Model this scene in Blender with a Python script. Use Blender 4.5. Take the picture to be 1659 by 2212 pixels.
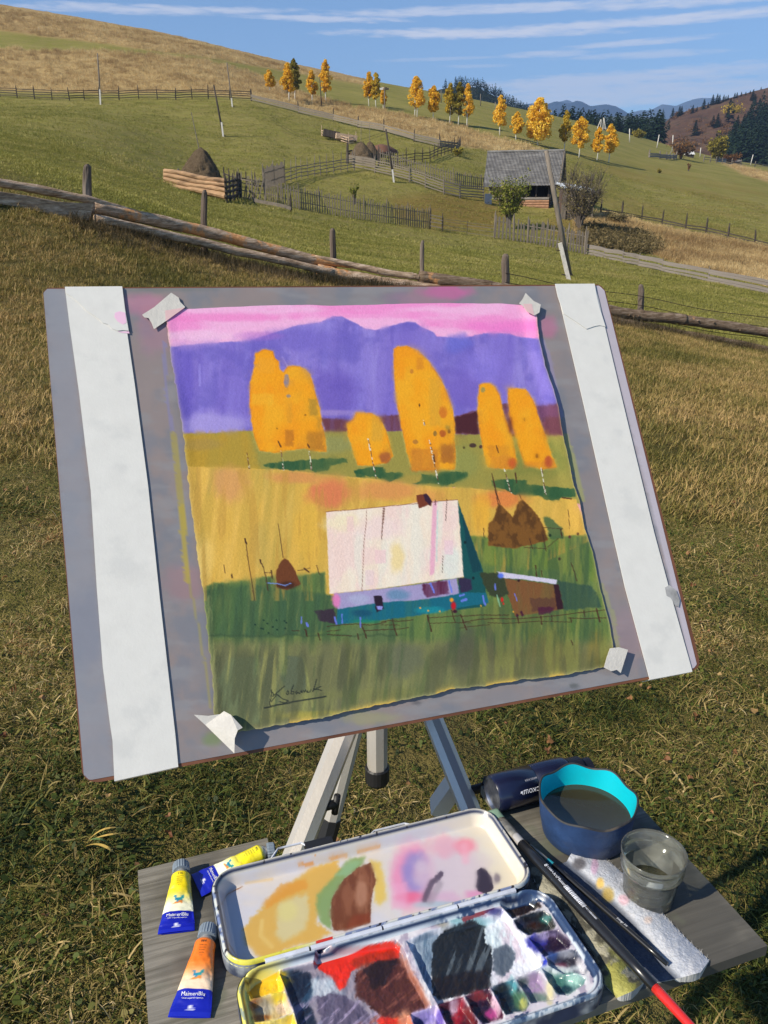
import bpy, bmesh, math, random
import numpy as np
from math import radians, sin, cos, pi, sqrt, atan2
from mathutils import Vector, Matrix, noise as mnoise

random.seed(7); rng = np.random.default_rng(7)
S = bpy.context.scene; COL = S.collection
for o in list(bpy.data.objects): bpy.data.objects.remove(o)

# ------------------------------------------------------------ camera
F, CX, CY, PITCH, CZ = 1750.0, 829.5, 1106.0, radians(20.5), 1.45
cp, sp = cos(PITCH), sin(PITCH)
cam = bpy.data.cameras.new('camera'); camo = bpy.data.objects.new('camera', cam); COL.objects.link(camo)
camo.location = (0, 0, CZ); camo.rotation_euler = (radians(90)-PITCH, 0, 0)
cam.sensor_fit = 'VERTICAL'; cam.sensor_height = 36; cam.lens = F/2212*36
cam.clip_start = .05; cam.clip_end = 40000
S.camera = camo
# ------------------------------------------------------------ sun, sky, exposure
SUN_EL = radians(37); SUN_H = np.array([-.86, -.51]); SUN_H = SUN_H/np.linalg.norm(SUN_H)
SUN = np.array([SUN_H[0]*cos(SUN_EL), SUN_H[1]*cos(SUN_EL), sin(SUN_EL)])
sl = bpy.data.lights.new('sun', 'SUN'); sl.energy = 5.0; sl.angle = radians(.53); sl.color = (1, .92, .77)
so = bpy.data.objects.new('sun', sl); COL.objects.link(so)
so.rotation_euler = Vector(tuple(SUN)).to_track_quat('Z', 'Y').to_euler()
W = bpy.data.worlds.new('World'); S.world = W; W.use_nodes = True
S.view_settings.view_transform = 'Standard'; S.view_settings.look = 'None'
S.view_settings.gamma = 1; S.view_settings.use_curve_mapping = False
S.view_settings.exposure = 0.22

class NT:
    """small wrapper to write node trees as expressions"""
    def __init__(s, nt): s.nt = nt; nt.nodes.clear()
    def n(s, t, ins=(), **kw):
        nd = s.nt.nodes.new(t)
        for k, v in kw.items(): setattr(nd, k, v)
        it = ins.items() if isinstance(ins, dict) else enumerate(ins)
        for k, v in it:
            if v is None: continue
            if isinstance(v, bpy.types.NodeSocket): s.nt.links.new(v, nd.inputs[k])
            else: nd.inputs[k].default_value = v
        return nd
    def m(s, op, a, b=None, c=None, clamp=False):
        return s.n('ShaderNodeMath', [a, b, c], operation=op, use_clamp=clamp).outputs[0]
    def mix(s, f, a, b, mode='MIX'):
        nd = s.n('ShaderNodeMix', data_type='RGBA', blend_type=mode)
        for i, v in ((0, f), (6, a), (7, b)):
            if isinstance(v, bpy.types.NodeSocket): s.nt.links.new(v, nd.inputs[i])
            else: nd.inputs[i].default_value = v if i == 0 else (tuple(v)+(1,))[:4]
        return nd.outputs[2]
    def noise(s, vec, scale, detail=3, rough=.55, dist=0):
        return s.n('ShaderNodeTexNoise', {'Vector': vec, 'Scale': scale, 'Detail': detail, 'Roughness': rough, 'Distortion': dist}).outputs[0]
    def ramp(s, f, stops, interp='LINEAR'):
        nd = s.n('ShaderNodeValToRGB', [f]); cr = nd.color_ramp; cr.interpolation = interp
        while len(cr.elements) < len(stops): cr.elements.new(.5)
        for e, (p, c) in zip(cr.elements, stops): e.position = p; e.color = tuple(c)+(1,) if len(c) == 3 else c
        return nd.outputs[0]
    def mapv(s, vec, scale=(1, 1, 1), rot=(0, 0, 0)):
        return s.n('ShaderNodeMapping', {'Vector': vec, 'Scale': scale, 'Rotation': rot}).outputs[0]
    def sstep(s, x, a, b):
        return s.n('ShaderNodeMapRange', {0: x, 1: a, 2: b, 3: 0.0, 4: 1.0}, interpolation_type='SMOOTHSTEP').outputs[0]

w = NT(W.node_tree)
sky = w.n('ShaderNodeTexSky', sky_type='NISHITA', sun_disc=False)
sky.sun_elevation = SUN_EL; sky.sun_rotation = atan2(SUN[0], SUN[1]); sky.altitude = 900
sky.air_density = 1.0; sky.dust_density = .25; sky.ozone_density = 2.5
skyc = w.mix(1.0, sky.outputs[0], (.83, 1.0, 1.15), 'MULTIPLY')
tc = w.n('ShaderNodeTexCoord').outputs['Generated']
sx = w.n('ShaderNodeSeparateXYZ', [tc])
az = w.m('ARCTAN2', sx.outputs[0], sx.outputs[1]); el = w.m('ARCSINE', sx.outputs[2])
ae = w.n('ShaderNodeCombineXYZ', [w.m('MULTIPLY', az, 5.0), w.m('MULTIPLY', el, 38.0), 0.0]).outputs[0]
n1 = w.noise(ae, 1.6, 6, .62, .5); n2 = w.noise(ae, 7.0, 5, .6, .3)
wob = w.m('ADD', w.m('MULTIPLY', w.m('SUBTRACT', n1, .5), 2.6), w.m('MULTIPLY', w.m('SUBTRACT', n2, .5), 3.0))
def azel(u, v):
    x, y = (u-CX)/F, (v-CY)/F; d = np.array([x, cp-y*sp, -sp-y*cp]); d /= np.linalg.norm(d)
    return atan2(d[0], d[1]), math.asin(d[2])
cloud = None
# long thin streak clouds: centre, half width, half height (all angles on the sky), slope, strength
for (u, v, hw, hh, sl_, k) in [(290, 20, 250, 8, -.03, .85), (690, 41, 150, 5, .01, .8), (1010, 72, 240, 8, .01, 1.0), (1090, 20, 330, 8, -.012, .8),
        (1450, 42, 330, 8, -.014, .9), (1480, 4, 190, 8, 0, .8), (1390, 91, 130, 5, -.03, .7), (1180, 117, 80, 6, 0, .65), (1400, 118, 150, 6, .0, .55),
        (1380, 168, 350, 13, -.03, .75), (1560, 150, 260, 9, -.02, .6), (1430, 196, 380, 16, .0, .75), (930, 128, 120, 3, -.02, .35), (1030, 143, 60, 3, 0, .35), (1320, 215, 460, 13, 0, .7)]:
    a0, e0 = azel(u, v); wa = hw/F; we = hh/F
    da = w.m('SUBTRACT', az, a0)
    de = w.m('SUBTRACT', el, w.m('ADD', w.m('MULTIPLY', da, -sl_), e0))
    q = w.m('ADD', w.m('POWER', w.m('ABSOLUTE', w.m('DIVIDE', da, wa)), 2.0), w.m('POWER', w.m('ABSOLUTE', w.m('DIVIDE', de, we)), 2.0))
    d = w.m('MULTIPLY', w.sstep(w.m('ADD', q, wob), 1.7, -.25), k)
    cloud = d if cloud is None else w.m('MAXIMUM', cloud, d)
# the same kind of thin cloud goes on over the rest of the sky
rest = w.m('MULTIPLY', w.sstep(w.noise(ae, .9, 7, .65, .4), .56, .74), w.sstep(el, radians(11.5), radians(20)))
cloud = w.m('MAXIMUM', cloud, w.m('MULTIPLY', rest, .5))
up = w.m('GREATER_THAN', el, 0.0)
fin = w.mix(w.m('MULTIPLY', w.m('MULTIPLY', cloud, up), .85), skyc, (7.4, 7.3, 7.8))
SKY_STRENGTH = .11
bg = w.n('ShaderNodeBackground', {'Color': fin, 'Strength': SKY_STRENGTH})
w.n('ShaderNodeOutputWorld', [bg.outputs[0]])

# ------------------------------------------------------------ geometry of view: pixels of the photo (1659 x 2212 grid) to places
CAM = np.array([0, 0, CZ])
def ray(u, v):
    x, y = (u-CX)/F, (v-CY)/F
    return np.array([x, cp-y*sp, -sp-y*cp])
def at(u, v, Y): d = ray(u, v); return CAM+d*(Y/d[1])
def onz(u, v, z): d = ray(u, v); return CAM+d*((z-CZ)/d[2])
def proj(X, Y, Z):
    dz = Z-CZ; fwd = Y*cp-dz*sp; dn = -Y*sp-dz*cp
    fwd = np.maximum(fwd, 1e-3)
    return CX+F*X/fwd, CY+F*dn/fwd

# ------------------------------------------------------------ numpy noise
def _h(ix, iy, s):
    n = (ix.astype(np.int64)*374761393+iy.astype(np.int64)*668265263+s*1442695041) & 0xffffffff
    n = ((n ^ (n >> 13))*1274126177) & 0xffffffff
    return ((n ^ (n >> 16)) & 0xffff)/65535.0
def vn(x, y, s=0):
    x = np.asarray(x, float); y = np.asarray(y, float)
    ix, iy = np.floor(x), np.floor(y); fx, fy = x-ix, y-iy
    fx = fx*fx*(3-2*fx); fy = fy*fy*(3-2*fy)
    a, b, c, d = _h(ix, iy, s), _h(ix+1, iy, s), _h(ix, iy+1, s), _h(ix+1, iy+1, s)
    return (a*(1-fx)+b*fx)*(1-fy)+(c*(1-fx)+d*fx)*fy
def fbm(x, y, s=0, o=4):
    r = 0; amp = .5; t = 0
    for i in range(o): r = r+amp*vn(np.asarray(x)*2**i+17.3*i, np.asarray(y)*2**i-9.1*i, s+i*31); t += amp; amp *= .55
    return r/t
def sst(x, a, b): t = np.clip((x-a)/(b-a), 0, 1); return t*t*(3-2*t)
def polysd(px, py, pts):
    """signed distance, positive inside"""
    d = np.full(np.shape(px), 1e18); ins = np.zeros(np.shape(px), bool); n = len(pts)
    for i in range(n):
        x0, y0 = pts[i]; x1, y1 = pts[(i+1) % n]
        ex, ey = x1-x0, y1-y0; wx, wy = px-x0, py-y0
        t = np.clip((wx*ex+wy*ey)/(ex*ex+ey*ey+1e-9), 0, 1)
        d = np.minimum(d, (wx-ex*t)**2+(wy-ey*t)**2)
        c = ((y0 <= py) & (y1 > py)) | ((y1 <= py) & (y0 > py))
        with np.errstate(divide='ignore', invalid='ignore'):
            xi = x0+(py-y0)/(y1-y0 if y1 != y0 else 1e-9)*ex
        ins ^= c & (px < xi)
    d = np.sqrt(d); return np.where(ins, d, -d)
def linesd(px, py, pts):
    d = np.full(np.shape(px), 1e18)
    for (x0, y0), (x1, y1) in zip(pts[:-1], pts[1:]):
        ex, ey = x1-x0, y1-y0; wx, wy = px-x0, py-y0
        t = np.clip((wx*ex+wy*ey)/(ex*ex+ey*ey+1e-9), 0, 1)
        d = np.minimum(d, (wx-ex*t)**2+(wy-ey*t)**2)
    return np.sqrt(d)
def lin(c):
    c = np.asarray(c, float)/255.0
    return np.where(c <= .04045, c/12.92, ((c+.055)/1.055)**2.4)
def L3(r, g, b): return tuple(float(x) for x in lin((r, g, b)))

# ------------------------------------------------------------ object helpers
ORG = {}
def tag(o, label=None, cat=None, group=None, kind=None):
    if label: o['label'] = label
    if cat: o['category'] = cat
    if group: o['group'] = group
    if kind: o['kind'] = kind
    return o
def thing(name, loc, label, cat, group=None):
    o = bpy.data.objects.new(name, None); COL.objects.link(o); o.location = tuple(loc); o.empty_display_size = .1
    ORG[o.name] = np.array(loc, float); return tag(o, label, cat, group)
def link(name, me, parent=None):
    o = bpy.data.objects.new(name, me); COL.objects.link(o)
    if parent is not None: o.parent = parent; ORG[o.name] = ORG.get(parent.name, np.zeros(3))
    return o
class MB:
    def __init__(s): s.v = []; s.f = []; s.n = 0; s.mi = []; s.cur = 0
    def add(s, verts, faces):
        verts = np.asarray(verts, float).reshape(-1, 3); s.v.append(verts)
        s.f += [tuple(int(i)+s.n for i in f) for f in faces]; s.mi += [s.cur]*len(faces); s.n += len(verts); return s
    def box(s, c, size, R=None):
        x, y, z = np.asarray(size)/2
        v = np.array([(-x, -y, -z), (x, -y, -z), (x, y, -z), (-x, y, -z), (-x, -y, z), (x, -y, z), (x, y, z), (-x, y, z)])
        if R is not None: v = v@np.asarray(R).T
        return s.add(v+np.asarray(c), [(0, 3, 2, 1), (4, 5, 6, 7), (0, 1, 5, 4), (1, 2, 6, 5), (2, 3, 7, 6), (3, 0, 4, 7)])
    def tube(s, pts, rad, n=8, cap=True, jit=0, phase=0):
        pts = np.asarray(pts, float); m = len(pts); rad = np.broadcast_to(rad, m)
        t = np.gradient(pts, axis=0); t /= np.linalg.norm(t, axis=1)[:, None]+1e-12
        ref = np.array([0, 0, 1.]) if abs(t[:, 2]).mean() < .9 else np.array([1., 0, 0])
        V = []
        for i in range(m):
            a = np.cross(t[i], ref); a /= np.linalg.norm(a); b = np.cross(t[i], a)
            for k in range(n):
                th = 2*pi*k/n+phase; r = rad[i]*(1+jit*(random.random()-.5))
                V.append(pts[i]+r*(cos(th)*a+sin(th)*b))
        fs = [(i*n+k, i*n+(k+1) % n, (i+1)*n+(k+1) % n, (i+1)*n+k) for i in range(m-1) for k in range(n)]
        if cap: fs += [tuple(range(n))[::-1], tuple(range((m-1)*n, m*n))]
        return s.add(V, fs)
    def lathe(s, prof, c=(0, 0, 0), n=32, ax=None, fn=None):
        """prof list of (r,z); fn(theta,r,z)->(r,z)"""
        V = []
        for r, z in prof:
            for k in range(n):
                th = 2*pi*k/n; rr, zz = fn(th, r, z) if fn else (r, z)
                V.append((rr*cos(th), rr*sin(th), zz))
        V = np.array(V)
        if ax is not None:
            Rm = np.array(Vector((0, 0, 1)).rotation_difference(Vector(tuple(ax))).to_matrix()); V = V@Rm.T
        m = len(prof)
        return s.add(V+np.asarray(c), [(i*n+k, i*n+(k+1) % n, (i+1)*n+(k+1) % n, (i+1)*n+k) for i in range(m-1) for k in range(n)])
    def prism(s, poly, off, nrm):
        """poly: 3D points, extruded from off[0] to off[1] along nrm"""
        poly = np.asarray(poly, float); k = len(poly); nrm = np.asarray(nrm)
        V = np.vstack([poly+nrm*off[0], poly+nrm*off[1]])
        return s.add(V, [tuple(range(k))[::-1], tuple(range(k, 2*k))]+[(i, (i+1) % k, k+(i+1) % k, k+i) for i in range(k)])
    def arr(s): return np.vstack(s.v) if s.v else np.zeros((0, 3))
    def build(s, name, mats, parent=None, smooth=False, shift=True):
        me = bpy.data.meshes.new(name); V = s.arr()
        if parent is not None and shift: V = V-ORG.get(parent.name, np.zeros(3))
        me.from_pydata(V.tolist(), [], s.f)
        for m in (mats if isinstance(mats, (list, tuple)) else [mats]): me.materials.append(m)
        if any(s.mi): me.polygons.foreach_set('material_index', s.mi)
        if smooth: me.polygons.foreach_set('use_smooth', [True]*len(s.f))
        me.update(); return link(name, me, parent)
def gridmesh(name, V, nx, ny, mat, parent=None, col=None, smooth=True, cname='paint'):
    """V shaped (ny,nx,3)"""
    me = bpy.data.meshes.new(name); P = np.ascontiguousarray(V.reshape(-1, 3), float)
    if parent is not None: P = P-ORG.get(parent.name, np.zeros(3))
    idx = np.arange(nx*ny).reshape(ny, nx)
    q = np.stack([idx[:-1, :-1], idx[1:, :-1], idx[1:, 1:], idx[:-1, 1:]], -1).reshape(-1, 4)
    me.vertices.add(len(P)); me.vertices.foreach_set('co', P.ravel().astype(np.float32))
    me.loops.add(q.size); me.loops.foreach_set('vertex_index', q.ravel().astype(np.int32))
    me.polygons.add(len(q)); me.polygons.foreach_set('loop_start', (np.arange(len(q))*4).astype(np.int32))
    try: me.polygons.foreach_set('loop_total', np.full(len(q), 4, np.int32))
    except Exception: pass
    me.update(calc_edges=True); me.validate()
    me.polygons.foreach_set('use_smooth', np.full(len(me.polygons), smooth))
    if col is not None:
        at_ = me.color_attributes.new(cname, 'FLOAT_COLOR', 'POINT')
        c = np.ones((nx*ny, 4), np.float32); c[:, :3] = col.reshape(-1, 3); at_.data.foreach_set('color', c.ravel())
    me.materials.append(mat); me.update(); return link(name, me, parent)

# ------------------------------------------------------------ materials
MATS = {}
def mat(name, col, rough=.7, spec=.3, metal=0, var=.15, vscale=6, bump=0, bscale=40, attr=None, stretch=None, trans=0, coat=0, coord='Object', tint=None, ttint=.5):
    m = bpy.data.materials.new(name); m.use_nodes = True; t = NT(m.node_tree)
    tcn = t.n('ShaderNodeTexCoord').outputs[coord]
    vec = t.mapv(tcn, stretch) if stretch else tcn
    base = t.n('ShaderNodeAttribute', attribute_name=attr).outputs[0] if attr else None
    n = t.noise(vec, vscale, 5, .6)
    if base is None:
        lo = tuple(c*(1-var) for c in col); hi = tuple(min(1, c*(1+var)) for c in col)
        base = t.ramp(n, [(.28, lo), (.72, hi)])
    elif var:
        f = t.n('ShaderNodeMapRange', {0: n, 1: .25, 2: .75, 3: 1-var, 4: 1+var}).outputs[0]
        base = t.mix(1.0, base, t.n('ShaderNodeCombineXYZ', [f, f, f]).outputs[0], 'MULTIPLY')
    if tint is not None:
        base = t.mix(t.m('MULTIPLY', t.sstep(t.noise(vec, vscale*.37, 4, .6), .52, .68), ttint), base, tint)
    b = t.n('ShaderNodeBsdfPrincipled', {'Base Color': base, 'Roughness': rough, 'Metallic': metal, 'Specular IOR Level': spec})
    if trans: b.inputs['Transmission Weight'].default_value = trans
    if coat: b.inputs['Coat Weight'].default_value = coat; b.inputs['Coat Roughness'].default_value = .15
    if bump:
        bn = t.n('ShaderNodeBump', {'Strength': bump, 'Distance': 1/bscale*.5, 'Height': t.noise(vec, bscale, 4, .65)})
        t.nt.links.new(bn.outputs[0], b.inputs['Normal'])
    t.n('ShaderNodeOutputMaterial', [b.outputs[0]]); MATS[name] = m; return m
# ============================================================ TERRAIN
CT = []
def G(u, *vy):
    for v, Y in vy: p = at(u, v, Y); CT.append((p[0], p[1], p[2]))
for X in (-9, -5, -2, 0, 2, 5, 9):
    for Y in (-4, 0, 3, 7):
        CT.append((X, Y, -.10*X-.004*Y-.004*abs(X)*(-X)*(Y+4)/11*1.2))
G(-900, (330, 14), (200, 60), (120, 150), (-60, 250), (0, 500))
G(-400, (360, 13), (250, 60), (190, 150), (-20, 250), (40, 500))
G(0, (432, 12), (335, 40), (260, 90), (211, 145), (120, 190), (25, 250), (90, 480))
G(200, (477, 12.8), (400, 30), (335, 60), (262, 100), (216, 145), (135, 190), (55, 250), (120, 480))
G(440, (552, 14), (480, 35), (428, 70), (345, 100), (275, 125), (217, 148), (155, 190), (100, 250), (160, 480))
G(560, (580, 14.5), (500, 38), (442, 70), (350, 100), (285, 125), (222, 152), (180, 200), (131, 255))
G(720, (607, 15), (540, 35), (466, 76), (395, 97), (345, 112), (300, 130), (263, 150), (200, 215), (163, 265), (215, 480))
G(900, (628, 15.3), (540, 45), (490, 80), (420, 98), (355, 114), (305, 130), (252, 172), (196, 270), (245, 480))
G(1000, (645, 15.4), (555, 47), (505, 82), (430, 102), (340, 124), (318, 138), (274, 170), (210, 285), (260, 480))
G(1092, (660, 15.5), (570, 48), (522, 80), (440, 105), (360, 128), (325, 148), (293, 165), (229, 300), (275, 480))
G(1225, (684, 15.7), (609, 48), (548, 76), (500, 92), (443, 106), (352, 145), (330, 165), (256, 320), (300, 500))
G(1385, (706, 16), (625, 42), (575, 70), (536, 88), (482, 106), (440, 125), (370, 172), (330, 240), (297, 340), (330, 520))
G(1530, (738, 16.2), (655, 40), (600, 67), (560, 84), (507, 104), (445, 135), (380, 190), (343, 300), (372, 520))
G(1659, (762, 16.4), (690, 36), (628, 62), (590, 80), (537, 100), (465, 135), (412, 180), (368, 270), (360, 350), (395, 520))
G(2200, (880, 18), (700, 60), (560, 120), (470, 200), (430, 350), (440, 520))
CT = np.array(CT)
Y0 = 6.0
def feat(X, Y): return (X/(Y+Y0))*2.2, np.log(Y+Y0)
fx, fy = feat(CT[:, 0], CT[:, 1]); fz = (CT[:, 2]-CZ)/(CT[:, 1]+Y0)
def U(r2): return .5*r2*np.log(r2+1e-12)
nC = len(CT); K = U((fx[:, None]-fx)**2+(fy[:, None]-fy)**2)+np.eye(nC)*2e-3
Pm = np.stack([np.ones(nC), fx, fy], 1)
A_ = np.block([[K, Pm], [Pm.T, np.zeros((3, 3))]]); Wt = np.linalg.solve(A_, np.concatenate([fz, np.zeros(3)]))
NS, NL = 460, 620
sg = np.linspace(-3.4, 3.4, NS)
sg = np.sign(sg)*(np.abs(sg)/3.4)**1.25*3.4          # finer towards the middle
lg = np.linspace(math.log(2.0), math.log(540.), NL)
SG, LG = np.meshgrid(sg, lg)
Q = np.zeros(SG.shape)
for i in range(nC): Q += Wt[i]*U((SG-fx[i])**2+(LG-fy[i])**2)
Q += Wt[nC]+Wt[nC+1]*SG+Wt[nC+2]*LG
TY = np.exp(LG)-Y0; TX = SG/2.2*(TY+Y0); TZ = Q*(TY+Y0)+CZ
# rolling relief, growing with distance
TZ += (fbm(TX*.35, TY*.35, 5)-.5)*.10*sst(TY, 8, 30)+(fbm(TX*.06, TY*.06, 9)-.5)*.9*sst(TY, 30, 120)*(1-.6*sst(TY, 120, 200))
def hgt(X, Y):
    X = np.asarray(X, float); Y = np.asarray(Y, float)
    s, l = feat(X, np.maximum(Y, -3.9)); s = np.clip(s, -3.39, 3.39)
    fi = np.interp(s, sg, np.arange(NS)); fj = np.clip((l-lg[0])/(lg[1]-lg[0]), 0, NL-1.001)
    i, j = np.minimum(fi.astype(int), NS-2), fj.astype(int); a, b = fi-i, fj-j
    return (TZ[j, i]*(1-a)+TZ[j, i+1]*a)*(1-b)+(TZ[j+1, i]*(1-a)+TZ[j+1, i+1]*a)*b
YS = np.exp(np.linspace(math.log(1.0), math.log(500), 2600))
def gnd(u, v, ymin=1.0):
    d = ray(u, v); t = YS/d[1]; X = d[0]*t; Z = CZ+d[2]*t
    below = (Z < hgt(X, YS)) & (YS > ymin)
    if not below.any(): k = len(YS)-1
    else: k = int(np.argmax(below))
    Yk = YS[k]; x = d[0]*Yk/d[1]
    return np.array([x, Yk, float(hgt(x, Yk))])

PU, PV = proj(TX, TY, TZ)
wob_ = (fbm(TX*.12, TY*.12, 3)-.5)*22+(fbm(TX*.5, TY*.5, 4)-.5)*8
def zone(pts, soft=6, amp=1.0, ymin=10):
    m = sst(polysd(PU, PV+wob_*amp*.5, pts), -soft, soft); return np.where(TY > ymin, m, 0)
dry = np.zeros(TX.shape)
dry = np.maximum(dry, zone([(-900, -200), (0, 0), (200, 30), (400, 80), (600, 125), (790, 165), (790, 185), (600, 150), (400, 118), (200, 92), (0, 66), (-900, 0)], 4, .5, 100))
dry = np.maximum(dry, zone([(-900, 90), (0, 106), (200, 110), (330, 118), (430, 128), (560, 160), (640, 200), (760, 232), (829, 240), (980, 272), (1085, 300), (1150, 316), (1165, 322), (1130, 328), (1080, 328), (995, 318), (900, 293), (829, 280), (700, 250), (542, 211), (400, 200), (200, 202), (0, 196), (-900, 150)], 5, .5, 100)*.95)
dry = np.maximum(dry, zone([(1245, 470), (1300, 462), (1400, 487), (1480, 505), (1570, 520), (1700, 550), (2100, 640), (2100, 750), (1659, 620), (1500, 580), (1380, 545), (1270, 530), (1235, 505)], 5, .8, 50))
dry = np.maximum(dry, zone([(1545, 345), (1600, 375), (1680, 400), (1900, 440), (1900, 400), (1640, 372), (1590, 352)], 3, .5, 120))
orange = zone([(840, 430), (950, 415), (1080, 440), (1100, 470), (1060, 500), (960, 500), (860, 480)], 14, 1)*.6
orange = np.maximum(orange, zone([(1190, 360), (1330, 352), (1659, 400), (1659, 540), (1500, 505), (1330, 470), (1230, 440)], 20, 2, 60)*.30*sst(fbm(TX*.05, TY*.10, 61), .35, .6))
orange = np.maximum(orange, zone([(1175, 480), (1245, 465), (1290, 480), (1240, 520), (1180, 505)], 8, 1)*.5)
# paler worn grass close to the camera, browner towards the left
near = (1-sst(TY, 13, 17))*(.25+.75*fbm(TX*.6, TY*.6, 21))
zc = np.zeros(TX.shape+(3,)); zc[..., 0] = dry; zc[..., 1] = orange; zc[..., 2] = near
def zlook(X, Y, ch):
    s, l = feat(X, np.maximum(Y, -3.9)); fi = np.clip(np.interp(s, sg, np.arange(NS)), 0, NS-1).astype(int); fj = np.clip((l-lg[0])/(lg[1]-lg[0]), 0, NL-1).astype(int)
    return zc[fj, fi, ch]
TV = np.stack([TX, TY, TZ], -1)
TV[..., 2] += (fbm(TX*4, TY*4, 41)-.5)*.035*(1-sst(TY, 10, 40))+(fbm(TX*1.3, TY*1.3, 43)-.5)*.10*sst(TY, 14, 40)+(fbm(TX*.9, TY*.9, 44)-.4)*.9*dry

m = bpy.data.materials.new('meadow_soil_and_turf'); m.use_nodes = True; t = NT(m.node_tree)
P_ = t.n('ShaderNodeNewGeometry').outputs['Position']
zn = t.n('ShaderNodeSeparateColor', [t.n('ShaderNodeAttribute', attribute_name='zone').outputs[0]])
nA = t.noise(P_, .11, 5, .6); nB = t.noise(P_, .7, 5, .65); nC_ = t.noise(P_, 5.0, 4, .7); nD = t.noise(P_, 2.0, 8, .75)
g = t.ramp(nA, [(.3, (.175, .168, .034)), (.5, (.24, .22, .050)), (.72, (.315, .265, .078))])
g = t.mix(t.sstep(nB, .42, .70), g, (.26, .21, .072)); nb2 = t.noise(t.mapv(P_, (.05, .35, .35), (0, 0, -.35)), 1.0, 4, .6); g = t.mix(t.m('MULTIPLY', t.sstep(nb2, .45, .65), .5), g, (.30, .25, .085)); g = t.mix(t.m('MULTIPLY', t.sstep(nC_, .45, .7), .45), g, (.12, .115, .028))
dr = t.ramp(nD, [(.3, (.27, .17, .068)), (.5, (.42, .285, .122)), (.7, (.56, .41, .19))])
dr = t.mix(t.m('MULTIPLY', t.sstep(nA, .45, .62), .5), dr, (.27, .165, .068))
c = t.mix(zn.outputs[0], g, dr); c = t.mix(zn.outputs[1], c, (.22, .13, .035))
c = t.mix(zn.outputs[2], c, t.ramp(nD, [(.3, (.055, .045, .018)), (.6, (.16, .12, .045)), (.8, (.26, .19, .08))]))
bn = t.n('ShaderNodeBump', {'Strength': .9, 'Distance': .35, 'Height': t.m('ADD', t.noise(P_, 1.5, 8, .75), t.m('MULTIPLY', nA, .6))})
bs = t.n('ShaderNodeBsdfPrincipled', {'Base Color': c, 'Roughness': .95, 'Specular IOR Level': .05, 'Normal': bn.outputs[0]})
t.n('ShaderNodeOutputMaterial', [bs.outputs[0]])
o = gridmesh('ground', TV, NS, NL, m, None, zc, True, 'zone'); tag(o, kind='structure')

# ---------------- air
hz = MB(); hz.box((0, 3990, 480), (9400, 8200, 1160)); ho = None
hm = bpy.data.materials.new('air'); hm.use_nodes = True; t = NT(hm.node_tree)
HAZE = 1.25e-4
pv = t.n('ShaderNodeVolumePrincipled', {'Color': (.42, .62, 1, 1), 'Density': HAZE, 'Anisotropy': .0})
ou = t.n('ShaderNodeOutputMaterial'); t.nt.links.new(pv.outputs[0], ou.inputs['Volume'])
ho = hz.build('haze', hm); tag(ho, kind='stuff')

# ---------------- far hills (each a solid slope rising to its own ridge line)
def far_hill(name, ridge, Yr, Yf, vfoot, mt, nz=60, rough=8, back=600, wiggle=0, zones=None):
    ux = np.array([r[0] for r in ridge]); vx = np.array([r[1] for r in ridge]); nx = 220
    us = np.linspace(ux[0], ux[-1], nx); vs = np.interp(us, ux, vx)
    V = np.zeros((nz, nx, 3))
    for j in range(nz):
        k = j/(nz-1)
        if k < .8:
            q = k/.8; Y = Yf+(Yr-Yf)*q
            vv = vfoot+(vs-vfoot)*(q**.85)
        for i in range(nx):
            if k < .8: p = at(us[i], vv[i], Y)
            else:
                p = at(us[i], vs[i], Yr); qq = (k-.8)/.2; p = p*1.0; p[1] += back*qq; p[2] -= back*.5*qq
            V[j, i] = p
    X, Yy = V[..., 0], V[..., 1]; sc = Yr/40.
    r = (fbm(X/sc/2, Yy/sc/2, 77, 5)-.5)*rough*2; kk = np.linspace(0, 1, nz)[:, None]
    V[..., 2] += r*np.clip(kk/.3, 0, 1)*np.where(kk < .8, 1-.85*np.clip((kk-.5)/.3, 0, 1), .2)
    V[0, :, 2] -= Yf*.05
    o = gridmesh(name, V, nx, nz, mt); tag(o, kind='structure'); return V
mblue = mat('far_forest_slope', (.020, .040, .072), .95, .05, var=.35, vscale=.004, bump=.8, bscale=.01)  # some blue of the distant air is mixed into this slope colour
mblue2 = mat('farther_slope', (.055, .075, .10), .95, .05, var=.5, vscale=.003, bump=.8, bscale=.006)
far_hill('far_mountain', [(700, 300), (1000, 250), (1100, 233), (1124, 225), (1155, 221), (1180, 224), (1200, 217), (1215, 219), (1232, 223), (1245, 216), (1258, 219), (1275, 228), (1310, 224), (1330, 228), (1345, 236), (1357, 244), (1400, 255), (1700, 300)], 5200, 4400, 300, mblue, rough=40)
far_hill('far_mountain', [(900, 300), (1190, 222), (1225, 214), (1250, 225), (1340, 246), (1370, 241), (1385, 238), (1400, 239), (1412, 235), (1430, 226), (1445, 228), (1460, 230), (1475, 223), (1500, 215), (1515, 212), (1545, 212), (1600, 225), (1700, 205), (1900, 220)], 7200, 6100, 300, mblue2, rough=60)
far_hill('far_hill', [(1000, 290), (1150, 268), (1230, 262), (1300, 252), (1350, 250), (1420, 254), (1460, 262), (1600, 300)], 2600, 2000, 300, mat('mid_slope', (.05, .055, .03), .95, .05, var=.5, vscale=.01), rough=20)
mbrown = bpy.data.materials.new('russet_slope'); mbrown.use_nodes = True; t = NT(mbrown.node_tree)
P_ = t.n('ShaderNodeNewGeometry').outputs['Position']
c = t.ramp(t.noise(P_, .02, 7, .7), [(.3, (.075, .042, .028)), (.5, (.135, .075, .045)), (.7, (.19, .125, .065))])
c = t.mix(t.sstep(t.noise(P_, .09, 4, .6), .55, .7), c, (.055, .05, .022))
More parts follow.
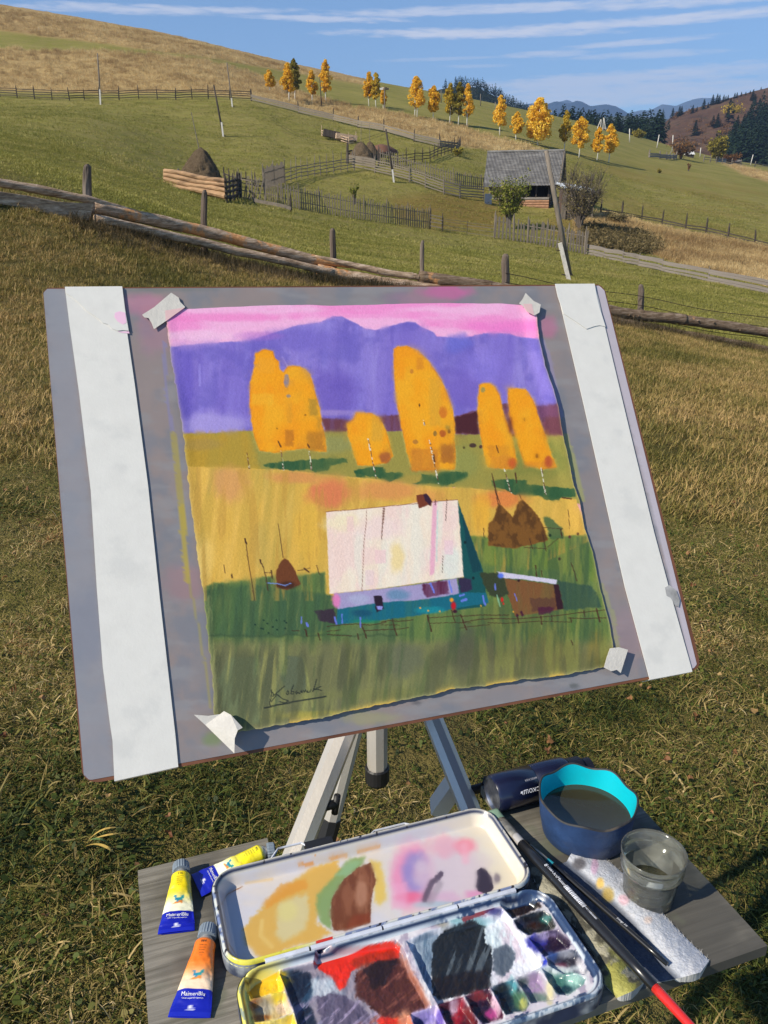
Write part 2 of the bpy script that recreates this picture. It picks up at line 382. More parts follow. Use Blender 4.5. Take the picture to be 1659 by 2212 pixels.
bs = t.n('ShaderNodeBsdfPrincipled', {'Base Color': c, 'Roughness': .95, 'Specular IOR Level': .05, 'Normal': t.n('ShaderNodeBump', {'Strength': 1., 'Distance': 6., 'Height': t.noise(P_, .06, 8, .7)}).outputs[0]})
t.n('ShaderNodeOutputMaterial', [bs.outputs[0]])
HR = far_hill('russet_hill', [(1150, 345), (1250, 335), (1330, 318), (1395, 298), (1420, 281), (1450, 254), (1480, 242), (1530, 226), (1570, 214), (1610, 203), (1659, 189), (1760, 160), (1950, 110), (2200, 60)], 760, 430, 375, mbrown, nz=90, rough=9)
mdark = mat('wooded_hill_floor', (.035, .040, .018), .95, .05, var=.4, vscale=.02)
HW = far_hill('wooded_hill', [(700, 300), (860, 225), (920, 203), (950, 192), (990, 184), (1030, 188), (1080, 212), (1120, 236), (1150, 250), (1220, 275), (1330, 300)], 900, 560, 330, mdark, nz=60, rough=6)
# ============================================================ WOODEN THINGS OF THE MEADOW
def wood(name, col, stretch=(1, 1, .12), var=.35, vscale=9, tint=(.30, .25, .19), ttint=.5, rough=.85, bump=.5, bscale=30):
    return mat(name, col, rough, .15, var=var, vscale=vscale, bump=bump, bscale=bscale, stretch=stretch, tint=tint, ttint=ttint)
wGrey = wood('weathered_grey_wood', (.18, .15, .12), tint=(.24, .20, .155)); wPale = wood('silvered_plank_wood', (.21, .175, .135), stretch=(.12, 1, 1), tint=(.19, .15, .11))
wDark = wood('dark_old_wood', (.065, .052, .042), tint=(.13, .10, .08)); wFresh = wood('peeled_log_wood', (.40, .25, .14), stretch=(.12, 1, 1), tint=(.16, .10, .06), ttint=.9, vscale=5)
wLog = wood('grey_log_wood', (.215, .185, .155), stretch=(.10, 1, 1), tint=(.52, .24, .09), ttint=.75, vscale=6); wStone = wood('stone_grey_rail', (.22, .19, .165), stretch=(.15, 1, 1), tint=(.15, .13, .11))
concrete = mat('concrete', (.62, .58, .52), .85, .1, var=.12, vscale=8, tint=(.4, .37, .33))
wire = mat('rusty_wire', (.05, .035, .028), .7, .3, metal=.3)

def R_from(d, up=(0, 0, 1)):
    """matrix whose x axis is d"""
    x = np.asarray(d, float)/np.linalg.norm(d); y = np.cross(up, x); y /= np.linalg.norm(y)+1e-12; z = np.cross(x, y)
    return np.stack([x, y, z], 1)
def unit_mesh(name, kind, m):
    mb = MB()
    if kind == 'rail':                       # x from -.5..+.5, unequal, slightly bowed bar
        for x0 in [0]:
            xs = np.linspace(-.5, .5, 7); V = []
            for i, x in enumerate(xs):
                a = 1-.12*random.random(); b = .04*sin(x*5+random.random())
                for (y, z) in ((-.5, -.5), (.5, -.42), (.5, .5), (-.5, .42)): V.append((x, y*a, z*a+b*3))
            n = 4; mb.add(V, [(i*n+k, i*n+(k+1) % n, (i+1)*n+(k+1) % n, (i+1)*n+k) for i in range(6) for k in range(4)]+[(3, 2, 1, 0), (24, 25, 26, 27)])
    if kind == 'pole':                       # round rail along x
        xs = np.linspace(-.5, .5, 6)
        mb.tube([(x, .12*sin(x*4+1)*.3, .25*sin(x*3)) for x in xs], [.5*(1-.18*(x+.5)) for x in xs], 7, jit=.15)
    if kind == 'post':                       # along z 0..1
        mb.tube([(0, 0, -.25), (.06, 0, .3), (-.04, .05, .7), (0, 0, .93), (.05, 0, 1.0)], [.5, .5, .47, .45, .25], 8, jit=.2)
    if kind == 'picket':
        w_, e = .5, .5
        P = [(-w_, 0), (w_, 0), (w_, .93), (.08, 1.0), (-w_, .95)]
        mb.prism([(x, -e, z) for x, z in P], (0, 1), (0, 1, 0))
    me = bpy.data.meshes.new(name); me.from_pydata(mb.arr().tolist(), [], mb.f); me.materials.append(m); me.update(); return me
def var_meshes(kind, m, k=4): return [unit_mesh(kind, kind, m) for _ in range(k)]
UM = {}
def um(kind, m):
    if (kind, m.name) not in UM: UM[(kind, m.name)] = var_meshes(kind, m)
    return random.choice(UM[(kind, m.name)])
def put(name, me, parent, Rm, pos, scale):
    o = bpy.data.objects.new(name, me); COL.objects.link(o); o.parent = parent
    M = np.eye(4); M[:3, :3] = np.asarray(Rm)*np.asarray(scale)[None, :]; M[:3, 3] = np.asarray(pos)-ORG.get(parent.name, np.zeros(3))
    o.matrix_local = Matrix(M.tolist()); return o
def bar(parent, a, b, wd, th, m, kind='rail', name='rail', roll=0):
    a, b = np.asarray(a, float), np.asarray(b, float); Rm = R_from(b-a)
    if roll: Rm = Rm@np.array(Matrix.Rotation(roll, 3, 'X'))
    return put(name, um(kind, m), parent, Rm, (a+b)/2, (np.linalg.norm(b-a)*1.02, th, wd))
def post(parent, p, h, d, m, name='post', lean=.04, kind='post'):
    lx, ly = random.uniform(-lean, lean), random.uniform(-lean, lean)
    z = np.array([lx, ly, 1]); z /= np.linalg.norm(z); x = np.cross((0, 1, 0), z); x /= np.linalg.norm(x); y = np.cross(z, x)
    a = random.uniform(0, 6.28) if kind == 'post' else 0
    X = x*cos(a)+y*sin(a); Yv = -x*sin(a)+y*cos(a)
    return put(name, um(kind, m), parent, np.stack([X, Yv, z], 1), p, (d, d, h))
def resample(pts, step):
    out = [pts[0]]; 
    for a, b in zip(pts[:-1], pts[1:]):
        n = max(1, int(round(np.linalg.norm(b-a)/step)))
        for i in range(1, n+1): out.append(a+(b-a)*i/n)
    for p in out: p[2] = float(hgt(p[0], p[1]))
    return out
def C1(x, y): return (x*.5, y*.5)
def C2(x, y): return (829.5+x*.5, y*.5)
def C3(x, y): return (274.3+x*.496, 219.5+y*.496)
def path(pix, conv=None, ymin=18):
    return [gnd(*(conv(*p) if conv else p), ymin) for p in pix]
def rail_fence(label, pts, step, ph, pd, heights, rw, rt, mr, mp, group=None, kind='rail', cat='fence', missing=0):
    pts = resample(pts, step); f = thing('rail_fence', pts[0], label, cat, group)
    for p in pts: post(f, p, ph*random.uniform(.92, 1.12), pd*random.uniform(.85, 1.2), mp)
    for a, b in zip(pts[:-1], pts[1:]):
        for h in heights:
            if random.random() < missing: continue
            j = lambda: random.uniform(-.05, .05)
            off = np.array([0, -pd*.55, 0])
            bar(f, a+off+[0, 0, h+j()], b+off+[0, 0, h+j()], rw*random.uniform(.8, 1.15), rt, mr, kind)
    return f
def picket_fence(label, pts, h, wd, gap, mp, group=None, lean=.03, post_step=4.5, rails=(.35, .8)):
    f = thing('picket_fence', pts[0], label, 'fence', group)
    big = resample([p.copy() for p in pts], post_step)
    for p in big: post(f, p+[0, .05, 0], h*1.12, wd*1.2, wGrey)
    for a, b in zip(big[:-1], big[1:]):
        for r in rails: bar(f, a+[0, .03, h*r], b+[0, .03, h*r], .07, .04, wGrey)
    for p in resample([p.copy() for p in pts], gap):
        l = random.uniform(-lean, lean); z = np.array([l, 0, 1]); z /= np.linalg.norm(z)
        x = np.array([z[2], 0, -z[0]]); y = np.cross(z, x)
        put('picket', um('picket', mp), f, np.stack([x, y, z], 1), p+[0, -.03, .05], (wd*random.uniform(.8, 1.15), .022, h*random.uniform(.88, 1.1)))
    return f

# --- foreground log fence, each log and post its own shape
FY = lambda u: np.interp(u, [-200, 0, 190, 440, 719, 911, 1092, 1385, 1659, 1900], [11.2, 12, 12.7, 14, 15, 15.3, 15.5, 16, 16.4, 16.8])
ff = thing('log_fence', at(440, 552, 14), 'long grey log and plank fence running down the slope just behind the drawing board', 'fence')
lw_a = None
def round_log(pix, rads, dy=0, m=wLog, name='rail', n=12, flat=1.0):
    """pix: centre line in the photo; radius in metres"""
    P = [at(u, v, FY(u)+dy) for u, v in pix]; P = np.array(P); k = 26
    tt = np.linspace(0, len(P)-1, k); Q_ = np.stack([np.interp(tt, range(len(P)), P[:, i]) for i in range(3)], 1)
    Q_[:, 2] += (fbm(tt*2.3, tt*0+dy*7, 5)-.5)*.03
    r = np.interp(tt, range(len(P)), rads)*(1+(fbm(tt*3, tt*0+1.7, 8)-.5)*.25)
    mb = MB(); mb.tube(Q_, r, n, jit=.12)
    # broken off knots
    for _ in range(3):
        i = random.randrange(3, k-3); a = random.uniform(0, 6.28)
        mb.tube([Q_[i], Q_[i]+np.array([0, -1.15*r[i], .5*r[i]*random.uniform(-1, 1)])], [r[i]*.35, r[i]*.18], 6)
    return mb.build(name, m, ff, smooth=True)
def log_mat(name, spots, f0=1.0):
    m = bpy.data.materials.new(name); m.use_nodes = True; t = NT(m.node_tree)
    P_ = t.n('ShaderNodeNewGeometry').outputs['Position']; ps = t.mapv(P_, (1, 1, 6))
    c = t.ramp(t.noise(ps, 5, 8, .72), [(.34, (.18, .125, .085)), (.5, (.42, .32, .235)), (.64, (.68, .57, .46))])
    c = t.mix(1.0, c, (f0*1.12, f0*1.02, f0*.92), 'MULTIPLY')
    f = 0.0
    for (u, v, r) in spots:
        p = at(u, v, FY(u)); d = t.n('ShaderNodeVectorMath', [P_, tuple(p)], operation='DISTANCE').outputs['Value']; d = t.m('SUBTRACT', d, .16)
        g = t.sstep(t.m('ADD', d, t.m('MULTIPLY', t.noise(P_, 9, 3), .5)), r+.25, r+.15); f = t.m('MAXIMUM', f, g)
    c = t.mix(f, c, t.ramp(t.noise(P_, 20, 3), [(.3, (.55, .24, .09)), (.7, (.78, .42, .19))]))
    b = t.n('ShaderNodeBsdfPrincipled', {'Base Color': c, 'Roughness': .85, 'Specular IOR Level': .15, 'Normal': t.n('ShaderNodeBump', {'Strength': 1.0, 'Distance': .03, 'Height': t.noise(ps, 10, 7, .75)}).outputs[0]})
    t.n('ShaderNodeOutputMaterial', [b.outputs[0]]); return m
lw_a = log_mat('silvery_log_wood', [])
# upper thin rail at the left, big plank at the left end, main log, lower log
round_log([(-200, 345), (0, 395), (100, 413), (190, 432), (300, 462), (440, 496)], [.055, .06, .065, .055, .05, .035], -.10, lw_a, n=7)
mbp = MB()
plank = [(-200, 352, 26), (0, 427, 26), (60, 437, 28), (120, 450, 30), (160, 455, 34), (196, 458, 40)]
top = [at(u, v-hh/2, FY(u)-.32) for u, v, hh in plank]; bot = [at(u, v+hh/2, FY(u)-.34) for u, v, hh in plank]
bot[-1] = at(190, 476, FY(190)-.34); top[-1] = at(203, 438, FY(200)-.32)
k = len(top); V = np.vstack([top, bot, np.array(top)+[0, .05, 0], np.array(bot)+[0, .05, 0]])
mbp.add(V, [(i, k+i, k+i+1, i+1) for i in range(k-1)]+[(2*k+i, 2*k+i+1, 3*k+i+1, 3*k+i) for i in range(k-1)]+[(i, i+1, 2*k+i+1, 2*k+i) for i in range(k-1)]+[(k+i, 3*k+i, 3*k+i+1, k+i+1) for i in range(k-1)]+[(k-1, 2*k-1, 4*k-1, 3*k-1), (0, 2*k, 3*k, k)])
mbp.build('split_plank', lw_a, ff)
lw_b = log_mat('bark_stripped_log', [(411, 500, .12), (500, 514, .16), (577, 537, .11), (270, 465, .12), (700, 560, .2), (730, 572, .15)])
round_log([(200, 448), (280, 464), (360, 482), (440, 500), (520, 520), (600, 541), (680, 561), (760, 574)], [.085, .092, .095, .092, .088, .088, .085, .05], -.12, lw_b, n=14)
round_log([(205, 473), (280, 487), (360, 508), (440, 524), (520, 545), (600, 562), (680, 580), (722, 590)], [.06, .066, .07, .068, .066, .066, .062, .055], -.34, lw_a, n=12)
round_log([(684, 582), (740, 594), (790, 602), (840, 611), (930, 622), (1000, 634)], [.10, .10, .09, .09, .085, .08], -.16, lw_b, n=12)
round_log([(680, 555), (760, 572), (830, 589), (890, 597), (905, 600)], [.03, .055, .06, .06, .05], -.16, lw_a, n=7)
lw_c = log_mat('dark_log_wood', [(830, 580, .05), (905, 596, .12)])
wDk = log_mat('damp_grey_log', [(930, 600, .06), (1480, 690, .05)], .42)
round_log([(905, 598), (960, 606), (1050, 617), (1092, 625), (1200, 647), (1310, 668)], [.11, .115, .10, .10, .10, .095], -.10, wDk, n=10)
round_log([(1270, 655), (1340, 675), (1400, 684), (1450, 688), (1480, 690)], [.08, .10, .105, .10, .10], -.12, wDk, n=10)
round_log([(1470, 690), (1540, 700), (1600, 709), (1659, 719), (1760, 738)], [.10, .10, .10, .09, .09], -.10, wDk, n=10)
round_log([(1290, 690), (1360, 699), (1430, 712), (1500, 725), (1600, 742), (1700, 763)], [.10, .09, .07, .06, .06, .06], -.14, wDk, n=9)
round_log([(940, 640), (1100, 660), (1290, 690)], [.08, .08, .08], -.1, wDk, n=9)
wPost = mat('split_post_wood', (.13, .10, .08), .9, .1, var=.45, vscale=5, bump=.8, bscale=30, stretch=(1, 1, .12), tint=(.33, .28, .23), ttint=.9)
def fpost(u, vt, vb, wpx, point=True, u2=None):
    Y = FY(u)+.08; b = at(u, vb+14, Y); t_ = at(u2 or u, vt, Y); r = wpx/2/F*Y*1.03; mb = MB(); d = t_-b
    prof = [(0, 1.05), (.3, 1.02), (.6, 1.0), (.85, .97), (.96, .8), (1.0, .42)] if point else [(0, 1), (.5, 1), (.97, 1), (1, .8)]
    mb.tube([b+d*q+np.array([random.uniform(-.01, .01), 0, 0]) for q, _ in prof], [r*k_ for _, k_ in prof], 10, jit=.22)
    return mb.build('post', wPost, ff)
fpost(191, 355, 462, 17, True, 188); fpost(441, 410, 551, 13); fpost(719, 493, 606, 13); fpost(911, 519, 628, 9, True, 913); fpost(1091, 548, 660, 16.5, True, 1093); fpost(1384, 614, 706, 12, True, 1385)
# strands of wire between the posts
for dv in (590, 610, 635):
    us = [1092, 1180, 1280, 1384, 1520, 1700]
    mbw = MB(); P = [at(u, dv+(u-1092)*.17+(6*sin((u-1092)/290*pi)**2), FY(u)) for u in np.linspace(1092, 1700, 24)]
    mbw.tube(P, .006, 4); mbw.build('wire_strand', wire, ff)

# --- the other fences
rail_fence('dark rail fence along the foot of the dry upper hillside at the left', path([C1(-60, 418), C1(0, 420), C1(150, 430), C1(300, 435), C1(430, 433), C1(600, 430), C1(760, 432), C1(900, 430), C1(1085, 437)], None, 100), 3.1, 1.75, .16, (.35, .7, 1.05, 1.35), .13, .05, wDark, wDark)
f2 = path([C1(1087, 437), C1(1290, 490), C1(1440, 525), C1(1659, 572), C2(130, 612), C2(240, 640), C2(325, 655)], None, 60)
rail_fence('low pale plank fence descending below the dry grass bank to the shrub', f2, 8.5, 1.7, .2, (.35, .65, .95), .26, .05, wPale, wDark)
rail_fence('dark post and rail fence from the shrub back towards the twin haystacks', path([C3(1452, 212), C3(1320, 262), C3(1180, 280), C3(1100, 272)], None, 60), 1.9, 1.6, .12, (.4, .75, 1.1), .10, .05, wDark, wDark)
rail_fence('stick and rail fence along the shaded upper edge of the small paddock', path([C3(690, 356), C3(760, 338), C3(870, 318), C3(990, 300)], None, 50), 1.5, 1.95, .09, (.3, .65, 1.0, 1.3), .09, .05, wGrey, wGrey)
rail_fence('dark broken rails just right of the haystack enclosure', path([C3(425, 352), C3(470, 372), C3(520, 378), C3(560, 385), C3(595, 388)], None, 50), 1.2, 1.3, .12, (.4, .8), .12, .06, wDark, wDark)
rail_fence('five rail grey fence curving from the twin haystacks down to the barn', path([C3(985, 290), C3(1080, 312), C3(1160, 330), C3(1230, 350), C3(1300, 376), C3(1380, 405), C3(1450, 421), C3(1552, 430)], None, 50), 3.6, 1.7, .16, (.25, .55, .85, 1.15, 1.4), .13, .05, wPale, wGrey)
rail_fence('short gate of horizontal rails at the end of the long picket fence', path([C3(1320, 556), C3(1372, 567)], None, 50), 4, 1.6, .16, (.3, .65, 1.0, 1.3), .10, .05, wPale, wDark)
rail_fence('thin rail gate between the two picket fences', path([C3(1374, 567), C3(1480, 582), C3(1600, 600)], None, 50), 12, 1.3, .05, (.25, .6, .95, 1.15), .045, .03, wPale, wDark)
rail_fence('low stone grey rail fence below the tall dry grass at the right', path([C2(872, 1098), C2(950, 1115), C2(1030, 1133), C2(1100, 1150), C2(1200, 1173), C2(1400, 1216), C2(1659, 1272), C2(1760, 1300)], None, 40), 4.2, .95, .10, (.12, .36, .66, .8), .20, .08, wStone, wGrey)
rail_fence('dark post fence along the far side of the tall dry grass', path([C2(935, 932), C2(1025, 944), C2(1112, 960), C2(1200, 978), C2(1300, 1000), C2(1390, 1012), C2(1485, 1036), C2(1600, 1065), C2(1700, 1090)], None, 60), 8.5, 1.7, .20, (.45, .7), .14, .07, wDark, wDark)
picket_fence('long grey picket fence with many thin pales below the paddock', path([C3(600, 430), C3(680, 452), C3(750, 470), C3(840, 486), C3(930, 502), C3(1030, 518), C3(1130, 532), C3(1225, 545), C3(1320, 556)], None, 40), 1.75, .09, .235, wGrey)
picket_fence('short stretch of pale pickets leaning over beside the log enclosure', path([C3(492, 420), C3(545, 432), C3(600, 440)], None, 40), 1.9, .10, .30, wPale, lean=.5, post_step=3)
picket_fence('row of blunt dark grey pickets in front of the leafy young tree', path([C2(478, 1030), C2(560, 1042), C2(620, 1050), C2(700, 1066), C2(790, 1084), C2(868, 1100)], None, 40), 1.95, .17, .36, wGrey, lean=.08, post_step=3.5)
picket_fence('faint picket fence running from the twin haystacks to the barn corner', path([C3(1095, 272), C3(1200, 300), C3(1300, 330), C3(1420, 364), C3(1552, 385)], None, 60), 1.6, .10, .32, wPale)
picket_fence('short dark grey picket panel at the upper corner of the paddock', path([C3(597, 385), C3(640, 370), C3(684, 356)], None, 50), 1.9, .13, .24, wGrey)
# broad board lying along the picket fence
g0, g1 = gnd(*C3(555, 445), 40), gnd(*C3(715, 483), 40); tb = thing('lying_rail', g0, 'dark board lying low in front of the near end of the long picket fence', 'board')
bar(tb, g0+[0, -.2, .3], g1+[0, -.2, .3], .28, .06, wGrey, name='board'); post(tb, g1, 1.3, .2, wDark); post(tb, g0, .8, .15, wDark)

# --- poles
def upole(label, top, bot, r=.13, stub=None, group='wooden utility poles on the meadow', m=wDark, ymin=30, fixY=None):
    b = gnd(*bot, ymin) if fixY is None else at(bot[0], bot[1], fixY)
    Y = b[1]; t_ = at(top[0], top[1], Y)
    o = thing('utility_pole', b, label, 'pole', group); mb = MB()
    b0 = b+(t_-b)*(.04 if stub else -.02)
    mb.tube([b0, b0+(t_-b0)*.5, t_], [r, r*.88, r*.72], 9, jit=.08); mb.build('shaft', m, o, smooth=True)
    if stub:
        s = at(stub[0], stub[1], Y-.22); mb = MB(); bb = at(bot[0]-(3 if fixY or r > .13 else 0), bot[1]+2, Y-.22); Rm = R_from(s-bb, (0, 1, .01)); mb.box((s+bb)/2, (np.linalg.norm(s-bb), .2, .2), Rm); mb.build('concrete_stub', concrete, o)
        mb = MB()
        for q in (.15, .8):
            c_ = bb+(s-bb)*q+np.array([0, .12, 0]); mb.tube([c_+[-.24, -.2, .02], c_+[.28, -.2, .02], c_+[.28, .3, .02], c_+[-.24, .3, .02], c_+[-.24, -.2, .02]], .02, 4)
        mb.build('wire_binding', wire, o)
    return o
upole('leftmost utility pole, upright beside the rail fence at the hill foot', (210.5, 115), (217.5, 226), .13, (215.5, 193), m=wGrey)
upole('dark utility pole leaning left in the green field behind the big haystack', (461.5, 183), (482.5, 295), .13, (478.5, 264))
upole('slim utility pole crossing the end of the dark rail fence', (490, 135), (502, 231), .11, (500, 212), m=wGrey)
upole('thin pole standing by the small golden birch in the dry grass', (690.5, 166), (695, 232), .10)
upole('black leaning pole with a white foot beside the twin haystacks', (833.5, 279), (851, 394), .13, (847.5, 366))
bp = upole('big leaning grey pole strapped to a white concrete stub in front of the barn', (1180, 325), (1232, 605), .16, (1209.5, 525), m=wGrey, fixY=46.5)
# far posts
for lab, a, b in [('pale post on the far field, left of the pair by the old tree', (1360, 278), (1360, 308)), ('leaning pale post left of the bare old tree', (1424, 291), (1419, 319)), ('pale post just left of the bare old tree', (1454, 292), (1452, 328)),
      ('short pale post right of the small white roofed hut', (1514, 319), (1512, 339)), ('tall pale post beside the dark bushy tree', (1555, 308), (1553, 350)), ('leaning pale post at the far right by the wood edge', (1627, 334), (1621, 357)),
      ('small pole on the ridge left of the pair of green and golden birches', (953, 195), (953, 222)), ('small pole standing on the ridge before the wooded hill', (1038, 203), (1038, 229)), ('pole on the ridge beside the slim golden birch', (1070, 220), (1070, 252))]:
    upole(lab, a, b, .17 if a[0] > 1300 else .12, m=concrete if a[0] > 1300 else wGrey, group='far poles', ymin=150)
b = gnd(831, 238, 120); Y = b[1]; o = thing('lamp_post', b, 'pole with two small lamps on the ridge between golden birches', 'lamp post')
mb = MB(); mb.tube([b, at(830.5, 188, Y)], .12, 7); mb.build('shaft', wGrey, o)
for s in (-1, 1):
    mb = MB(); c_ = at(830+s*6, 192, Y); mb.tube([at(830, 190, Y), c_+[0, 0, .3]], .05, 5); mb.box(c_, (.7, .4, .35)); mb.build('lamp_head', concrete if s < 0 else wDark, o)
b = gnd(1303, 281, 150); Y = b[1]; o = thing('pole_frame', b, 'pale three legged pole frame on the skyline above the golden birches', 'pole')
for (a, c_) in [((1298, 258), (1289, 281)), ((1299, 258), (1297, 283)), ((1304, 254), (1302, 284)), ((1305, 255), (1308, 280))]:
    mb = MB(); mb.tube([at(*a, Y), at(*c_, Y)], .14, 6); mb.build('leg', concrete, o)
# overhead lines
o = thing('power_line', gnd(482, 295), 'thin cables sagging from the pole by the fence to the black leaning pole', 'cable')
for dz in (0, 6):
    A0, B0 = at(490, 137+dz, gnd(502, 231)[1]), at(834, 282+dz, gnd(851, 394)[1]); mb = MB()
    mb.tube([A0+(B0-A0)*q-np.array([0, 0, 4*q*(1-q)*5.0]) for q in np.linspace(0, 1, 24)], .012, 4); mb.build('cable', wire, o)

# --- haystacks
hay = bpy.data.materials.new('old_hay'); hay.use_nodes = True; t = NT(hay.node_tree)
P_ = t.n('ShaderNodeTexCoord').outputs['Object']; pv_ = t.mapv(P_, (7, 7, 1.2))
c = t.ramp(t.noise(pv_, 2.2, 7, .75), [(.3, (.085, .058, .034)), (.52, (.19, .135, .082)), (.75, (.36, .275, .175))])
bs = t.n('ShaderNodeBsdfPrincipled', {'Base Color': c, 'Roughness': .95, 'Specular IOR Level': .05, 'Normal': t.n('ShaderNodeBump', {'Strength': 1, 'Distance': .25, 'Height': t.noise(pv_, 3, 8, .8)}).outputs[0]})
t.n('ShaderNodeOutputMaterial', [bs.outputs[0]])
def haystack(label, base, topuv, halfw, Y, pole=None, skew=0):
    b = at(base[0], base[1], Y); b[2] = min(b[2], float(hgt(b[0], b[1]))+.2); t_ = at(topuv[0], topuv[1], Y); H = t_[2]-b[2]; Rr = halfw/F*Y
    o = thing('haystack', b, label, 'haystack'); n, mz = 56, 40; mb = MB(); V = []
    for j in range(mz+1):
        q = j/mz; r = np.interp(q, [0, .12, .35, .6, .82, .93, 1], [.97, 1.0, .90, .68, .40, .24, .04])*Rr
        for k_ in range(n):
            th = 2*pi*k_/n; rr = r*(1+.16*(fbm(cos(th)*2+5, sin(th)*2+q*3, 3)-.5)*2+.11*(vn(th*9, q*22, 5)-.5)+.03*(vn(th*40, q*7, 6)-.5))
            V.append(b+np.array([rr*cos(th)+(t_[0]-b[0])*q**1.4, rr*sin(th), H*q+.1*vn(th*3, q*9, 7)]))
    mb.add(V, [(j*n+k_, j*n+(k_+1) % n, (j+1)*n+(k_+1) % n, (j+1)*n+k_) for j in range(mz) for k_ in range(n)])
    mb.build('hay', hay, o, smooth=True)
    mb = MB()                                                     # loose stalks sticking out and hanging down
    V = mb_v = np.array(V)
    for _ in range(2200):
        p = V[random.randrange(len(V))]; d = p-b; d[2] = 0; d /= np.linalg.norm(d)+1e-6; L_ = random.uniform(.15, .45)
        e = p+d*L_*random.uniform(.05, .4)+np.array([random.uniform(-.1, .1), 0, -L_*random.uniform(.2, .9)]); s_ = np.array([.012, 0, 0])
        mb.add([p-s_+d*.02, p+s_+d*.02, e], [(0, 1, 2)])
    mb.build('loose_stalks', hay, o)['kind'] = 'stuff'
    if pole:
        mb = MB(); p1 = at(pole[0], pole[1], Y); mb.tube([t_-np.array([0, 0, .8]), p1], [.045, .03], 6); mb.build('centre_pole', wPale, o)
    return o
haystack('biggest brown haystack with a tall stick, behind the log enclosure', (437, 412), (433, 320), 44, 73, (413, 242))
haystack('left and larger of the twin brown haystacks by the rail pen', C3(1025, 278), C3(1018, 176), 27, 113, C3(1020, 88))
haystack('right, slimmer and darker of the twin haystacks', C3(1068, 272), C3(1058, 174), 18, 115, C3(1056, 92))
# log enclosure in front of the big haystack
o = thing('log_enclosure', at(355, 395, 69), 'pen of fresh peeled logs stacked in front of the biggest haystack', 'enclosure')
for i, (a, b) in enumerate([(738, 780), (757, 800), (775, 822), (792, 846)]):
    A1, B1 = at(*C1(710, a), 69.5), at(*C1(976, b+2), 67.5); m_ = MB(); k = 14
    P = [A1+(B1-A1)*q+np.array([0, 0, .06*sin(q*7+i)]) for q in np.linspace(0, 1, k)]
    if i == 3: P = P[:9]
    m_.tube(P, .165, 9, jit=.15); m_.build('log', wFresh, o, smooth=False)
m_ = MB(); m_.tube([at(*C1(820, 812), 68.8), at(*C1(976, 848), 67.5)], .25, 9, jit=.1); m_.build('log', wFresh, o)
m_ = MB(); m_.tube([at(*C1(712, 800), 69.8), at(*C1(711, 732), 69.8)], .12, 7); m_.build('post', wFresh, o)
for u_ in (770, 972): m_ = MB(); m_.tube([at(*C1(u_, 800), 70.2), at(*C1(u_, 728 if u_ < 900 else 780), 70.2)], .09, 7); m_.build('post', wGrey, o)
rail_fence('dark log rails on the right side of the big haystack pen', [at(*C1(978, 848), 67.3), at(*C1(1010, 850), 71), at(*C1(1040, 845), 75)], 2.2, 1.9, .2, (.35, .75, 1.15, 1.5), .2, .15, wDark, wDark, kind='pole')
# rails round the twin haystacks
o = thing('rail_pen', gnd(*C3(955, 268), 60), 'grey rail pen round the foot of the twin haystacks', 'enclosure')
for v0 in (236, 246, 256, 266): bar(o, at(*C3(956, v0-2), 110.5), at(*C3(1078, v0+17), 108.5), .22, .12, wPale, name='rail')
for (u_, v_) in ((957, 232), (1076, 250), (963, 212), (1095, 245)): b = at(*C3(u_, v_+36), 109.4); post(o, b, 2.1, .17, wDark)
for v0 in (216, 226): bar(o, at(*C3(960, v0), 114), at(*C3(985, v0-2), 117), .2, .12, wDark, name='rail')
# small pale pen in the field
o = thing('feeding_pen', gnd(*C3(850, 150), 60), 'small pen of pale rails with planks inside, alone in the green field', 'enclosure')
PA, PB, PC = gnd(*C3(848, 152), 60), gnd(*C3(966, 186), 60), gnd(*C3(998, 180), 60)
for h_ in (.18, .48, .80): bar(o, PA+[0, 0, h_], PB+[0, 0, h_], .11, .06, lw_a); bar(o, PB+[0, 0, h_], PC+[0, 1, h_], .14, .06, lw_a)
for p_ in (PA, PB, (PA+PB)/2, PC): post(o, p_, 1.35, .12, lw_a)
m_ = MB(); m_.box(at(*C3(955, 155), PB[1]+2.2), (3.0, 1.2, .7), R_from((1, .2, -.12))); m_.build('plank_stack', lw_a, o)
m_ = MB(); m_.box(at(*C3(890, 142), PB[1]+3), (2.4, 1.4, .9), R_from((1, .1, -.2))); m_.build('dark_trough', wDark, o)
# boulder / heap behind twin haystacks
b = gnd(*C3(1108, 222), 60); o = thing('earth_heap', b, 'low reddish heap just right of the twin haystacks', 'heap'); m_ = MB()
m_.lathe([(2.2, -.2), (1.9, .35), (1.1, .8), (.3, 1.0), (.01, 1.02)], b, 16, fn=lambda th, r, z: (r*(1+.2*sin(3*th)), z)); m_.build('earth', mat('red_earth', (.16, .075, .045), .9), o, smooth=True)

# --- barn
roofm = bpy.data.materials.new('corrugated_roofing'); roofm.use_nodes = True; t = NT(roofm.node_tree)
P_ = t.n('ShaderNodeTexCoord').outputs['Object']
c = t.ramp(t.noise(t.mapv(P_, (.6, .6, 3.5)), 1.4, 5, .7), [(.3, (.115, .108, .105)), (.5, (.19, .18, .172)), (.72, (.30, .285, .27))])
br = t.n('ShaderNodeTexBrick', {'Vector': t.mapv(P_, (1, 1, 1), (radians(90), 0, 0)), 'Color1': (.88, .88, .88, 1), 'Color2': (1.1, 1.1, 1.1, 1), 'Mortar': (.6, .6, .6, 1), 'Scale': .55, 'Mortar Size': .004, 'Brick Width': .6, 'Row Height': .85})
c = t.mix(1.0, c, br.outputs[0], 'MULTIPLY')
bs = t.n('ShaderNodeBsdfPrincipled', {'Base Color': c, 'Roughness': .8, 'Specular IOR Level': .2}); t.n('ShaderNodeOutputMaterial', [bs.outputs[0]])
YB = 104.; EL, ER = at(*C2(430, 808), YB+2), at(*C2(757, 800), YB-.8)
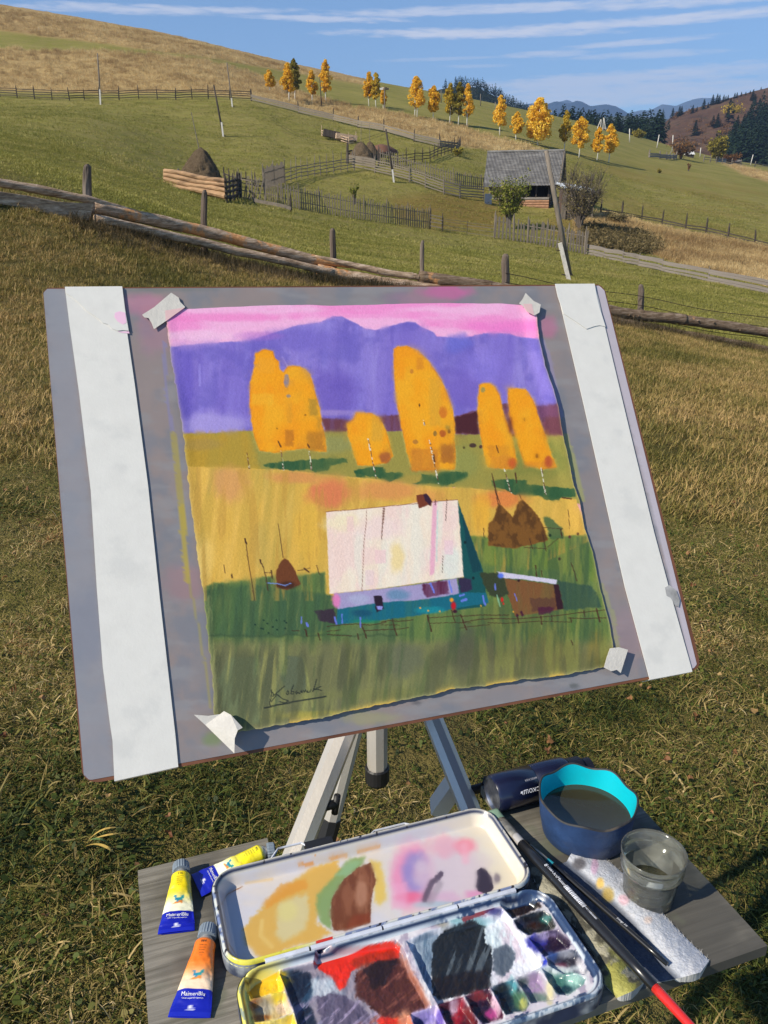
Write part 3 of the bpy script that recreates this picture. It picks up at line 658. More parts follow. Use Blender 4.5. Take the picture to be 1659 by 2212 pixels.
RL, RR = at(*C2(447, 658), YB+5.4), at(*C2(779, 652), YB+2.4)
ax = (ER-EL)/np.linalg.norm(ER-EL); dep = np.array([-ax[1], ax[0], 0])
bn_ = thing('barn', [EL[0], EL[1], float(hgt(EL[0], EL[1]))], 'old log barn with a large grey corrugated roof beyond the leaning pole', 'barn')
nx_, nw = 500, 54; uu = np.linspace(0, 1, nx_); vv_ = np.linspace(0, 1, 14)
Vg = np.zeros((14, nx_, 3)); rn = np.cross(ax, (RL-EL)); rn /= np.linalg.norm(rn); rn = -rn if rn[2] < 0 else rn
for j, q in enumerate(vv_):
    A2, B2 = EL+(RL-EL)*q, ER+(RR-ER)*q
    Vg[j] = A2+(B2-A2)*uu[:, None]+rn*(np.sin(uu*2*pi*nw)*.055+(fbm(uu*6, uu*0+q*3, 4)-.5)*.12)[:, None]+rn*(.03 if j % 4 == 0 else 0)
gridmesh('roof', Vg, nx_, 14, roofm, bn_, smooth=True)
BKL, BKR = EL+dep*6.6+(RL-EL)*0, ER+dep*6.6
Vb = np.zeros((3, nx_, 3))
for j, q in enumerate((0, .5, 1)):
    A2, B2 = RL+(BKL-RL)*q, RR+(BKR-RR)*q; Vb[j] = A2+(B2-A2)*uu[:, None]+np.array([0, 0, 1])*(np.sin(uu*2*pi*nw)*.05)[:, None]
gridmesh('roof_back', Vb, nx_, 3, roofm, bn_, smooth=True)
m_ = MB(); m_.tube([RL+[0, 0, .07], RR+[0, 0, .07]], .12, 8); m_.build('ridge_cap', roofm, bn_)
zb = [float(hgt(EL[0]+2, EL[1]+1)), float(hgt(ER[0], ER[1]+1))]; fl = at(*C2(600, 890), YB)[2]
WL = EL+ax*.6+dep*1.0; WR = ER-ax*1.2+dep*1.0; hw = EL[2]-.0
barnlog = wood('barn_log', (.36, .20, .12), stretch=(.12, 1, 1), tint=(.42, .22, .10), ttint=.6); barnlog2 = wood('barn_grey_board', (.20, .18, .16), stretch=(.12, 1, 1))
# front wall: lower logs full width, upper part open at the right half
nlog = 8; H0 = fl-.9; rws = np.linspace(H0, hw+.1, 12)
for i, z in enumerate(rws):
    a_, b_ = WL.copy(), WR.copy(); a_[2] = b_[2] = z
    full = z < hw-1.30
    e_ = b_ if full else a_+(b_-a_)*.47
    m_ = MB(); m_.tube([a_, (a_+e_)/2, e_], .17, 8, jit=.1); m_.build('log', barnlog if random.random() < .6 else barnlog2, bn_)
    c1, c2 = WR.copy(), WR+dep*5.2; c1[2] = c2[2] = z-.1; m_ = MB(); m_.tube([c1, c2], .17, 8); m_.build('log', wDark, bn_)
    c1, c2 = WL.copy(), WL+dep*5.2; c1[2] = c2[2] = z-.1; m_ = MB(); m_.tube([c1, c2], .17, 8); m_.build('log', barnlog2, bn_)
m_ = MB(); m_.box((WL+WR)/2+dep*4.8+[0, 0, -1], (np.linalg.norm(WR-WL), .2, 3.6), R_from(ax)); m_.build('back_wall', wDark, bn_)
for q in (.47, .62, .78, .985):
    p_ = WL+(WR-WL)*q; m_ = MB(); m_.box((p_[0], p_[1], hw-.75), (.16, .16, 1.9)); m_.build('post', wDark, bn_)
# gable boards on the right end
m_ = MB(); e0 = ER-ax*.25+dep*.4; e1 = ER-ax*.25+dep*6.0; pk = RR-ax*.25
m_.prism([e0, e1, pk-[0, 0, .25]], (0, -.12), ax); m_.build('gable', wDark, bn_)
for (a_, b_) in ((ER, RR), (BKR, RR)): m_ = MB(); m_.tube([a_+ax*.06, b_+ax*.06], .11, 4); m_.build('barge_board', wGrey, bn_)
# stone footing
m_ = MB(); m_.box((WL+WR)/2*[1, 1, 0]+[0, -.1, H0-.7], (np.linalg.norm(WR-WL)+.3, .5, 1.3), R_from(ax)); m_.build('stone_footing', mat('rubble_stone', (.36, .33, .29), .9, var=.5, vscale=4, bump=1, bscale=4), bn_)
m_ = MB(); q_ = at(*C2(450, 860), YB-.6); m_.box(q_, (.8, .6, 1.2)); m_.build('corner_tub', mat('blue_tub', (.07, .09, .13), .6), bn_)
# --- shed behind the bare bush
YS_ = 99.; a_, b_ = at(*C2(775, 812), YS_), at(*C2(908, 830), YS_+1); ax2 = (b_-a_)/np.linalg.norm(b_-a_)
sh = thing('shed', at(*C2(778, 920), YS_), 'small dark shed with a white metal roof behind the bare bush', 'shed')
m_ = MB(); m_.prism([a_+[.2, 0, 0], b_-[.2, 0, 0], b_+[-.2, 0, -5.8], a_+[.2, 0, -5.4]], (0, 3), (0, 1, 0)); m_.build('wall', wood('shed_board', (.085, .062, .055), stretch=(1, 1, .1), tint=(.28, .11, .05), ttint=.4), sh)
ng = 60; Vr = np.zeros((2, ng, 3)); uu = np.linspace(0, 1, ng)
for j in range(2): Vr[j] = a_+(b_-a_)*uu[:, None]*1.05+np.array([-.2, -.5+3.8*j, .12+j*.55])+np.array([0, 0, 1])*(np.sin(uu*2*pi*14)*.09)[:, None]
m_ = MB(); Vr2 = np.vstack([Vr.reshape(-1, 3), Vr.reshape(-1, 3)-[0, 0, .12]])
m_.add(Vr2, [(i, i+1, ng+i+1, ng+i) for i in range(ng-1)]+[(2*ng+i, 3*ng+i, 3*ng+i+1, 2*ng+i+1) for i in range(ng-1)]+[(i, 2*ng+i, 2*ng+i+1, i+1) for i in range(ng-1)]); m_.build('roof', mat('galvanised_sheet', (.62, .66, .72), .4, .5, metal=.3), sh)
for i in range(9):
    q = (i+.5)/9; m_ = MB(); p_ = a_+(b_-a_)*q; m_.box(p_+[0, -.05, -2.6], (.5, .05, 4.8)); m_.build('board', wDark if i % 2 else wGrey, sh)
# ============================================================ TREES AND PLANTS
def leafmat(name, c0, c1, c2, trans=.35):
    m = bpy.data.materials.new(name); m.use_nodes = True; t = NT(m.node_tree)
    r = t.n('ShaderNodeAttribute', attribute_name='rnd').outputs['Fac']; oi = t.n('ShaderNodeObjectInfo').outputs['Random']
    c = t.ramp(t.m('ADD', t.m('MULTIPLY', r, .85), t.m('MULTIPLY', oi, .15)), [(.1, c0), (.5, c1), (.9, c2)])
    d = t.n('ShaderNodeBsdfDiffuse', {'Color': c}).outputs[0]; tr = t.n('ShaderNodeBsdfTranslucent', {'Color': c}).outputs[0]
    t.n('ShaderNodeOutputMaterial', [t.n('ShaderNodeMixShader', [trans, d, tr]).outputs[0]]); return m
gold = leafmat('golden_leaves', (.56, .29, .02), (.88, .55, .045), (.95, .74, .16))
olive = leafmat('olive_gold_leaves', (.30, .21, .02), (.58, .41, .045), (.82, .60, .10))
dkolive = leafmat('dark_olive_leaves', (.13, .11, .018), (.28, .23, .04), (.48, .38, .075))
green = leafmat('green_bush_leaves', (.09, .11, .018), (.22, .24, .045), (.42, .36, .10))
drab = leafmat('drab_twig_leaves', (.11, .09, .04), (.22, .18, .08), (.36, .30, .14))
rust = leafmat('rust_leaves', (.10, .05, .02), (.2, .10, .04), (.34, .18, .07))
conif = leafmat('conifer_needles', (.010, .022, .014), (.022, .040, .022), (.045, .065, .03), .1)
bark = mat('white_birch_bark', (.80, .76, .68), .7, .2, var=.15, vscale=3, tint=(.06, .05, .045), ttint=.7, stretch=(1, 1, 2.2))
twig = mat('bare_twig', (.13, .105, .085), .8, .1, var=.3)
trunk_m = mat('dark_bark', (.06, .045, .035), .9, .1)
def leafcloud(name, P, size, m, parent=None, aspect=1.5, nrm=None):
    """many small leaf faces at points P"""
    P = np.asarray(P); n = len(P); a = rng.normal(size=(n, 3)); a /= np.linalg.norm(a, axis=1)[:, None]
    b = rng.normal(size=(n, 3)); b -= a*(a*b).sum(1)[:, None]; b /= np.linalg.norm(b, axis=1)[:, None]
    s = np.broadcast_to(size, n)[:, None]*rng.uniform(.6, 1.3, (n, 1))
    V = np.stack([P-a*s*aspect*.5, P-b*s*.4, P+a*s*aspect*.5, P+b*s*.4], 1).reshape(-1, 3)
    if parent is not None: V = V-ORG.get(parent.name, np.zeros(3))
    me = bpy.data.meshes.new(name); me.vertices.add(4*n); me.vertices.foreach_set('co', V.ravel().astype(np.float32))
    me.loops.add(4*n); me.loops.foreach_set('vertex_index', np.arange(4*n, dtype=np.int32)); me.polygons.add(n)
    me.polygons.foreach_set('loop_start', np.arange(0, 4*n, 4, dtype=np.int32))
    try: me.polygons.foreach_set('loop_total', np.full(n, 4, np.int32))
    except Exception: pass
    me.update(calc_edges=True)
    at_ = me.attributes.new('rnd', 'FLOAT', 'FACE'); at_.data.foreach_set('value', np.clip(rng.normal(.5, .22, n), 0, 1).astype(np.float32))
    me.materials.append(m); return link(name, me, parent)
def crown_pts(n, w, h, shape='birch', seed=0):
    """points in a crown of clumps, height 0..h, max half width w"""
    r_ = np.random.default_rng(seed); nc = 46 if shape != 'wide' else 70; out = []
    for i in range(nc):
        q = (i+.5)/nc; q = q**.9
        prof = np.interp(q, [0, .08, .25, .5, .75, .92, 1], [.35, .8, 1.0, .88, .6, .28, .05] if shape != 'wide' else [.5, .95, 1, .88, .62, .3, .08])
        th = r_.uniform(0, 2*pi); rr = w*prof*r_.uniform(.25, .92)
        c_ = np.array([rr*cos(th), rr*sin(th), h*q]); cs = w*r_.uniform(.20, .42)*(.5+.6*prof)
        k = int(n/nc); d = r_.normal(size=(k, 3)); d /= np.linalg.norm(d, axis=1)[:, None]
        out.append(c_+d*cs*r_.uniform(.3, 1.0, (k, 1))**.5*np.array([1, 1, .95]))
    out = np.vstack(out); out = out[out[:, 2] > -h*.06]; return out
def birch(label, bu, bv, tv, wpx, m=gold, seed=0, ymin=60, stems=1, group='birches along the top of the bank', cat='birch'):
    b = gnd(bu, bv, ymin); Y = b[1]; t_ = at(bu, tv, Y); H = (t_-b)[2]; w = wpx/2/F*Y*1.02
    o = thing('birch_tree', b, label, cat, group); h0 = H*.27 if wpx < 40 else H*.16
    for k in range(stems):
        dx = (k-(stems-1)/2)*w*.22; mb = MB()
        mb.tube([b+[dx, 0, -.3], b+[dx*1.1+.1*sin(seed), 0, H*.3], b+[dx*.8, 0, H*.6], b+[0, 0, H*.93]], [.09+H*.004, .085, .06, .02], 7)
        mb.build('trunk', bark, o, smooth=True)
    mb = MB(); r_ = random.Random(seed)
    for k in range(16):
        z = H*r_.uniform(.3, .85); th = r_.uniform(0, 6.28); L_ = w*(1-.7*z/H)*1.1; mb.tube([b+[0, 0, z-.1*H], b+[L_*.5*cos(th), L_*.5*sin(th), z+.03*H], b+[L_*.9*cos(th), L_*.9*sin(th), z+.04*H]], [.05, .03, .01], 4, cap=False)
    mb.build('branches', trunk_m, o)['kind'] = 'stuff'
    P = crown_pts(4400 if wpx < 40 else 8500, w, H-h0, 'wide' if wpx > 40 else 'birch', seed+100)*[1, 1, 1]
    leafcloud('crown', P+b+[0, 0, h0], .225 if wpx < 40 else .26, m, o)
    return o
BIR = [('small bright golden birch, first of the row at the left', 582, 197.5, 153, 22, gold, 1), ('golden birch joined to a darker green one at its right', 624, 219, 137, 28, gold, 1), ('dark green gold birch right behind the golden one at the left end', 637, 217.5, 128, 26, dkolive, 1),
 ('narrow golden birch just left of the thin pole', 674.5, 220.5, 153, 21, gold, 1), ('tall golden birch just right of the thin pole', 704, 220.5, 131, 27, gold, 1), ('golden birch, left one of the pair on the open ridge', 797, 229.5, 157, 24, gold, 1),
 ('duller olive birch, right one of the pair on the open ridge', 812, 232.5, 158, 21, olive, 1), ('tiny golden birch beside the twin lamp pole', 828, 237, 190, 14, gold, 1), ('broad golden birch with two white stems side by side', 898.5, 252.6, 167, 38, gold, 2),
 ('golden birch standing alone between the two stemmed one and the green one', 935, 258.5, 187, 28, gold, 1), ('olive gold birch on the left of the tall green birch', 971, 267.5, 182, 25, olive, 1), ('tall birch that is still green among the golden ones', 990, 272, 179, 26, dkolive, 1),
 ('golden birch on the right of the green one', 1008.5, 275.5, 183, 26, gold, 1), ('slender golden birch before the wooded hill', 1079.5, 292.5, 208, 31, gold, 1), ('small golden birch left of the largest tree', 1114.5, 302.5, 244, 27, gold, 1),
 ('largest and widest golden tree, above the barn roof', 1161, 314, 216, 57, gold, 1), ('thin golden birch behind the right end of the barn roof', 1218.5, 328, 241, 28, olive, 1), ('full golden birch just right of the barn roof', 1250.5, 340, 254, 37, gold, 1),
 ('pale golden birch, second from the right end of the row', 1289.5, 346, 276, 25, gold, 1), ('bright golden birch at the right end of the row', 1314.5, 351, 269, 30, gold, 1)]
for i, (l, bu, bv, tv, wp, m_, st) in enumerate(BIR): birch(l, bu, bv, tv, wp, m_, i*7+1, stems=st)

def shrub(label, base, top, wpx, ml, Y=None, stems=9, leaves=1500, leaf=.16, twigs=5, cat='tree', name='young_tree', spread_lo=.12, mstem=twig, group=None, twig_r=.012):
    b = gnd(*base, 30); Y = b[1]; t_ = at(base[0], top, Y); H = t_[2]-b[2]; w = wpx/2/F*Y
    o = thing(name, b, label, cat, group); mb = MB(); tips = []
    r_ = random.Random(int(base[0]))
    for k in range(stems):
        th = 2*pi*k/stems+r_.uniform(-.3, .3); R1 = w*r_.uniform(.35, .95); h1 = H*r_.uniform(.62, .98)*(1-.25*(R1/w)**2)
        P0 = b+[.12*cos(th), .12*sin(th), 0]; P1 = b+[R1*.18*cos(th), R1*.18*sin(th), h1*.33]; P2 = b+[R1*.65*cos(th), R1*.65*sin(th), h1*.7]; P3 = b+[R1*cos(th), R1*sin(th), h1]
        mb.tube([P0, P1, P2, P3], [.10, .07, .035, .012], 5, cap=False)
        for j in range(twigs):
            q = r_.uniform(.25, 1); A_0 = P1+(P2-P1)*q if q < .6 else P2+(P3-P2)*(q-.6)/.4
            for jj in range(3):
                e = A_0+np.array([r_.gauss(0, w*.16), r_.gauss(0, w*.16), abs(r_.gauss(.08, .08))*H*1.3]); mb.tube([A_0, (A_0+e)/2+[0, 0, .05], e], [twig_r*2, twig_r*1.3, twig_r*.7], 3, cap=False); tips += [(A_0+e)/2, e]
    mb.build('stems', mstem, o)
    tips = np.array(tips); idx = rng.integers(0, len(tips), leaves); P = tips[idx]+rng.normal(0, w*.09, (leaves, 3))
    leafcloud('crown', P, leaf, ml, o); return o
shrub('leafy green young tree behind the blunt pickets, in front of the barn', C2(538, 985), 382, 88, green, stems=13, leaves=3400, leaf=.17, twigs=8)
shrub('bare twiggy bush in front of the small shed', C2(842, 1005), 366, 104, drab, stems=24, leaves=5200, leaf=.11, twigs=14, name='bare_bush', cat='bush', twig_r=.016)
shrub('thin little sapling in the paddock', C3(990, 450), 394, 22, green, stems=4, leaves=220, leaf=.16, twigs=3, name='sapling')
shrub('dark leafless shrub where the plank fence ends', C3(1440, 240), 318, 22, dkolive, stems=7, leaves=600, leaf=.22, twigs=5, name='shrub', cat='shrub')
shrub('brown bare shrub beside the dark post fence', C2(1000, 965), 462, 60, drab, stems=12, leaves=1400, leaf=.16, twigs=6, name='shrub', cat='shrub')
shrub('tiny dark bush alone on the right hand field', (1424, 374), 366, 12, dkolive, stems=5, leaves=400, leaf=.22, name='shrub', cat='shrub')
shrub('orange leafed seedling on the right hand field', (1487, 370), 352, 10, rust, stems=4, leaves=120, leaf=.25, name='shrub', cat='shrub')
shrub('spreading bare old tree beside the white roofed hut', (1470, 344), 306, 56, rust, stems=14, leaves=1500, leaf=.35, twigs=7, name='old_tree', twig_r=.05)
shrub('dark bushy tree beside the tall pale post', (1548, 350), 298, 40, dkolive, stems=12, leaves=4000, leaf=.5, twigs=8, name='old_tree', twig_r=.04)
shrub('low brown bushes right of the dark bushy tree', (1578, 352), 332, 36, rust, stems=10, leaves=1300, leaf=.4, name='shrub', cat='shrub')
shrub('low grey bushes on the field edge left of the leaning pale post', (1380, 298), 284, 34, dkolive, stems=10, leaves=1300, leaf=.4, name='shrub', cat='shrub')
# dark weedy mound between bush and tall grass
wb = gnd(*C2(1000, 1060), 40); wp_ = []
for (x, y) in rng.uniform(0, 1, (300, 2)):
    u_, v_ = C2(870+x*330, 985+y*85+x*45)
    if polysd(np.array([u_]), np.array([v_]), [C2(865, 990), C2(960, 965), C2(1080, 985), C2(1140, 1040), C2(1180, 1085), C2(1080, 1105), C2(950, 1090), C2(870, 1060)])[0] > 0: wp_.append(gnd(u_, v_, 40))
wp_ = np.array(wp_); P = np.repeat(wp_, 70, 0)+rng.normal(0, .45, (len(wp_)*70, 3))*[1.5, 1.3, .5]*rng.uniform(.5, 1.2, (len(wp_)*70, 1))+[0, 0, .35]
o = leafcloud('weed_patch', P, .13, leafmat('weed_leaves', (.06, .05, .02), (.15, .115, .05), (.33, .25, .12)), None, 4.0); tag(o, 'dark tangle of withered weeds on the bank below the bare bush', 'weeds', kind='stuff')

# --- conifers
def conifer_mesh(seed, n=620):
    r_ = np.random.default_rng(seed); q = r_.uniform(0, 1, n)**.75; th = r_.uniform(0, 2*pi, n)
    R_ = .17*(1-q)**.85*(1+.25*np.sin(q*40+seed))+.008
    inner = r_.uniform(.35, 1, n); P = np.stack([R_*inner*np.cos(th), R_*inner*np.sin(th), .04+q*.96-R_*inner*.25], 1)
    d = np.stack([np.cos(th), np.sin(th), -.45+0*th], 1); s_ = np.stack([-np.sin(th), np.cos(th), 0*th], 1); L_ = (.022+.06*(1-q))[:, None]
    V = np.stack([P-d*L_*.4, P+s_*L_*.45, P+d*L_, P-s_*L_*.45], 1).reshape(-1, 3)
    me = bpy.data.meshes.new('crown'); me.from_pydata(V.tolist(), [], [(4*i, 4*i+1, 4*i+2, 4*i+3) for i in range(n)])
    a_ = me.attributes.new('rnd', 'FLOAT', 'FACE'); a_.data.foreach_set('value', r_.uniform(0, 1, n).astype(np.float32)); me.materials.append(conif); me.update(); return me
CM = [conifer_mesh(i) for i in range(5)]
tm = MB(); tm.tube([(0, 0, -.05), (0, 0, .5), (0, 0, .97)], [.014, .009, .002], 5); TM = bpy.data.meshes.new('trunk'); TM.from_pydata(tm.arr().tolist(), [], tm.f); TM.materials.append(trunk_m)
def conifer(p, H, label, group, mm=None):
    o = thing('conifer', p, label, 'conifer', group)
    for nm, me in (('crown', random.choice(CM)), ('trunk', TM)):
        c_ = bpy.data.objects.new(nm, me); COL.objects.link(c_); c_.parent = o; c_.scale = (H*1.7, H*1.7, H)
    o.rotation_euler.z = random.uniform(0, 6.28)
    return o
def surf_at(V, u, vwant=None, k=None):
    """point on a far hill grid whose picture position is nearest (u, v)"""
    pu, pv = proj(V[..., 0], V[..., 1], V[..., 2]); d = (pu-u)**2+(pv-vwant)**2; d[int(V.shape[0]*.83):] += 1e6; j, i = np.unravel_index(np.argmin(d), d.shape); return V[j, i]
SKYL = ['first lone fir on the skyline where the russet hill begins', 'broad fir lowest on the skyline by the valley wood', 'dark fir between the valley wood and the lone skyline firs', 'fir left of the small golden skyline tree', 'short fir right of the small golden skyline tree', 'tall dense fir in the middle of the lower skyline', 'short fir in the gap left of the big skyline group', 'leftmost tall fir of the big skyline group', 'second fir of the big skyline group', 'third fir of the big skyline group', 'fourth fir of the big skyline group', 'last and shortest fir of the big skyline group', 'single small fir right of the big skyline group', 'left fir of the small skyline pair', 'right fir of the small skyline pair', 'left small fir of the upper skyline row', 'middle small fir of the upper skyline row', 'right small fir of the upper skyline row', 'tiny fir highest on the skyline near the right edge']
g_sky = 'firs on the skyline of the russet hill'; D2 = lambda x, y: (1261.9+x*.2394, 164.6+y*.2394)
for ki, (x, y, h) in enumerate([(882, 350, 62), (845, 360, 75), (800, 375, 75), (968, 335, 62), (1020, 318, 38), (1068, 300, 75), (1122, 280, 40), (1165, 262, 75), (1205, 250, 72), (1225, 245, 65), (1257, 230, 52), (1275, 226, 40), (1305, 215, 42), (1355, 203, 42), (1382, 195, 40), (1425, 180, 36), (1447, 172, 30), (1490, 160, 28), (1597, 122, 24)]):
    u_, v_ = D2(x, y); p = surf_at(HR, u_, v_); conifer(p-[0, 0, .5], h*.2394/F*p[1]*1.1, SKYL[ki], g_sky)
for lab, (x, y, h) in [('dark fir in the middle of the russet slope with a shadow at its right', (985, 530, 115)), ('fir on the russet slope above the golden bush', (1315, 300, 85)), ('small fir just below the golden bush on the russet slope', (1292, 385, 90)), ('broad fir of the pair left of the slope centre', (1200, 455, 105)), ('slim fir of the pair left of the slope centre', (1155, 440, 80)),
        ('left fir of the pair above the dark wood', (1375, 480, 100)), ('right fir of the pair above the dark wood', (1432, 465, 100)), ('left fir of the group near the top right of the slope', (1510, 225, 80)), ('stout fir of the group near the top right of the slope', (1535, 262, 85)), ('tall fir at the right of the top right group', (1605, 262, 95)), ('lowest fir of the top right group', (1575, 305, 90)), ('fir standing in front of the dark wood edge', (1520, 500, 100))]:
    u_, v_ = D2(x, y); p = surf_at(HR, u_, v_); conifer(p-[0, 0, .5], h*.2394/F*p[1]*1.05, lab, None)
# woods: too many to count
def wood_mass(name, label, P, Hs):
    V = []; n = 60; fs = []; k = 0; rn_ = []
    for p, H in zip(P, Hs):
        q = rng.uniform(0, 1, n)**.7; th = rng.uniform(0, 2*pi, n); R_ = .20*(1-q)**.8+.01
        c_ = np.stack([R_*np.cos(th), R_*np.sin(th), .02+q*.95], 1); d = np.stack([np.cos(th), np.sin(th), -.5+0*th], 1); s_ = np.stack([-np.sin(th), np.cos(th), 0*th], 1); L_ = (.05+.13*(1-q))[:, None]
        V.append((np.stack([c_-d*L_*.4, c_+s_*L_*.5, c_+d*L_*.8, c_-s_*L_*.5], 1).reshape(-1, 3))*H+p); rn_.append(np.clip(rng.uniform(0, 1)*.6+rng.uniform(0, .4, n), 0, 1))
    V = np.vstack(V); nf = len(V)//4; me = bpy.data.meshes.new(name); me.vertices.add(len(V)); me.vertices.foreach_set('co', V.ravel().astype(np.float32))
    me.loops.add(len(V)); me.loops.foreach_set('vertex_index', np.arange(len(V), dtype=np.int32)); me.polygons.add(nf); me.polygons.foreach_set('loop_start', np.arange(0, len(V), 4, dtype=np.int32))
    try: me.polygons.foreach_set('loop_total', np.full(nf, 4, np.int32))
    except Exception: pass
    me.update(calc_edges=True); a_ = me.attributes.new('rnd', 'FLOAT', 'FACE'); a_.data.foreach_set('value', np.concatenate(rn_).astype(np.float32)); me.materials.append(conif)
    o = link(name, me); tag(o, label, 'wood', kind='stuff'); return o
def scatter_poly(Vg, poly, n):
    out = []; xs = [p[0] for p in poly]; ys = [p[1] for p in poly]; pu, pv = proj(Vg[..., 0], Vg[..., 1], Vg[..., 2]); lim = int(Vg.shape[0]*.82)
    ins = polysd(pu[:lim], pv[:lim], poly) > 0; idx = np.argwhere(ins)
    if len(idx) == 0: return np.zeros((0, 3))
    for k in rng.integers(0, len(idx), n): j, i = idx[k]; out.append(Vg[j, i]+np.append(rng.normal(0, 5, 2), 0))
    return np.array(out)
Pw = scatter_poly(HW, [(985, 178), (1010, 184), (1040, 190), (1085, 212), (1120, 236), (1150, 250), (1260, 275), (1260, 300), (1000, 260), (980, 215), (960, 190)], 420)
Pr = []
for (u_, v_) in zip(np.linspace(985, 1150, 60), np.interp(np.linspace(985, 1150, 60), [985, 1030, 1080, 1120, 1150], [184, 188, 212, 236, 250])): Pr.append(surf_at(HW, u_, v_))
Pw = np.vstack([Pw, np.array(Pr)]); wood_mass('conifer_wood', 'dark fir wood covering the round hill behind the golden birches', Pw, rng.uniform(6, 10, len(Pw)))
Pw = [gnd(1200+rng.uniform(0, 8), 300)] ; Pw = scatter_poly(HR, [(1340, 318), (1395, 303), (1420, 288), (1400, 270), (1450, 262), (1430, 300), (1400, 330), (1350, 345), (1290, 345), (1180, 345), (1180, 330)], 90)
Pv = []
for k in range(240):
    u_ = rng.uniform(1190, 1430); v_ = np.interp(u_, [1190, 1290, 1350, 1430], [292, 300, 306, 300])+rng.uniform(-4, 14); Pv.append(at(u_, v_, rng.uniform(430, 520)))
Pv = np.array(Pv); wood_mass('conifer_wood', 'band of dark firs filling the valley between the golden birches and the russet hill', np.vstack([Pw, Pv]), np.concatenate([rng.uniform(9, 13, len(Pw)), rng.uniform(8, 15, len(Pv))]))
Pw = scatter_poly(HR, [(1560, 352), (1590, 318), (1610, 290), (1640, 262), (1659, 245), (1760, 220), (1800, 380), (1659, 400), (1600, 380)], 520)
wood_mass('conifer_wood', 'dense dark fir wood on the lower right of the russet hill', Pw, rng.uniform(11, 17, len(Pw)))
P = []
for k in range(34):
    x, y = rng.uniform(560, 1300), rng.uniform(300, 640); u_, v_ = D2(x, y); p = surf_at(HR, u_, v_); P.append(p+rng.normal(0, 1.6, (90, 3))*[1, 1, .6]+[0, 0, 1])
P = np.vstack(P); o = leafcloud('hill_scrub', P, .8, rust, None); tag(o, 'low rust coloured scrub scattered over the russet slope', 'scrub', kind='stuff')
u_, v_ = D2(1330, 330); p = surf_at(HR, u_, v_); o = thing('bush', p, 'golden bush among the firs on the russet slope', 'bush'); leafcloud('crown', p+rng.normal(0, 2.3, (900, 3))*[1.3, 1, .8]+[0, 0, 2], .9, olive, o)
# --- far farm things
def hut(lab, u_, v_, wpx, hpx, wallm, roofm_):
    b = gnd(u_, v_, 150); Y = b[1]; w_, h_ = wpx/F*Y, hpx/F*Y; o = thing('hut', b, lab, 'hut')
    m_ = MB(); m_.box(b+[0, 2, h_*.25], (w_*.9, w_*.6, h_*.6)); m_.build('wall', wallm, o)
    m_ = MB(); z0 = b[2]+h_*.5; a_, b__ = w_*.55, w_*.42; m_.add([(b[0]-a_, b[1]+2-b__, z0), (b[0]+a_, b[1]+2-b__, z0), (b[0]+a_, b[1]+2+b__, z0), (b[0]-a_, b[1]+2+b__, z0), (b[0]-a_*.85, b[1]+2, z0+h_*.5), (b[0]+a_*.85, b[1]+2, z0+h_*.5)], [(0, 1, 5, 4), (2, 3, 4, 5), (1, 2, 5), (3, 0, 4), (3, 2, 1, 0)]); m_.build('roof', roofm_, o)
    m_ = MB(); m_.box(b+[0, 2-w_*.31, h_*.2], (w_*.2, .1, h_*.4)); m_.build('door', wDark, o)
whr = mat('pale_roof', (.62, .60, .57), .6)
hut('small hut with a pale roof under the bare old tree', 1493, 341, 17, 13, wDark, whr); hut('low white shed beside the tall pale post', 1563, 352, 16, 9, whr, wStone); hut('tiny grey shed at the wood edge on the far right', 1596, 354, 14, 8, wGrey, wStone)
hut('grey farm shed on the ridge between the last golden birches', 1308, 283, 10, 8, wGrey, wStone)
rail_fence('tumbled grey rails on the brow of the right hand field', path([D2(585, 735), D2(680, 745), D2(740, 752), D2(830, 748)], None, 120), 6, 1.6, .4, (.4, .9), .5, .3, wStone, wGrey)
rail_fence('line of small posts before the hut with the pale roof', path([(1520, 349), (1560, 353), (1600, 358), (1660, 366)], None, 120), 5, 1.7, .3, (.6, 1.2), .18, .1, wGrey, wGrey)
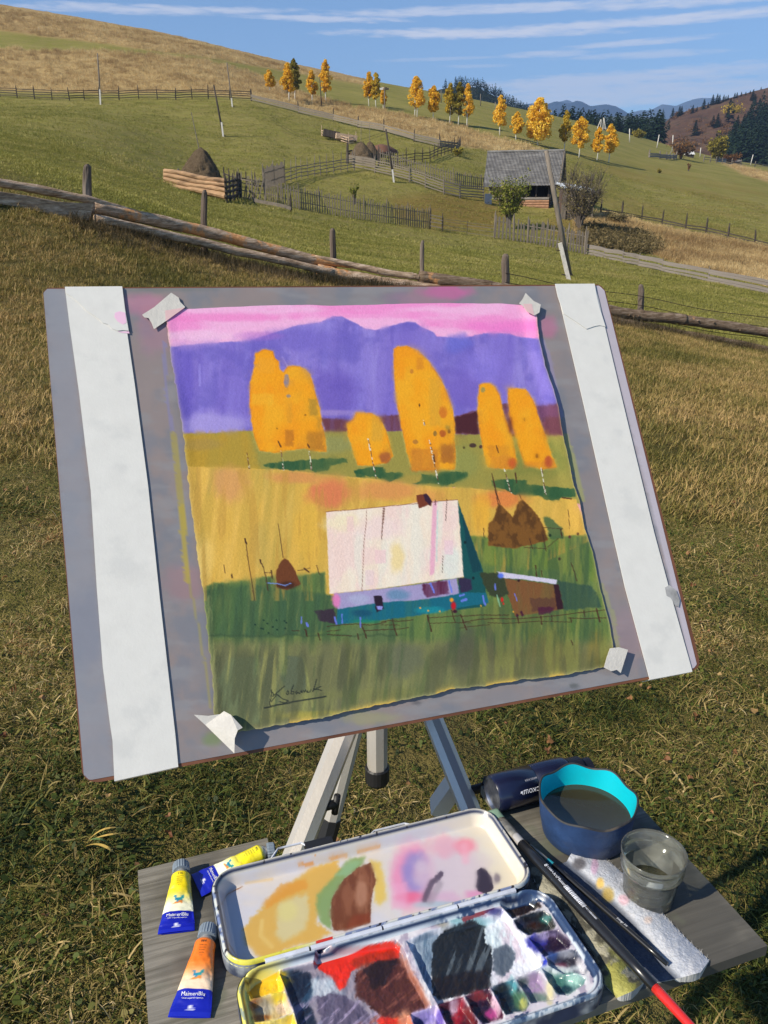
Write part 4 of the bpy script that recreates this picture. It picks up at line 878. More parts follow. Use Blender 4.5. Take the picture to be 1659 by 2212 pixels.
# ============================================================ EASEL, BOARD, PAINTING
def crop(x0, y0, r): return lambda x, y: ((x0+x/r)/1.82278, (y0+y/r)/1.82278)
cA, cB, cC, cD = crop(620, 1180, 2.074), crop(1380, 1180, 1.803), crop(720, 1900, 2.074), crop(1500, 1900, 1.803)
cE, cF, cG, cH = crop(800, 3250, 2.074), crop(1500, 3250, 1.952), crop(2150, 3550, 1.898), crop(1800, 2950, 1.659)
cJ, cK, cL = crop(500, 2850, 1.3825), crop(1600, 2850, 1.165), crop(0, 2800, 1.659)
cT1, cT2, cT3, cT4 = crop(100, 1050, 1.185), crop(1400, 1050, 1.106), crop(200, 2000, 1.185), crop(1500, 2000, 1.185)
def mp(f, pts): return [f(*p) for p in pts]
class Canvas:
    """paint laid on a surface; x, y say where each point of the surface is on the reference sheet"""
    def __init__(s, PX, PY, base): s.x, s.y = PX, PY; s.c = np.ones(PX.shape+(3,))*np.array(base, float); s.k = 0; s.I = np.argsort(PY.ravel(), kind='stable'); s.ys = PY.ravel()[s.I]; s.xf, s.yf, s.cf = PX.ravel(), PY.ravel(), s.c.reshape(-1, 3)
    def put(s, m, col, a=1.0, mult=False):
        m = (m*a)[..., None]; col = np.asarray(col, float); s.c[...] = s.c*(1-m)+col*m
    def blur(s, r, m=1.0):
        B = s.c.copy()
        for ax in (0, 1):
            for _ in range(2):
                C_ = np.cumsum(np.pad(B, [(r+1, r) if i == ax else (0, 0) for i in range(3)], mode='edge'), axis=ax); n_ = B.shape[ax]
                B = (np.take(C_, range(2*r+1, 2*r+1+n_), ax)-np.take(C_, range(0, n_), ax))/(2*r+1)
        m = np.asarray(m)[..., None] if not np.isscalar(m) else m; s.c[...] = s.c*(1-m)+B*m
    def sel(s, x0, x1, y0, y1):
        i0, i1 = np.searchsorted(s.ys, [y0, y1]); idx = s.I[i0:i1]; xx = s.xf[idx]; return idx[(xx > x0) & (xx < x1)]
    def lay(s, idx, m, col, a): m = (m*a)[:, None]; s.cf[idx] = s.cf[idx]*(1-m)+np.asarray(col, float)*m
    def warp(s, x, y, amp, sc):
        s.k += 1; return (fbm(x*sc, y*sc, s.k*13+1, 3)-.5)*2*amp, (fbm(x*sc, y*sc, s.k*13+7, 3)-.5)*2*amp
    def poly(s, pts, col, soft=2, rough=2, sc=.15, a=1.0, streak=0, vs=.05, mult=False, hs=None):
        q = soft+rough+1; X_, Y_ = [p[0] for p in pts], [p[1] for p in pts]; idx = s.sel(min(X_)-q, max(X_)+q, min(Y_)-q, max(Y_)+q)
        if not len(idx): return
        x, y = s.xf[idx], s.yf[idx]; wx, wy = s.warp(x, y, rough, sc); m = sst(polysd(x+wx, y+wy, pts), -soft, soft)
        if streak: n = fbm(x*vs, y*vs*.12, s.k*5, 4); m = m*np.clip(1-streak+streak*2*sst(n, .3, .7), 0, 1)
        s.lay(idx, m, col, a)
    def blob(s, c, r, col, a=1.0, rough=.3, sc=.05, edge=.5, mult=False):
        rx, ry = r if isinstance(r, (tuple, list)) else (r, r); k_ = 1+edge+rough; idx = s.sel(c[0]-rx*k_, c[0]+rx*k_, c[1]-ry*k_, c[1]+ry*k_)
        if not len(idx): return
        x, y = s.xf[idx], s.yf[idx]; wx, wy = s.warp(x, y, rough, sc); d = np.sqrt(((x-c[0])/rx+wx)**2+((y-c[1])/ry+wy)**2); s.lay(idx, 1-sst(d, 1-edge, 1+edge*.6), col, a)
    def line(s, pts, w_, col, a=1.0, dash=None, soft=.5, rough=.6):
        q = w_+soft+rough+1; X_, Y_ = [p[0] for p in pts], [p[1] for p in pts]; idx = s.sel(min(X_)-q, max(X_)+q, min(Y_)-q, max(Y_)+q)
        if not len(idx): return
        x, y = s.xf[idx], s.yf[idx]; wx, wy = s.warp(x, y, rough, .25); m = 1-sst(linesd(x+wx, y+wy, pts), w_/2-soft, w_/2+soft)
        if dash: m = m*(vn(x*dash, y*dash, s.k) > .42)
        s.lay(idx, m, col, a)
BW = .68; BM = np.array([[1, 0, 0], [0, -sp, cp], [0, -cp, -sp]])
bT = BM@(np.array([-.525, -.344, 1.2443])*BW)+CAM
bA = BM@np.array([.94645, -.0929, .3090]); bA /= np.linalg.norm(bA); bB = BM@np.array([.1658, .9615, -.2193]); bB -= bA*(bA@bB); bB /= np.linalg.norm(bB); bN = np.cross(bB, bA)
def onb(u, v, lift=0.0):
    """point on the drawing board seen at (u, v), raised by lift"""
    d = ray(u, v); p0 = bT+bN*lift; return CAM+d*(((p0-CAM)@bN)/(d@bN))
def onb_arr(Uu, Vv, lift):
    x, y = (Uu-CX)/F, (Vv-CY)/F; D = np.stack([x, cp-y*sp, -sp-y*cp], -1); num = (bT-CAM)@bN+lift
    return CAM+D*(num/(D@bN))[..., None]
easel_loc = (0.02, .93, .05)
easel = thing('easel', easel_loc, 'aluminium tripod easel with angular legs behind the drawing board', 'easel')
boardO = thing('drawing_board', bT+bA*BW/2+bB*.5, 'big grey lilac stained drawing board tilted on the easel, with a reddish edge', 'drawing board')
edge_m = mat('reddish_board_edge', (.16, .062, .032), .6, .3, var=.45, vscale=14, tint=(.28, .16, .08), ttint=.6)
outl = [(93, 634), (96, 627), (104, 621), (700, 617.5), (1292, 614), (1300, 618), (1308, 628), (1511, 1425), (1511, 1436), (1506, 1444), (1495, 1450), (900, 1561), (212, 1690), (196, 1688), (184, 1681), (177, 1668)]
mb = MB(); mb.prism([onb(u, v) for u, v in outl], (-.013, -.0004), bN); mb.build('board_core', edge_m, boardO)
# the stained face: fine sheet whose colours are dried paint stains
def coons(top, bot, lef, rig, nx, ny):
    """fill between four edge curves given in sheet coordinates"""
    def cv(P, n):
        P = np.array(P, float); s_ = np.concatenate([[0], np.cumsum(np.linalg.norm(np.diff(P, axis=0), axis=1))]); s_ /= s_[-1]; q = np.linspace(0, 1, n); return np.stack([np.interp(q, s_, P[:, 0]), np.interp(q, s_, P[:, 1])], 1)
    T, Bt, L_, R_ = cv(top, nx), cv(bot, nx), cv(lef, ny), cv(rig, ny); s_ = np.linspace(0, 1, nx)[None, :, None]; t_ = np.linspace(0, 1, ny)[:, None, None]
    return (1-t_)*T[None]+t_*Bt[None]+(1-s_)*L_[:, None]+s_*R_[:, None]-((1-s_)*(1-t_)*T[0]+s_*(1-t_)*T[-1]+(1-s_)*t_*Bt[0]+s_*t_*Bt[-1])
inn = [(93, 633), (103, 623), (1293, 616), (1306, 628), (1509, 1430), (1497, 1446), (214, 1687), (192, 1684), (181, 1674)]
fl_ = coons([(95, 624), (1303, 617)], [(179, 1688), (1507, 1442)], [(93, 624), (179, 1688)], [(1303, 617), (1507, 1442)], 260, 220)
FX, FY_ = fl_[..., 0], fl_[..., 1]; cv = Canvas(FX, FY_, (141, 139, 150))
cv.put(sst(fbm(FX*.012, FY_*.009, 2), .35, .65), (152, 141, 146), .8); cv.put(sst(fbm(FX*.02, FY_*.02, 12), .45, .7), (124, 132, 152), .6)
cv.put(sst(fbm(FX*.01, FY_*.04, 22), .5, .7), (150, 152, 164), .6)
cv.poly([(95, 620), (150, 620), (250, 1690), (170, 1690)], (150, 156, 176), 12, 8, a=.7); cv.poly([(1285, 615), (1305, 615), (1512, 1440), (1495, 1450)], (196, 192, 214), 2, 1, a=.95)
for c_, r_, col, a_ in [(cT1(560, 180), (60, 26), (205, 130, 170), .55), (cT1(600, 300), (40, 50), (170, 130, 160), .5), (cT2(400, 110), (60, 16), (205, 110, 175), .8), (cT2(840, 260), (22, 26), (200, 120, 165), .6), (cT2(300, 140), (90, 22), (180, 120, 165), .35),
        (cT1(660, 100), (120, 10), (120, 128, 135), .6), (cT3(620, 350), (50, 45), (165, 130, 145), .5), (cT3(170, 560), (60, 90), (132, 140, 165), .6), (cT3(750, 1080), (22, 16), (125, 145, 110), .8), (cT3(1480, 980), (60, 16), (160, 158, 120), .6), (cT4(900, 830), (12, 6), (95, 100, 105), .7), (cT4(170, 910), (12, 5), (100, 100, 110), .7), (cT4(1150, 600), (60, 60), (160, 135, 150), .5)]:
    cv.blob(c_, r_, col, a_)
cv.line(mp(cT1, [(648, 355), (650, 450), (655, 550), (665, 650), (690, 780)]), 8, (140, 138, 185), .75, rough=1.5); cv.line(mp(cT1, [(690, 780), (705, 900), (720, 1050), (745, 1244)]), 11, (172, 160, 92), .75, rough=1.5)
cv.line(mp(cT3, [(610, 0), (625, 200), (640, 340)]), 14, (185, 168, 80), .8, rough=2); cv.line(mp(cT3, [(640, 320), (690, 560), (730, 800), (745, 930)]), 5, (165, 158, 95), .6, rough=1)
cv.line(mp(cT2, [(810, 320), (850, 420), (875, 560), (895, 650)]), 10, (150, 145, 190), .7, rough=1.5); cv.line(mp(cT2, [(915, 740), (950, 860), (990, 1010)]), 12, (165, 170, 110), .7, rough=2); cv.line(mp(cT4, [(1030, 360), (1080, 500), (1110, 660)]), 10, (160, 165, 120), .6, rough=2)
def board_face_keep(): return None
face_m = mat('stained_laminate', (.3, .3, .3), .42, .4, var=.05, vscale=30, attr='paint', bump=.04, bscale=400)
Vf = onb_arr(FX, FY_, 0.0)
o = gridmesh('stained_face', Vf, 260, 220, face_m, boardO, lin(cv.c)*np.array([.88, .82, .70]))
# cut the chamfered corners: drop faces outside the outline
sd = polysd(FX.ravel(), FY_.ravel(), inn); O_ = ORG[boardO.name]
for i_ in np.nonzero(sd < 0)[0]:
    q = (FX.ravel()[i_], FY_.ravel()[i_]); best = None
    for (x0, y0), (x1, y1) in zip(inn, inn[1:]+inn[:1]):
        ex, ey = x1-x0, y1-y0; t_ = min(1, max(0, ((q[0]-x0)*ex+(q[1]-y0)*ey)/(ex*ex+ey*ey))); p_ = (x0+ex*t_, y0+ey*t_); dd = (p_[0]-q[0])**2+(p_[1]-q[1])**2
        if best is None or dd < best[0]: best = (dd, p_)
    o.data.vertices[int(i_)].co = tuple(onb(*best[1], 0)-O_)

def sheet(name, poly, lift, th, m, parent, curl=None):
    P = [onb(u, v, lift+(curl[i] if curl else 0)) for i, (u, v) in enumerate(poly)]; mb = MB(); mb.prism(P, (0, th), bN); return mb.build(name, m, parent)
whitetape = mat('white_cotton_tape', (.69, .665, .615), .75, .2, var=.035, vscale=60, bump=.10, bscale=350, tint=(.59, .575, .54), ttint=.6)
masking = mat('masking_tape', (.60, .56, .50), .6, .25, var=.08, vscale=60, bump=.3, bscale=300); masking_pink = mat('masking_tape_over_pink', (.70, .46, .45), .6, .25, var=.08, vscale=60)
def tape(label, poly, lift=.0009, wrap=None):
    o = thing('tape_strip', onb(*poly[0]), label, 'tape')
    sheet('strip', poly, lift, .0006, whitetape, o)
    if wrap:
        a_, b_ = wrap; mb = MB(); P = [onb(*a_, lift+.0006), onb(*b_, lift+.0006)]; q = [p+bN*-.016+bB*.0015*(1 if a_[1] > 1000 else -1) for p in P]; P2 = [p+bB*.0012*(1 if a_[1] > 1000 else -1) for p in P]
        mb.prism([P[0], P[1], q[1], q[0]], (0, .0006), bB*(1 if a_[1] > 1000 else -1)); mb.build('folded_end', whitetape, o)
    return o
t1_ = tape('wide white tape strip over the left side of the board', [(140, 620), (264, 619), (272, 700), (291, 830), (320, 1050), (345, 1290), (362, 1440), (379, 1590), (385, 1655), (247, 1686), (243, 1600), (237, 1560), (222, 1440), (209, 1270), (196, 1060), (171, 850), (150, 700)], wrap=((247, 1686), (385, 1655)))
t2_ = tape('wide white tape strip over the right side of the board', [(1200, 614), (1284, 614), (1292, 645), (1306, 705), (1350, 890), (1413, 1152), (1450, 1290), (1495, 1450), (1403, 1467.5), (1350, 1270), (1323, 1152), (1262, 880), (1220, 700)], wrap=((1495, 1450), (1403, 1467.5)))
for lab, f_, pl in (('torn white tape patch with a pink stain at the top of the left strip', cT1, [(186, 98), (452, 96), (465, 200), (482, 300), (455, 297), (430, 300), (405, 290), (385, 270), (360, 262), (330, 235), (290, 210), (250, 170), (215, 140), (190, 125)]), ('torn white tape patch at the top of the right strip', cT2, [(868, 76), (1040, 75), (1050, 130), (1062, 180), (1088, 262), (1062, 256), (1040, 260), (1005, 272), (960, 240), (905, 205), (880, 130)])):
    o = thing('tape_patch', onb(*f_(*pl[0]), .002), lab, 'tape'); sheet('patch', mp(f_, pl), .0018, .0006, whitetape, o)
    if 'pink' in lab: sheet('stain', mp(f_, [(418, 215), (440, 208), (466, 215), (472, 262), (455, 270), (430, 255), (415, 235)]), .00245, .0001, mat('pink_wash', (.80, .50, .64), .7), o); sheet('stain', mp(f_, [(430, 303), (483, 302), (486, 312), (450, 308)]), .0017, .0001, MATS['pink_wash'], o)
sheet('smudge', mp(cT4, [(1325, 372), (1345, 360), (1378, 385), (1395, 430), (1390, 462), (1372, 455), (1352, 420), (1333, 410)]), .00152, .00002, mat('charcoal_smudge', (.36, .35, .34), .8, var=.5, vscale=60), t2_)
# ---- the painting
pTop = [(357, 668), (420, 667), (480, 664), (540, 661), (600, 659), (660, 658.5), (700, 660), (757, 660), (830, 657), (920, 655), (1000, 655), (1080, 656), (1158, 660)]
pRight = [(1158, 660), (1160, 690), (1165, 731), (1178, 790), (1196, 840), (1207, 880), (1216, 940), (1228, 990), (1240, 1050), (1252, 1080), (1262, 1140), (1280, 1190), (1296, 1270), (1315, 1340), (1331, 1436)]
pBot = [(466, 1586), (520, 1580), (600, 1566), (700, 1550), (823, 1522), (900, 1507), (985, 1488), (1050, 1482), (1130, 1467), (1180, 1463), (1250, 1452), (1331, 1436)]
pLeft = [(357, 668), (363, 720), (366, 749), (374, 800), (384, 860), (396, 937), (403, 1000), (413, 1097), (421, 1152), (431, 1230), (440, 1290), (448, 1370), (458, 1460), (466, 1586)]
NX, NY = 470, 520
g_ = coons(pTop, pBot, pLeft, pRight, NX, NY); PX, PY = g_[..., 0].copy(), g_[..., 1].copy()
ss, tt = np.meshgrid(np.linspace(0, 1, NX), np.linspace(0, 1, NY))
# deckle: ragged edges
eL, eR = np.exp(-ss/.006), np.exp(-(1-ss)/.006); eT, eB = np.exp(-tt/.006), np.exp(-(1-tt)/.006)
PX += (fbm(tt*60, tt*0, 3, 3)-.5)*7*eL+(fbm(tt*60, tt*0+5, 4, 3)-.5)*2*eR; PY += (fbm(ss*60, ss*0+9, 5, 3)-.5)*6*eB+(fbm(ss*20, ss*0+3, 6, 3)-.5)*1.5*eT
P = Canvas(PX, PY, (250, 238, 205))
def stk(sc=.05, s_=1, lo=.35, hi=.65): return sst(fbm(PX*sc+PY*sc*.12, PY*sc*.10, s_, 5), lo, hi)
# sky
P.put(np.ones(PX.shape), (250, 150, 208)); P.put(sst(fbm(PX*.006, PY*.03, 31), .38, .62), (252, 188, 224), .9); P.blob((1100, 705), (90, 12), (248, 130, 205), .8); P.blob((480, 686), (150, 10), (248, 135, 200), .7); P.blob((430, 725), (90, 12), (252, 198, 228), .9); P.blob((800, 680), (200, 8), (250, 140, 205), .5)
ridge = [(364, 749), (395, 746.5), (446, 741), (538, 736), (591, 719), (644, 702), (692, 696), (718, 684), (737, 683), (763, 695), (787, 709), (812, 713), (842, 704), (879, 694.6), (897, 696), (909, 705), (936, 717), (943, 726), (994, 731), (1010, 728), (1046, 720), (1101, 720), (1116, 727), (1166, 732)]
mount = ridge+[(1230, 900), (1000, 950), (300, 950), (300, 749)]
P.poly(mount, (146, 128, 208), 1.6, 1.5); mm = sst(polysd(PX, PY, mount), 0, 4)
P.put(mm*sst(fbm(PX*.06, PY*.012, 192, 4), .5, .68), (98, 88, 180), .45); P.put(mm*sst(fbm(PX*.09, PY*.01, 193, 4), .56, .7), (166, 152, 226), .4); P.put(mm*stk(.022, 3, .3, .7), (122, 102, 196), .6); P.put(mm*stk(.035, 5, .45, .8), (148, 134, 218), .6); P.put(mm*sst(fbm(PX*.02, PY*.03, 8), .45, .7), (104, 92, 184), .5)
P.blob((640, 735), (110, 26), (120, 104, 196), .7); P.blob((560, 725), (60, 10), (190, 110, 200), .35); P.blob((460, 915), (90, 26), (182, 166, 226), .75); P.blob((400, 830), (20, 90), (104, 88, 190), .6); P.blob((720, 850), (60, 60), (106, 84, 180), .6); P.blob((1000, 840), (60, 50), (112, 90, 184), .6); P.blob((1040, 790), (50, 40), (150, 132, 224), .5); P.blob((720, 892), (70, 7), (176, 150, 206), .6); P.blob((990, 740), (30, 22), (110, 112, 208), .7)
P.line(mp(cA, [(345, 530), (345, 700)]), 5, (160, 146, 226), .7); P.line(mp(cA, [(1020, 470), (1060, 540)]), 4, (170, 150, 220), .6)
# maroon hill band
P.poly([(692, 902), (757, 907), (857, 895), (982, 900), (1032, 885), (1090, 872), (1162, 877), (1212, 872), (1220, 942), (1100, 940), (1031, 941), (982, 937), (866, 932), (757, 936), (704, 933)], (112, 62, 74), 2.5, 3, streak=.25); P.poly([(972, 905), (1032, 889), (1035, 938), (985, 934), (973, 920)], (78, 36, 44), 2, 3)
P.poly([(1030, 886), (1210, 874), (1218, 900), (1100, 905)], (120, 72, 108), 5, 4, a=.7)
# ochre and green field behind the trees
P.poly([(380, 937), (456, 936), (540, 930), (700, 932), (860, 931), (980, 938), (1240, 940), (1260, 1090), (1137, 1072), (1077, 1062), (1016, 1055), (949, 1053), (888, 1047), (812, 1036), (763, 1032), (680, 1023), (615, 1016), (488, 1012), (380, 1012)], (160, 148, 70), 1.5, 2)
P.poly([(380, 937), (456, 936), (540, 930), (560, 1015), (380, 1015)], (192, 152, 52), 8, 6, streak=.3); P.blob((1160, 990), (80, 45), (128, 132, 62), .8); P.blob((720, 960), (50, 22), (150, 150, 92), .7); P.blob((1000, 1000), (40, 40), (150, 150, 78), .8); P.blob((430, 960), (50, 14), (170, 140, 80), .5); P.blob((890, 1035), (60, 10), (190, 155, 70), .5)
# golden field
fld = [(380, 1006), (488, 1010), (615, 1015), (679, 1022), (763, 1031), (812, 1035), (888, 1046), (949, 1052), (1016, 1054), (1077, 1061), (1137, 1070), (1244, 1078), (1275, 1170), (1000, 1300), (420, 1300)]
P.poly(fld, (228, 180, 78), 1.5, 1.5); fm = sst(polysd(PX, PY, fld), 0, 4)
P.put(fm*stk(.05, 9), (206, 168, 74), .6); P.put(fm*stk(.08, 10, .5, .7), (240, 192, 92), .7); P.put(fm*stk(.05, 29, .5, .75)*sst(PX, 760, 480), (176, 158, 80), .55)
for c_, r_, col, a_ in [((495, 1045), (42, 40), (224, 156, 100), .7), ((712, 1068), (48, 38), (228, 122, 84), .85), ((640, 1030), (60, 14), (224, 140, 90), .6), ((830, 1060), (80, 22), (226, 148, 84), .8), ((1085, 1078), (60, 20), (230, 126, 66), .8), ((930, 1080), (40, 24), (232, 160, 84), .8), ((668, 1150), (30, 80), (236, 184, 70), .7), ((560, 1180), (20, 60), (186, 162, 84), .5), ((1040, 1110), (22, 50), (240, 178, 60), .9), ((1240, 1120), (30, 30), (230, 180, 80), .8), ((440, 1210), (22, 60), (246, 204, 110), .8)]: P.blob(c_, r_, col, a_)
# greens
grn = [(430, 1275), (461, 1259), (490, 1258), (543, 1251), (567, 1246), (643, 1243), (702, 1235), (704, 1283), (712, 1290), (900, 1260), (1040, 1230), (1015, 1158), (1120, 1168), (1220, 1158), (1275, 1155), (1345, 1460), (440, 1600)]
P.poly(grn, (104, 126, 68), 3, 3); gm = sst(polysd(PX, PY, grn), 0, 6)
P.poly([(440, 1276), (490, 1268), (540, 1262), (703, 1284), (730, 1290), (730, 1352), (660, 1372), (560, 1378), (455, 1376)], (66, 96, 66), 4, 4, streak=.25); P.put(gm*stk(.07, 14)*sst(PY, 1395, 1360), (82, 112, 62), .5)
P.poly([(1015, 1160), (1275, 1158), (1300, 1260), (1200, 1232), (1050, 1220)], (112, 132, 58), 6, 5, streak=.3); P.put(gm*stk(.09, 15, .45, .65)*sst(PX, 1000, 1050), (84, 116, 54), .6)
P.put(gm*sst(PY, 1370, 1400), (126, 124, 80), .85); P.put(gm*stk(.10, 18, .5, .75), (142, 144, 80), .5); P.put(gm*sst(PY, 1370, 1400)*stk(.025, 17, .3, .7), (104, 104, 76), .75); P.put(gm*sst(PY, 1372, 1400)*stk(.05, 19, .58, .8)*sst(PX, 1000, 760), (160, 160, 92), .6)
P.poly(mp(cC, [(370, 1430), (620, 1420), (640, 1970), (330, 1990), (290, 1600)]), (112, 122, 86), 4, 3, streak=.3); P.poly(mp(cC, [(640, 1420), (760, 1430), (780, 1560), (800, 1800), (650, 1830)]), (112, 116, 84), 3, 3, a=.8); P.poly(mp(cC, [(850, 1410), (990, 1430), (1010, 1700), (830, 1700), (790, 1560), (850, 1560)]), (98, 106, 80), 2, 3); P.poly(mp(cC, [(1000, 1415), (1250, 1410), (1260, 1650), (1080, 1800), (1020, 1600)]), (116, 116, 78), 4, 4, a=.75)
P.blob((1000, 1405), (34, 62), (84, 86, 70), .8); P.blob((1075, 1390), (60, 50), (92, 92, 66), .7); P.blob((870, 1425), (50, 40), (104, 108, 84), .8); P.blob((1130, 1330), (120, 34), (104, 112, 60), .7); P.blob((1190, 1400), (60, 50), (112, 106, 58), .7); P.blob((1290, 1400), (24, 50), (140, 124, 60), .8); P.blob((840, 1500), (140, 14), (120, 122, 70), .6); P.blob((700, 1545), (120, 10), (170, 158, 70), .7); P.blob((800, 1370), (60, 24), (96, 116, 76), .7)
P.line([(452, 1290), (470, 1590)], 9, (166, 166, 104), .5, rough=2); P.line(mp(cC, [(600, 1270), (640, 1960)]), 8, (160, 160, 96), .55, rough=3, soft=4); P.line(mp(cC, [(985, 1430), (1060, 1830)]), 4, (158, 160, 92), .6, rough=1.5, soft=2); P.line(mp(cC, [(800, 1290), (815, 1560)]), 11, (144, 152, 94), .6, rough=3, soft=4); P.line(mp(cC, [(1340, 1280), (1390, 1790)]), 12, (84, 92, 50), .5, soft=5)
# trees
TR = [mp(cA, [(850, 412), (880, 403), (945, 420), (960, 480), (988, 500), (998, 570), (1030, 592), (1060, 548), (1110, 540), (1160, 545), (1210, 570), (1245, 610), (1275, 700), (1300, 800), (1325, 880), (1340, 1000), (1372, 1140), (1383, 1245), (1300, 1240), (1200, 1215), (1100, 1225), (960, 1250), (835, 1235), (800, 1150), (772, 1020), (752, 850), (757, 680), (780, 600), (790, 520), (800, 440)]),
 mp(cB, [(-30, 880), (20, 850), (40, 800), (150, 805), (205, 840), (250, 920), (285, 1050), (302, 1110), (250, 1158), (150, 1180), (50, 1175), (10, 1050), (-20, 960)]),
 mp(cB, [(310, 350), (330, 335), (400, 330), (480, 360), (545, 425), (600, 500), (640, 560), (680, 650), (728, 780), (742, 900), (738, 1000), (750, 1130), (738, 1205), (440, 1212), (405, 1100), (362, 900), (322, 700), (308, 500)]),
 mp(cB, [(915, 605), (940, 592), (990, 592), (1030, 620), (1060, 680), (1080, 780), (1100, 850), (1140, 950), (1165, 1060), (1180, 1160), (1150, 1205), (970, 1190), (940, 1050), (912, 900), (902, 790), (905, 690)]),
 mp(cB, [(1118, 628), (1240, 632), (1290, 700), (1315, 760), (1340, 850), (1385, 970), (1420, 1080), (1465, 1190), (1360, 1205), (1240, 1175), (1210, 1090), (1165, 950), (1130, 830), (1118, 700)])]
for i, tp in enumerate(TR):
    P.poly(tp, (226, 206, 120), 6, 3, a=.6); P.poly(tp, (252, 164, 26), 2.0, 2.2, sc=.12); tm_ = sst(polysd(PX, PY, tp), -1, 1.5); cx_ = np.mean([p[0] for p in tp]); cy_ = np.mean([p[1] for p in tp])
    P.put(tm_*sst(fbm(PX*.022, PY*.018, 51+i), .35, .75), (248, 182, 44), .6); P.put(tm_*sst(fbm(PX*.03, PY*.02, 61+i), .45, .75), (252, 152, 24), .55)
    P.put(tm_*sst(PX+(PY-cy_)*-.12, cx_+8, cx_+55)*sst(fbm(PX*.05, PY*.04, 70+i), .3, .75), (214, 152, 46), .5); P.put(tm_*sst(PY, cy_+75, cy_+130)*sst(fbm(PX*.04, PY*.04, 80+i), .3, .75), (208, 130, 40), .55)
rect = lambda f, x0, y0, x1, y1: mp(f, [(x0, y0), (x1, y0), (x1, y1), (x0, y1)])
for pl, col, a_ in [(rect(cA, 1240, 810, 1305, 950), (166, 132, 50), .8), (rect(cA, 1225, 1070, 1360, 1230), (158, 104, 44), .75), (rect(cA, 1300, 960, 1335, 1060), (168, 130, 54), .7), (rect(cA, 1040, 1060, 1110, 1200), (150, 88, 40), .7), (rect(cA, 1060, 840, 1100, 1000), (206, 150, 50), .6), (rect(cA, 820, 480, 960, 600), (246, 170, 48), .8), (rect(cA, 770, 770, 950, 860), (250, 186, 50), .8),
        (rect(cB, 640, 1030, 740, 1160), (150, 84, 42), .85), (rect(cB, 430, 1060, 625, 1220), (196, 118, 44), .85), (rect(cB, 470, 410, 520, 500), (214, 132, 40), .8), (rect(cB, 980, 1030, 1120, 1110), (210, 136, 40), .8), (rect(cB, 990, 1110, 1150, 1200), (200, 124, 50), .7), (rect(cB, 1230, 1150, 1440, 1195), (206, 120, 50), .6), (rect(cB, 560, 560, 640, 900), (214, 160, 56), .6), (rect(cB, 150, 830, 230, 1000), (206, 160, 66), .7)]:
    P.poly(pl, col, 3.2, 4.5, a=a_*.72, streak=.2)
for c_, r_, col in [(cB(658, 800), (9, 14), (216, 122, 36)), (cB(655, 950), (7, 8), (182, 90, 36)), (cB(700, 935), (3, 5), (90, 56, 34)), (cB(600, 950), (4, 6), (156, 116, 50)), (cB(245, 1120), (13, 13), (176, 98, 48)), (cB(1150, 1160), (9, 12), (204, 92, 40)), (cB(1405, 1150), (9, 14), (190, 84, 46)), (cB(435, 510), (4, 5), (206, 130, 44)), (cB(1135, 890), (5, 18), (112, 56, 46)), (cB(940, 640), (5, 6), (170, 150, 80)), (cA(1055, 665), (6, 15), (140, 132, 158)), (cA(1070, 787), (5, 4), (150, 140, 140)), (cB(690, 905), (5, 4), (150, 130, 60)), (cB(460, 1010), (6, 5), (190, 126, 48)), (cB(490, 750), (1.6, 4), (70, 40, 20)), (cB(1235, 850), (1.6, 4), (90, 45, 20)), (cB(1325, 1110), (2.5, 5), (70, 35, 20)), (cB(1155, 962), (3, 3), (110, 60, 30)), (cA(1207, 942), (2, 2.4), (70, 40, 20)), (cA(978, 1050), (2, 2), (80, 50, 20)), (cB(870, 1035), (8, 5), (72, 52, 46)), (cB(925, 1045), (4, 4), (80, 52, 50)), (cB(805, 1050), (3, 3), (90, 80, 40))]: P.blob(c_, r_, col, .95, .2, .1, .25)
for pl in (mp(cA, [(865, 1345), (1030, 1318), (1180, 1312), (1350, 1298), (1545, 1295), (1548, 1330), (1470, 1340), (1420, 1355), (1390, 1395), (1300, 1412), (1240, 1385), (1130, 1395), (990, 1385), (880, 1365)]), mp(cA, [(1605, 1395), (1659, 1385), (1700, 1450), (1620, 1445)]), mp(cB, [(25, 1215), (120, 1190), (230, 1185), (250, 1225), (375, 1232), (372, 1255), (280, 1290), (200, 1265), (40, 1235)]), mp(cB, [(505, 1240), (620, 1250), (640, 1220), (832, 1226), (835, 1255), (740, 1300), (660, 1325), (600, 1305), (440, 1308), (510, 1280)]), mp(cB, [(1000, 1285), (1120, 1275), (1250, 1280), (1250, 1310), (1590, 1345), (1600, 1400), (1500, 1405), (1480, 1425), (1380, 1420), (1340, 1390), (1160, 1385), (1100, 1350), (1015, 1330)])):
    P.poly(pl, (44, 88, 56), 1.5, 2.5, a=.92, streak=.2)
P.blur(2, .8*sst(fbm(PX*.03, PY*.03, 777), .48, .65)); P.blur(5, .5*sst(fbm(PX*.02, PY*.02, 778), .60, .72))
for tp in TR: sd_ = polysd(PX, PY, tp); P.put(np.exp(-((sd_-1.2)/1.3)**2)*sst(fbm(PX*.05, PY*.05, 780), .42, .6), (226, 124, 20), .5)
for f_, a_, b_ in ((cA, (728, 1240), (750, 1382)), (cA, (1008, 1240), (1030, 1388)), (cA, (1240, 1240), (1258, 1388)), (cB, (125, 990), (182, 1270)), (cB, (560, 1000), (625, 1305)), (cB, (1092, 1205), (1140, 1372)), (cB, (1355, 1195), (1385, 1382)), (cB, (520, 860), (525, 890))):
    P.line([f_(*a_), f_(*b_)], 2.6, (240, 232, 204), 1, dash=.35); P.line([f_(a_[0]+5, a_[1]+10), f_(*b_)], 1.7, (96, 52, 34), .9, dash=.27)
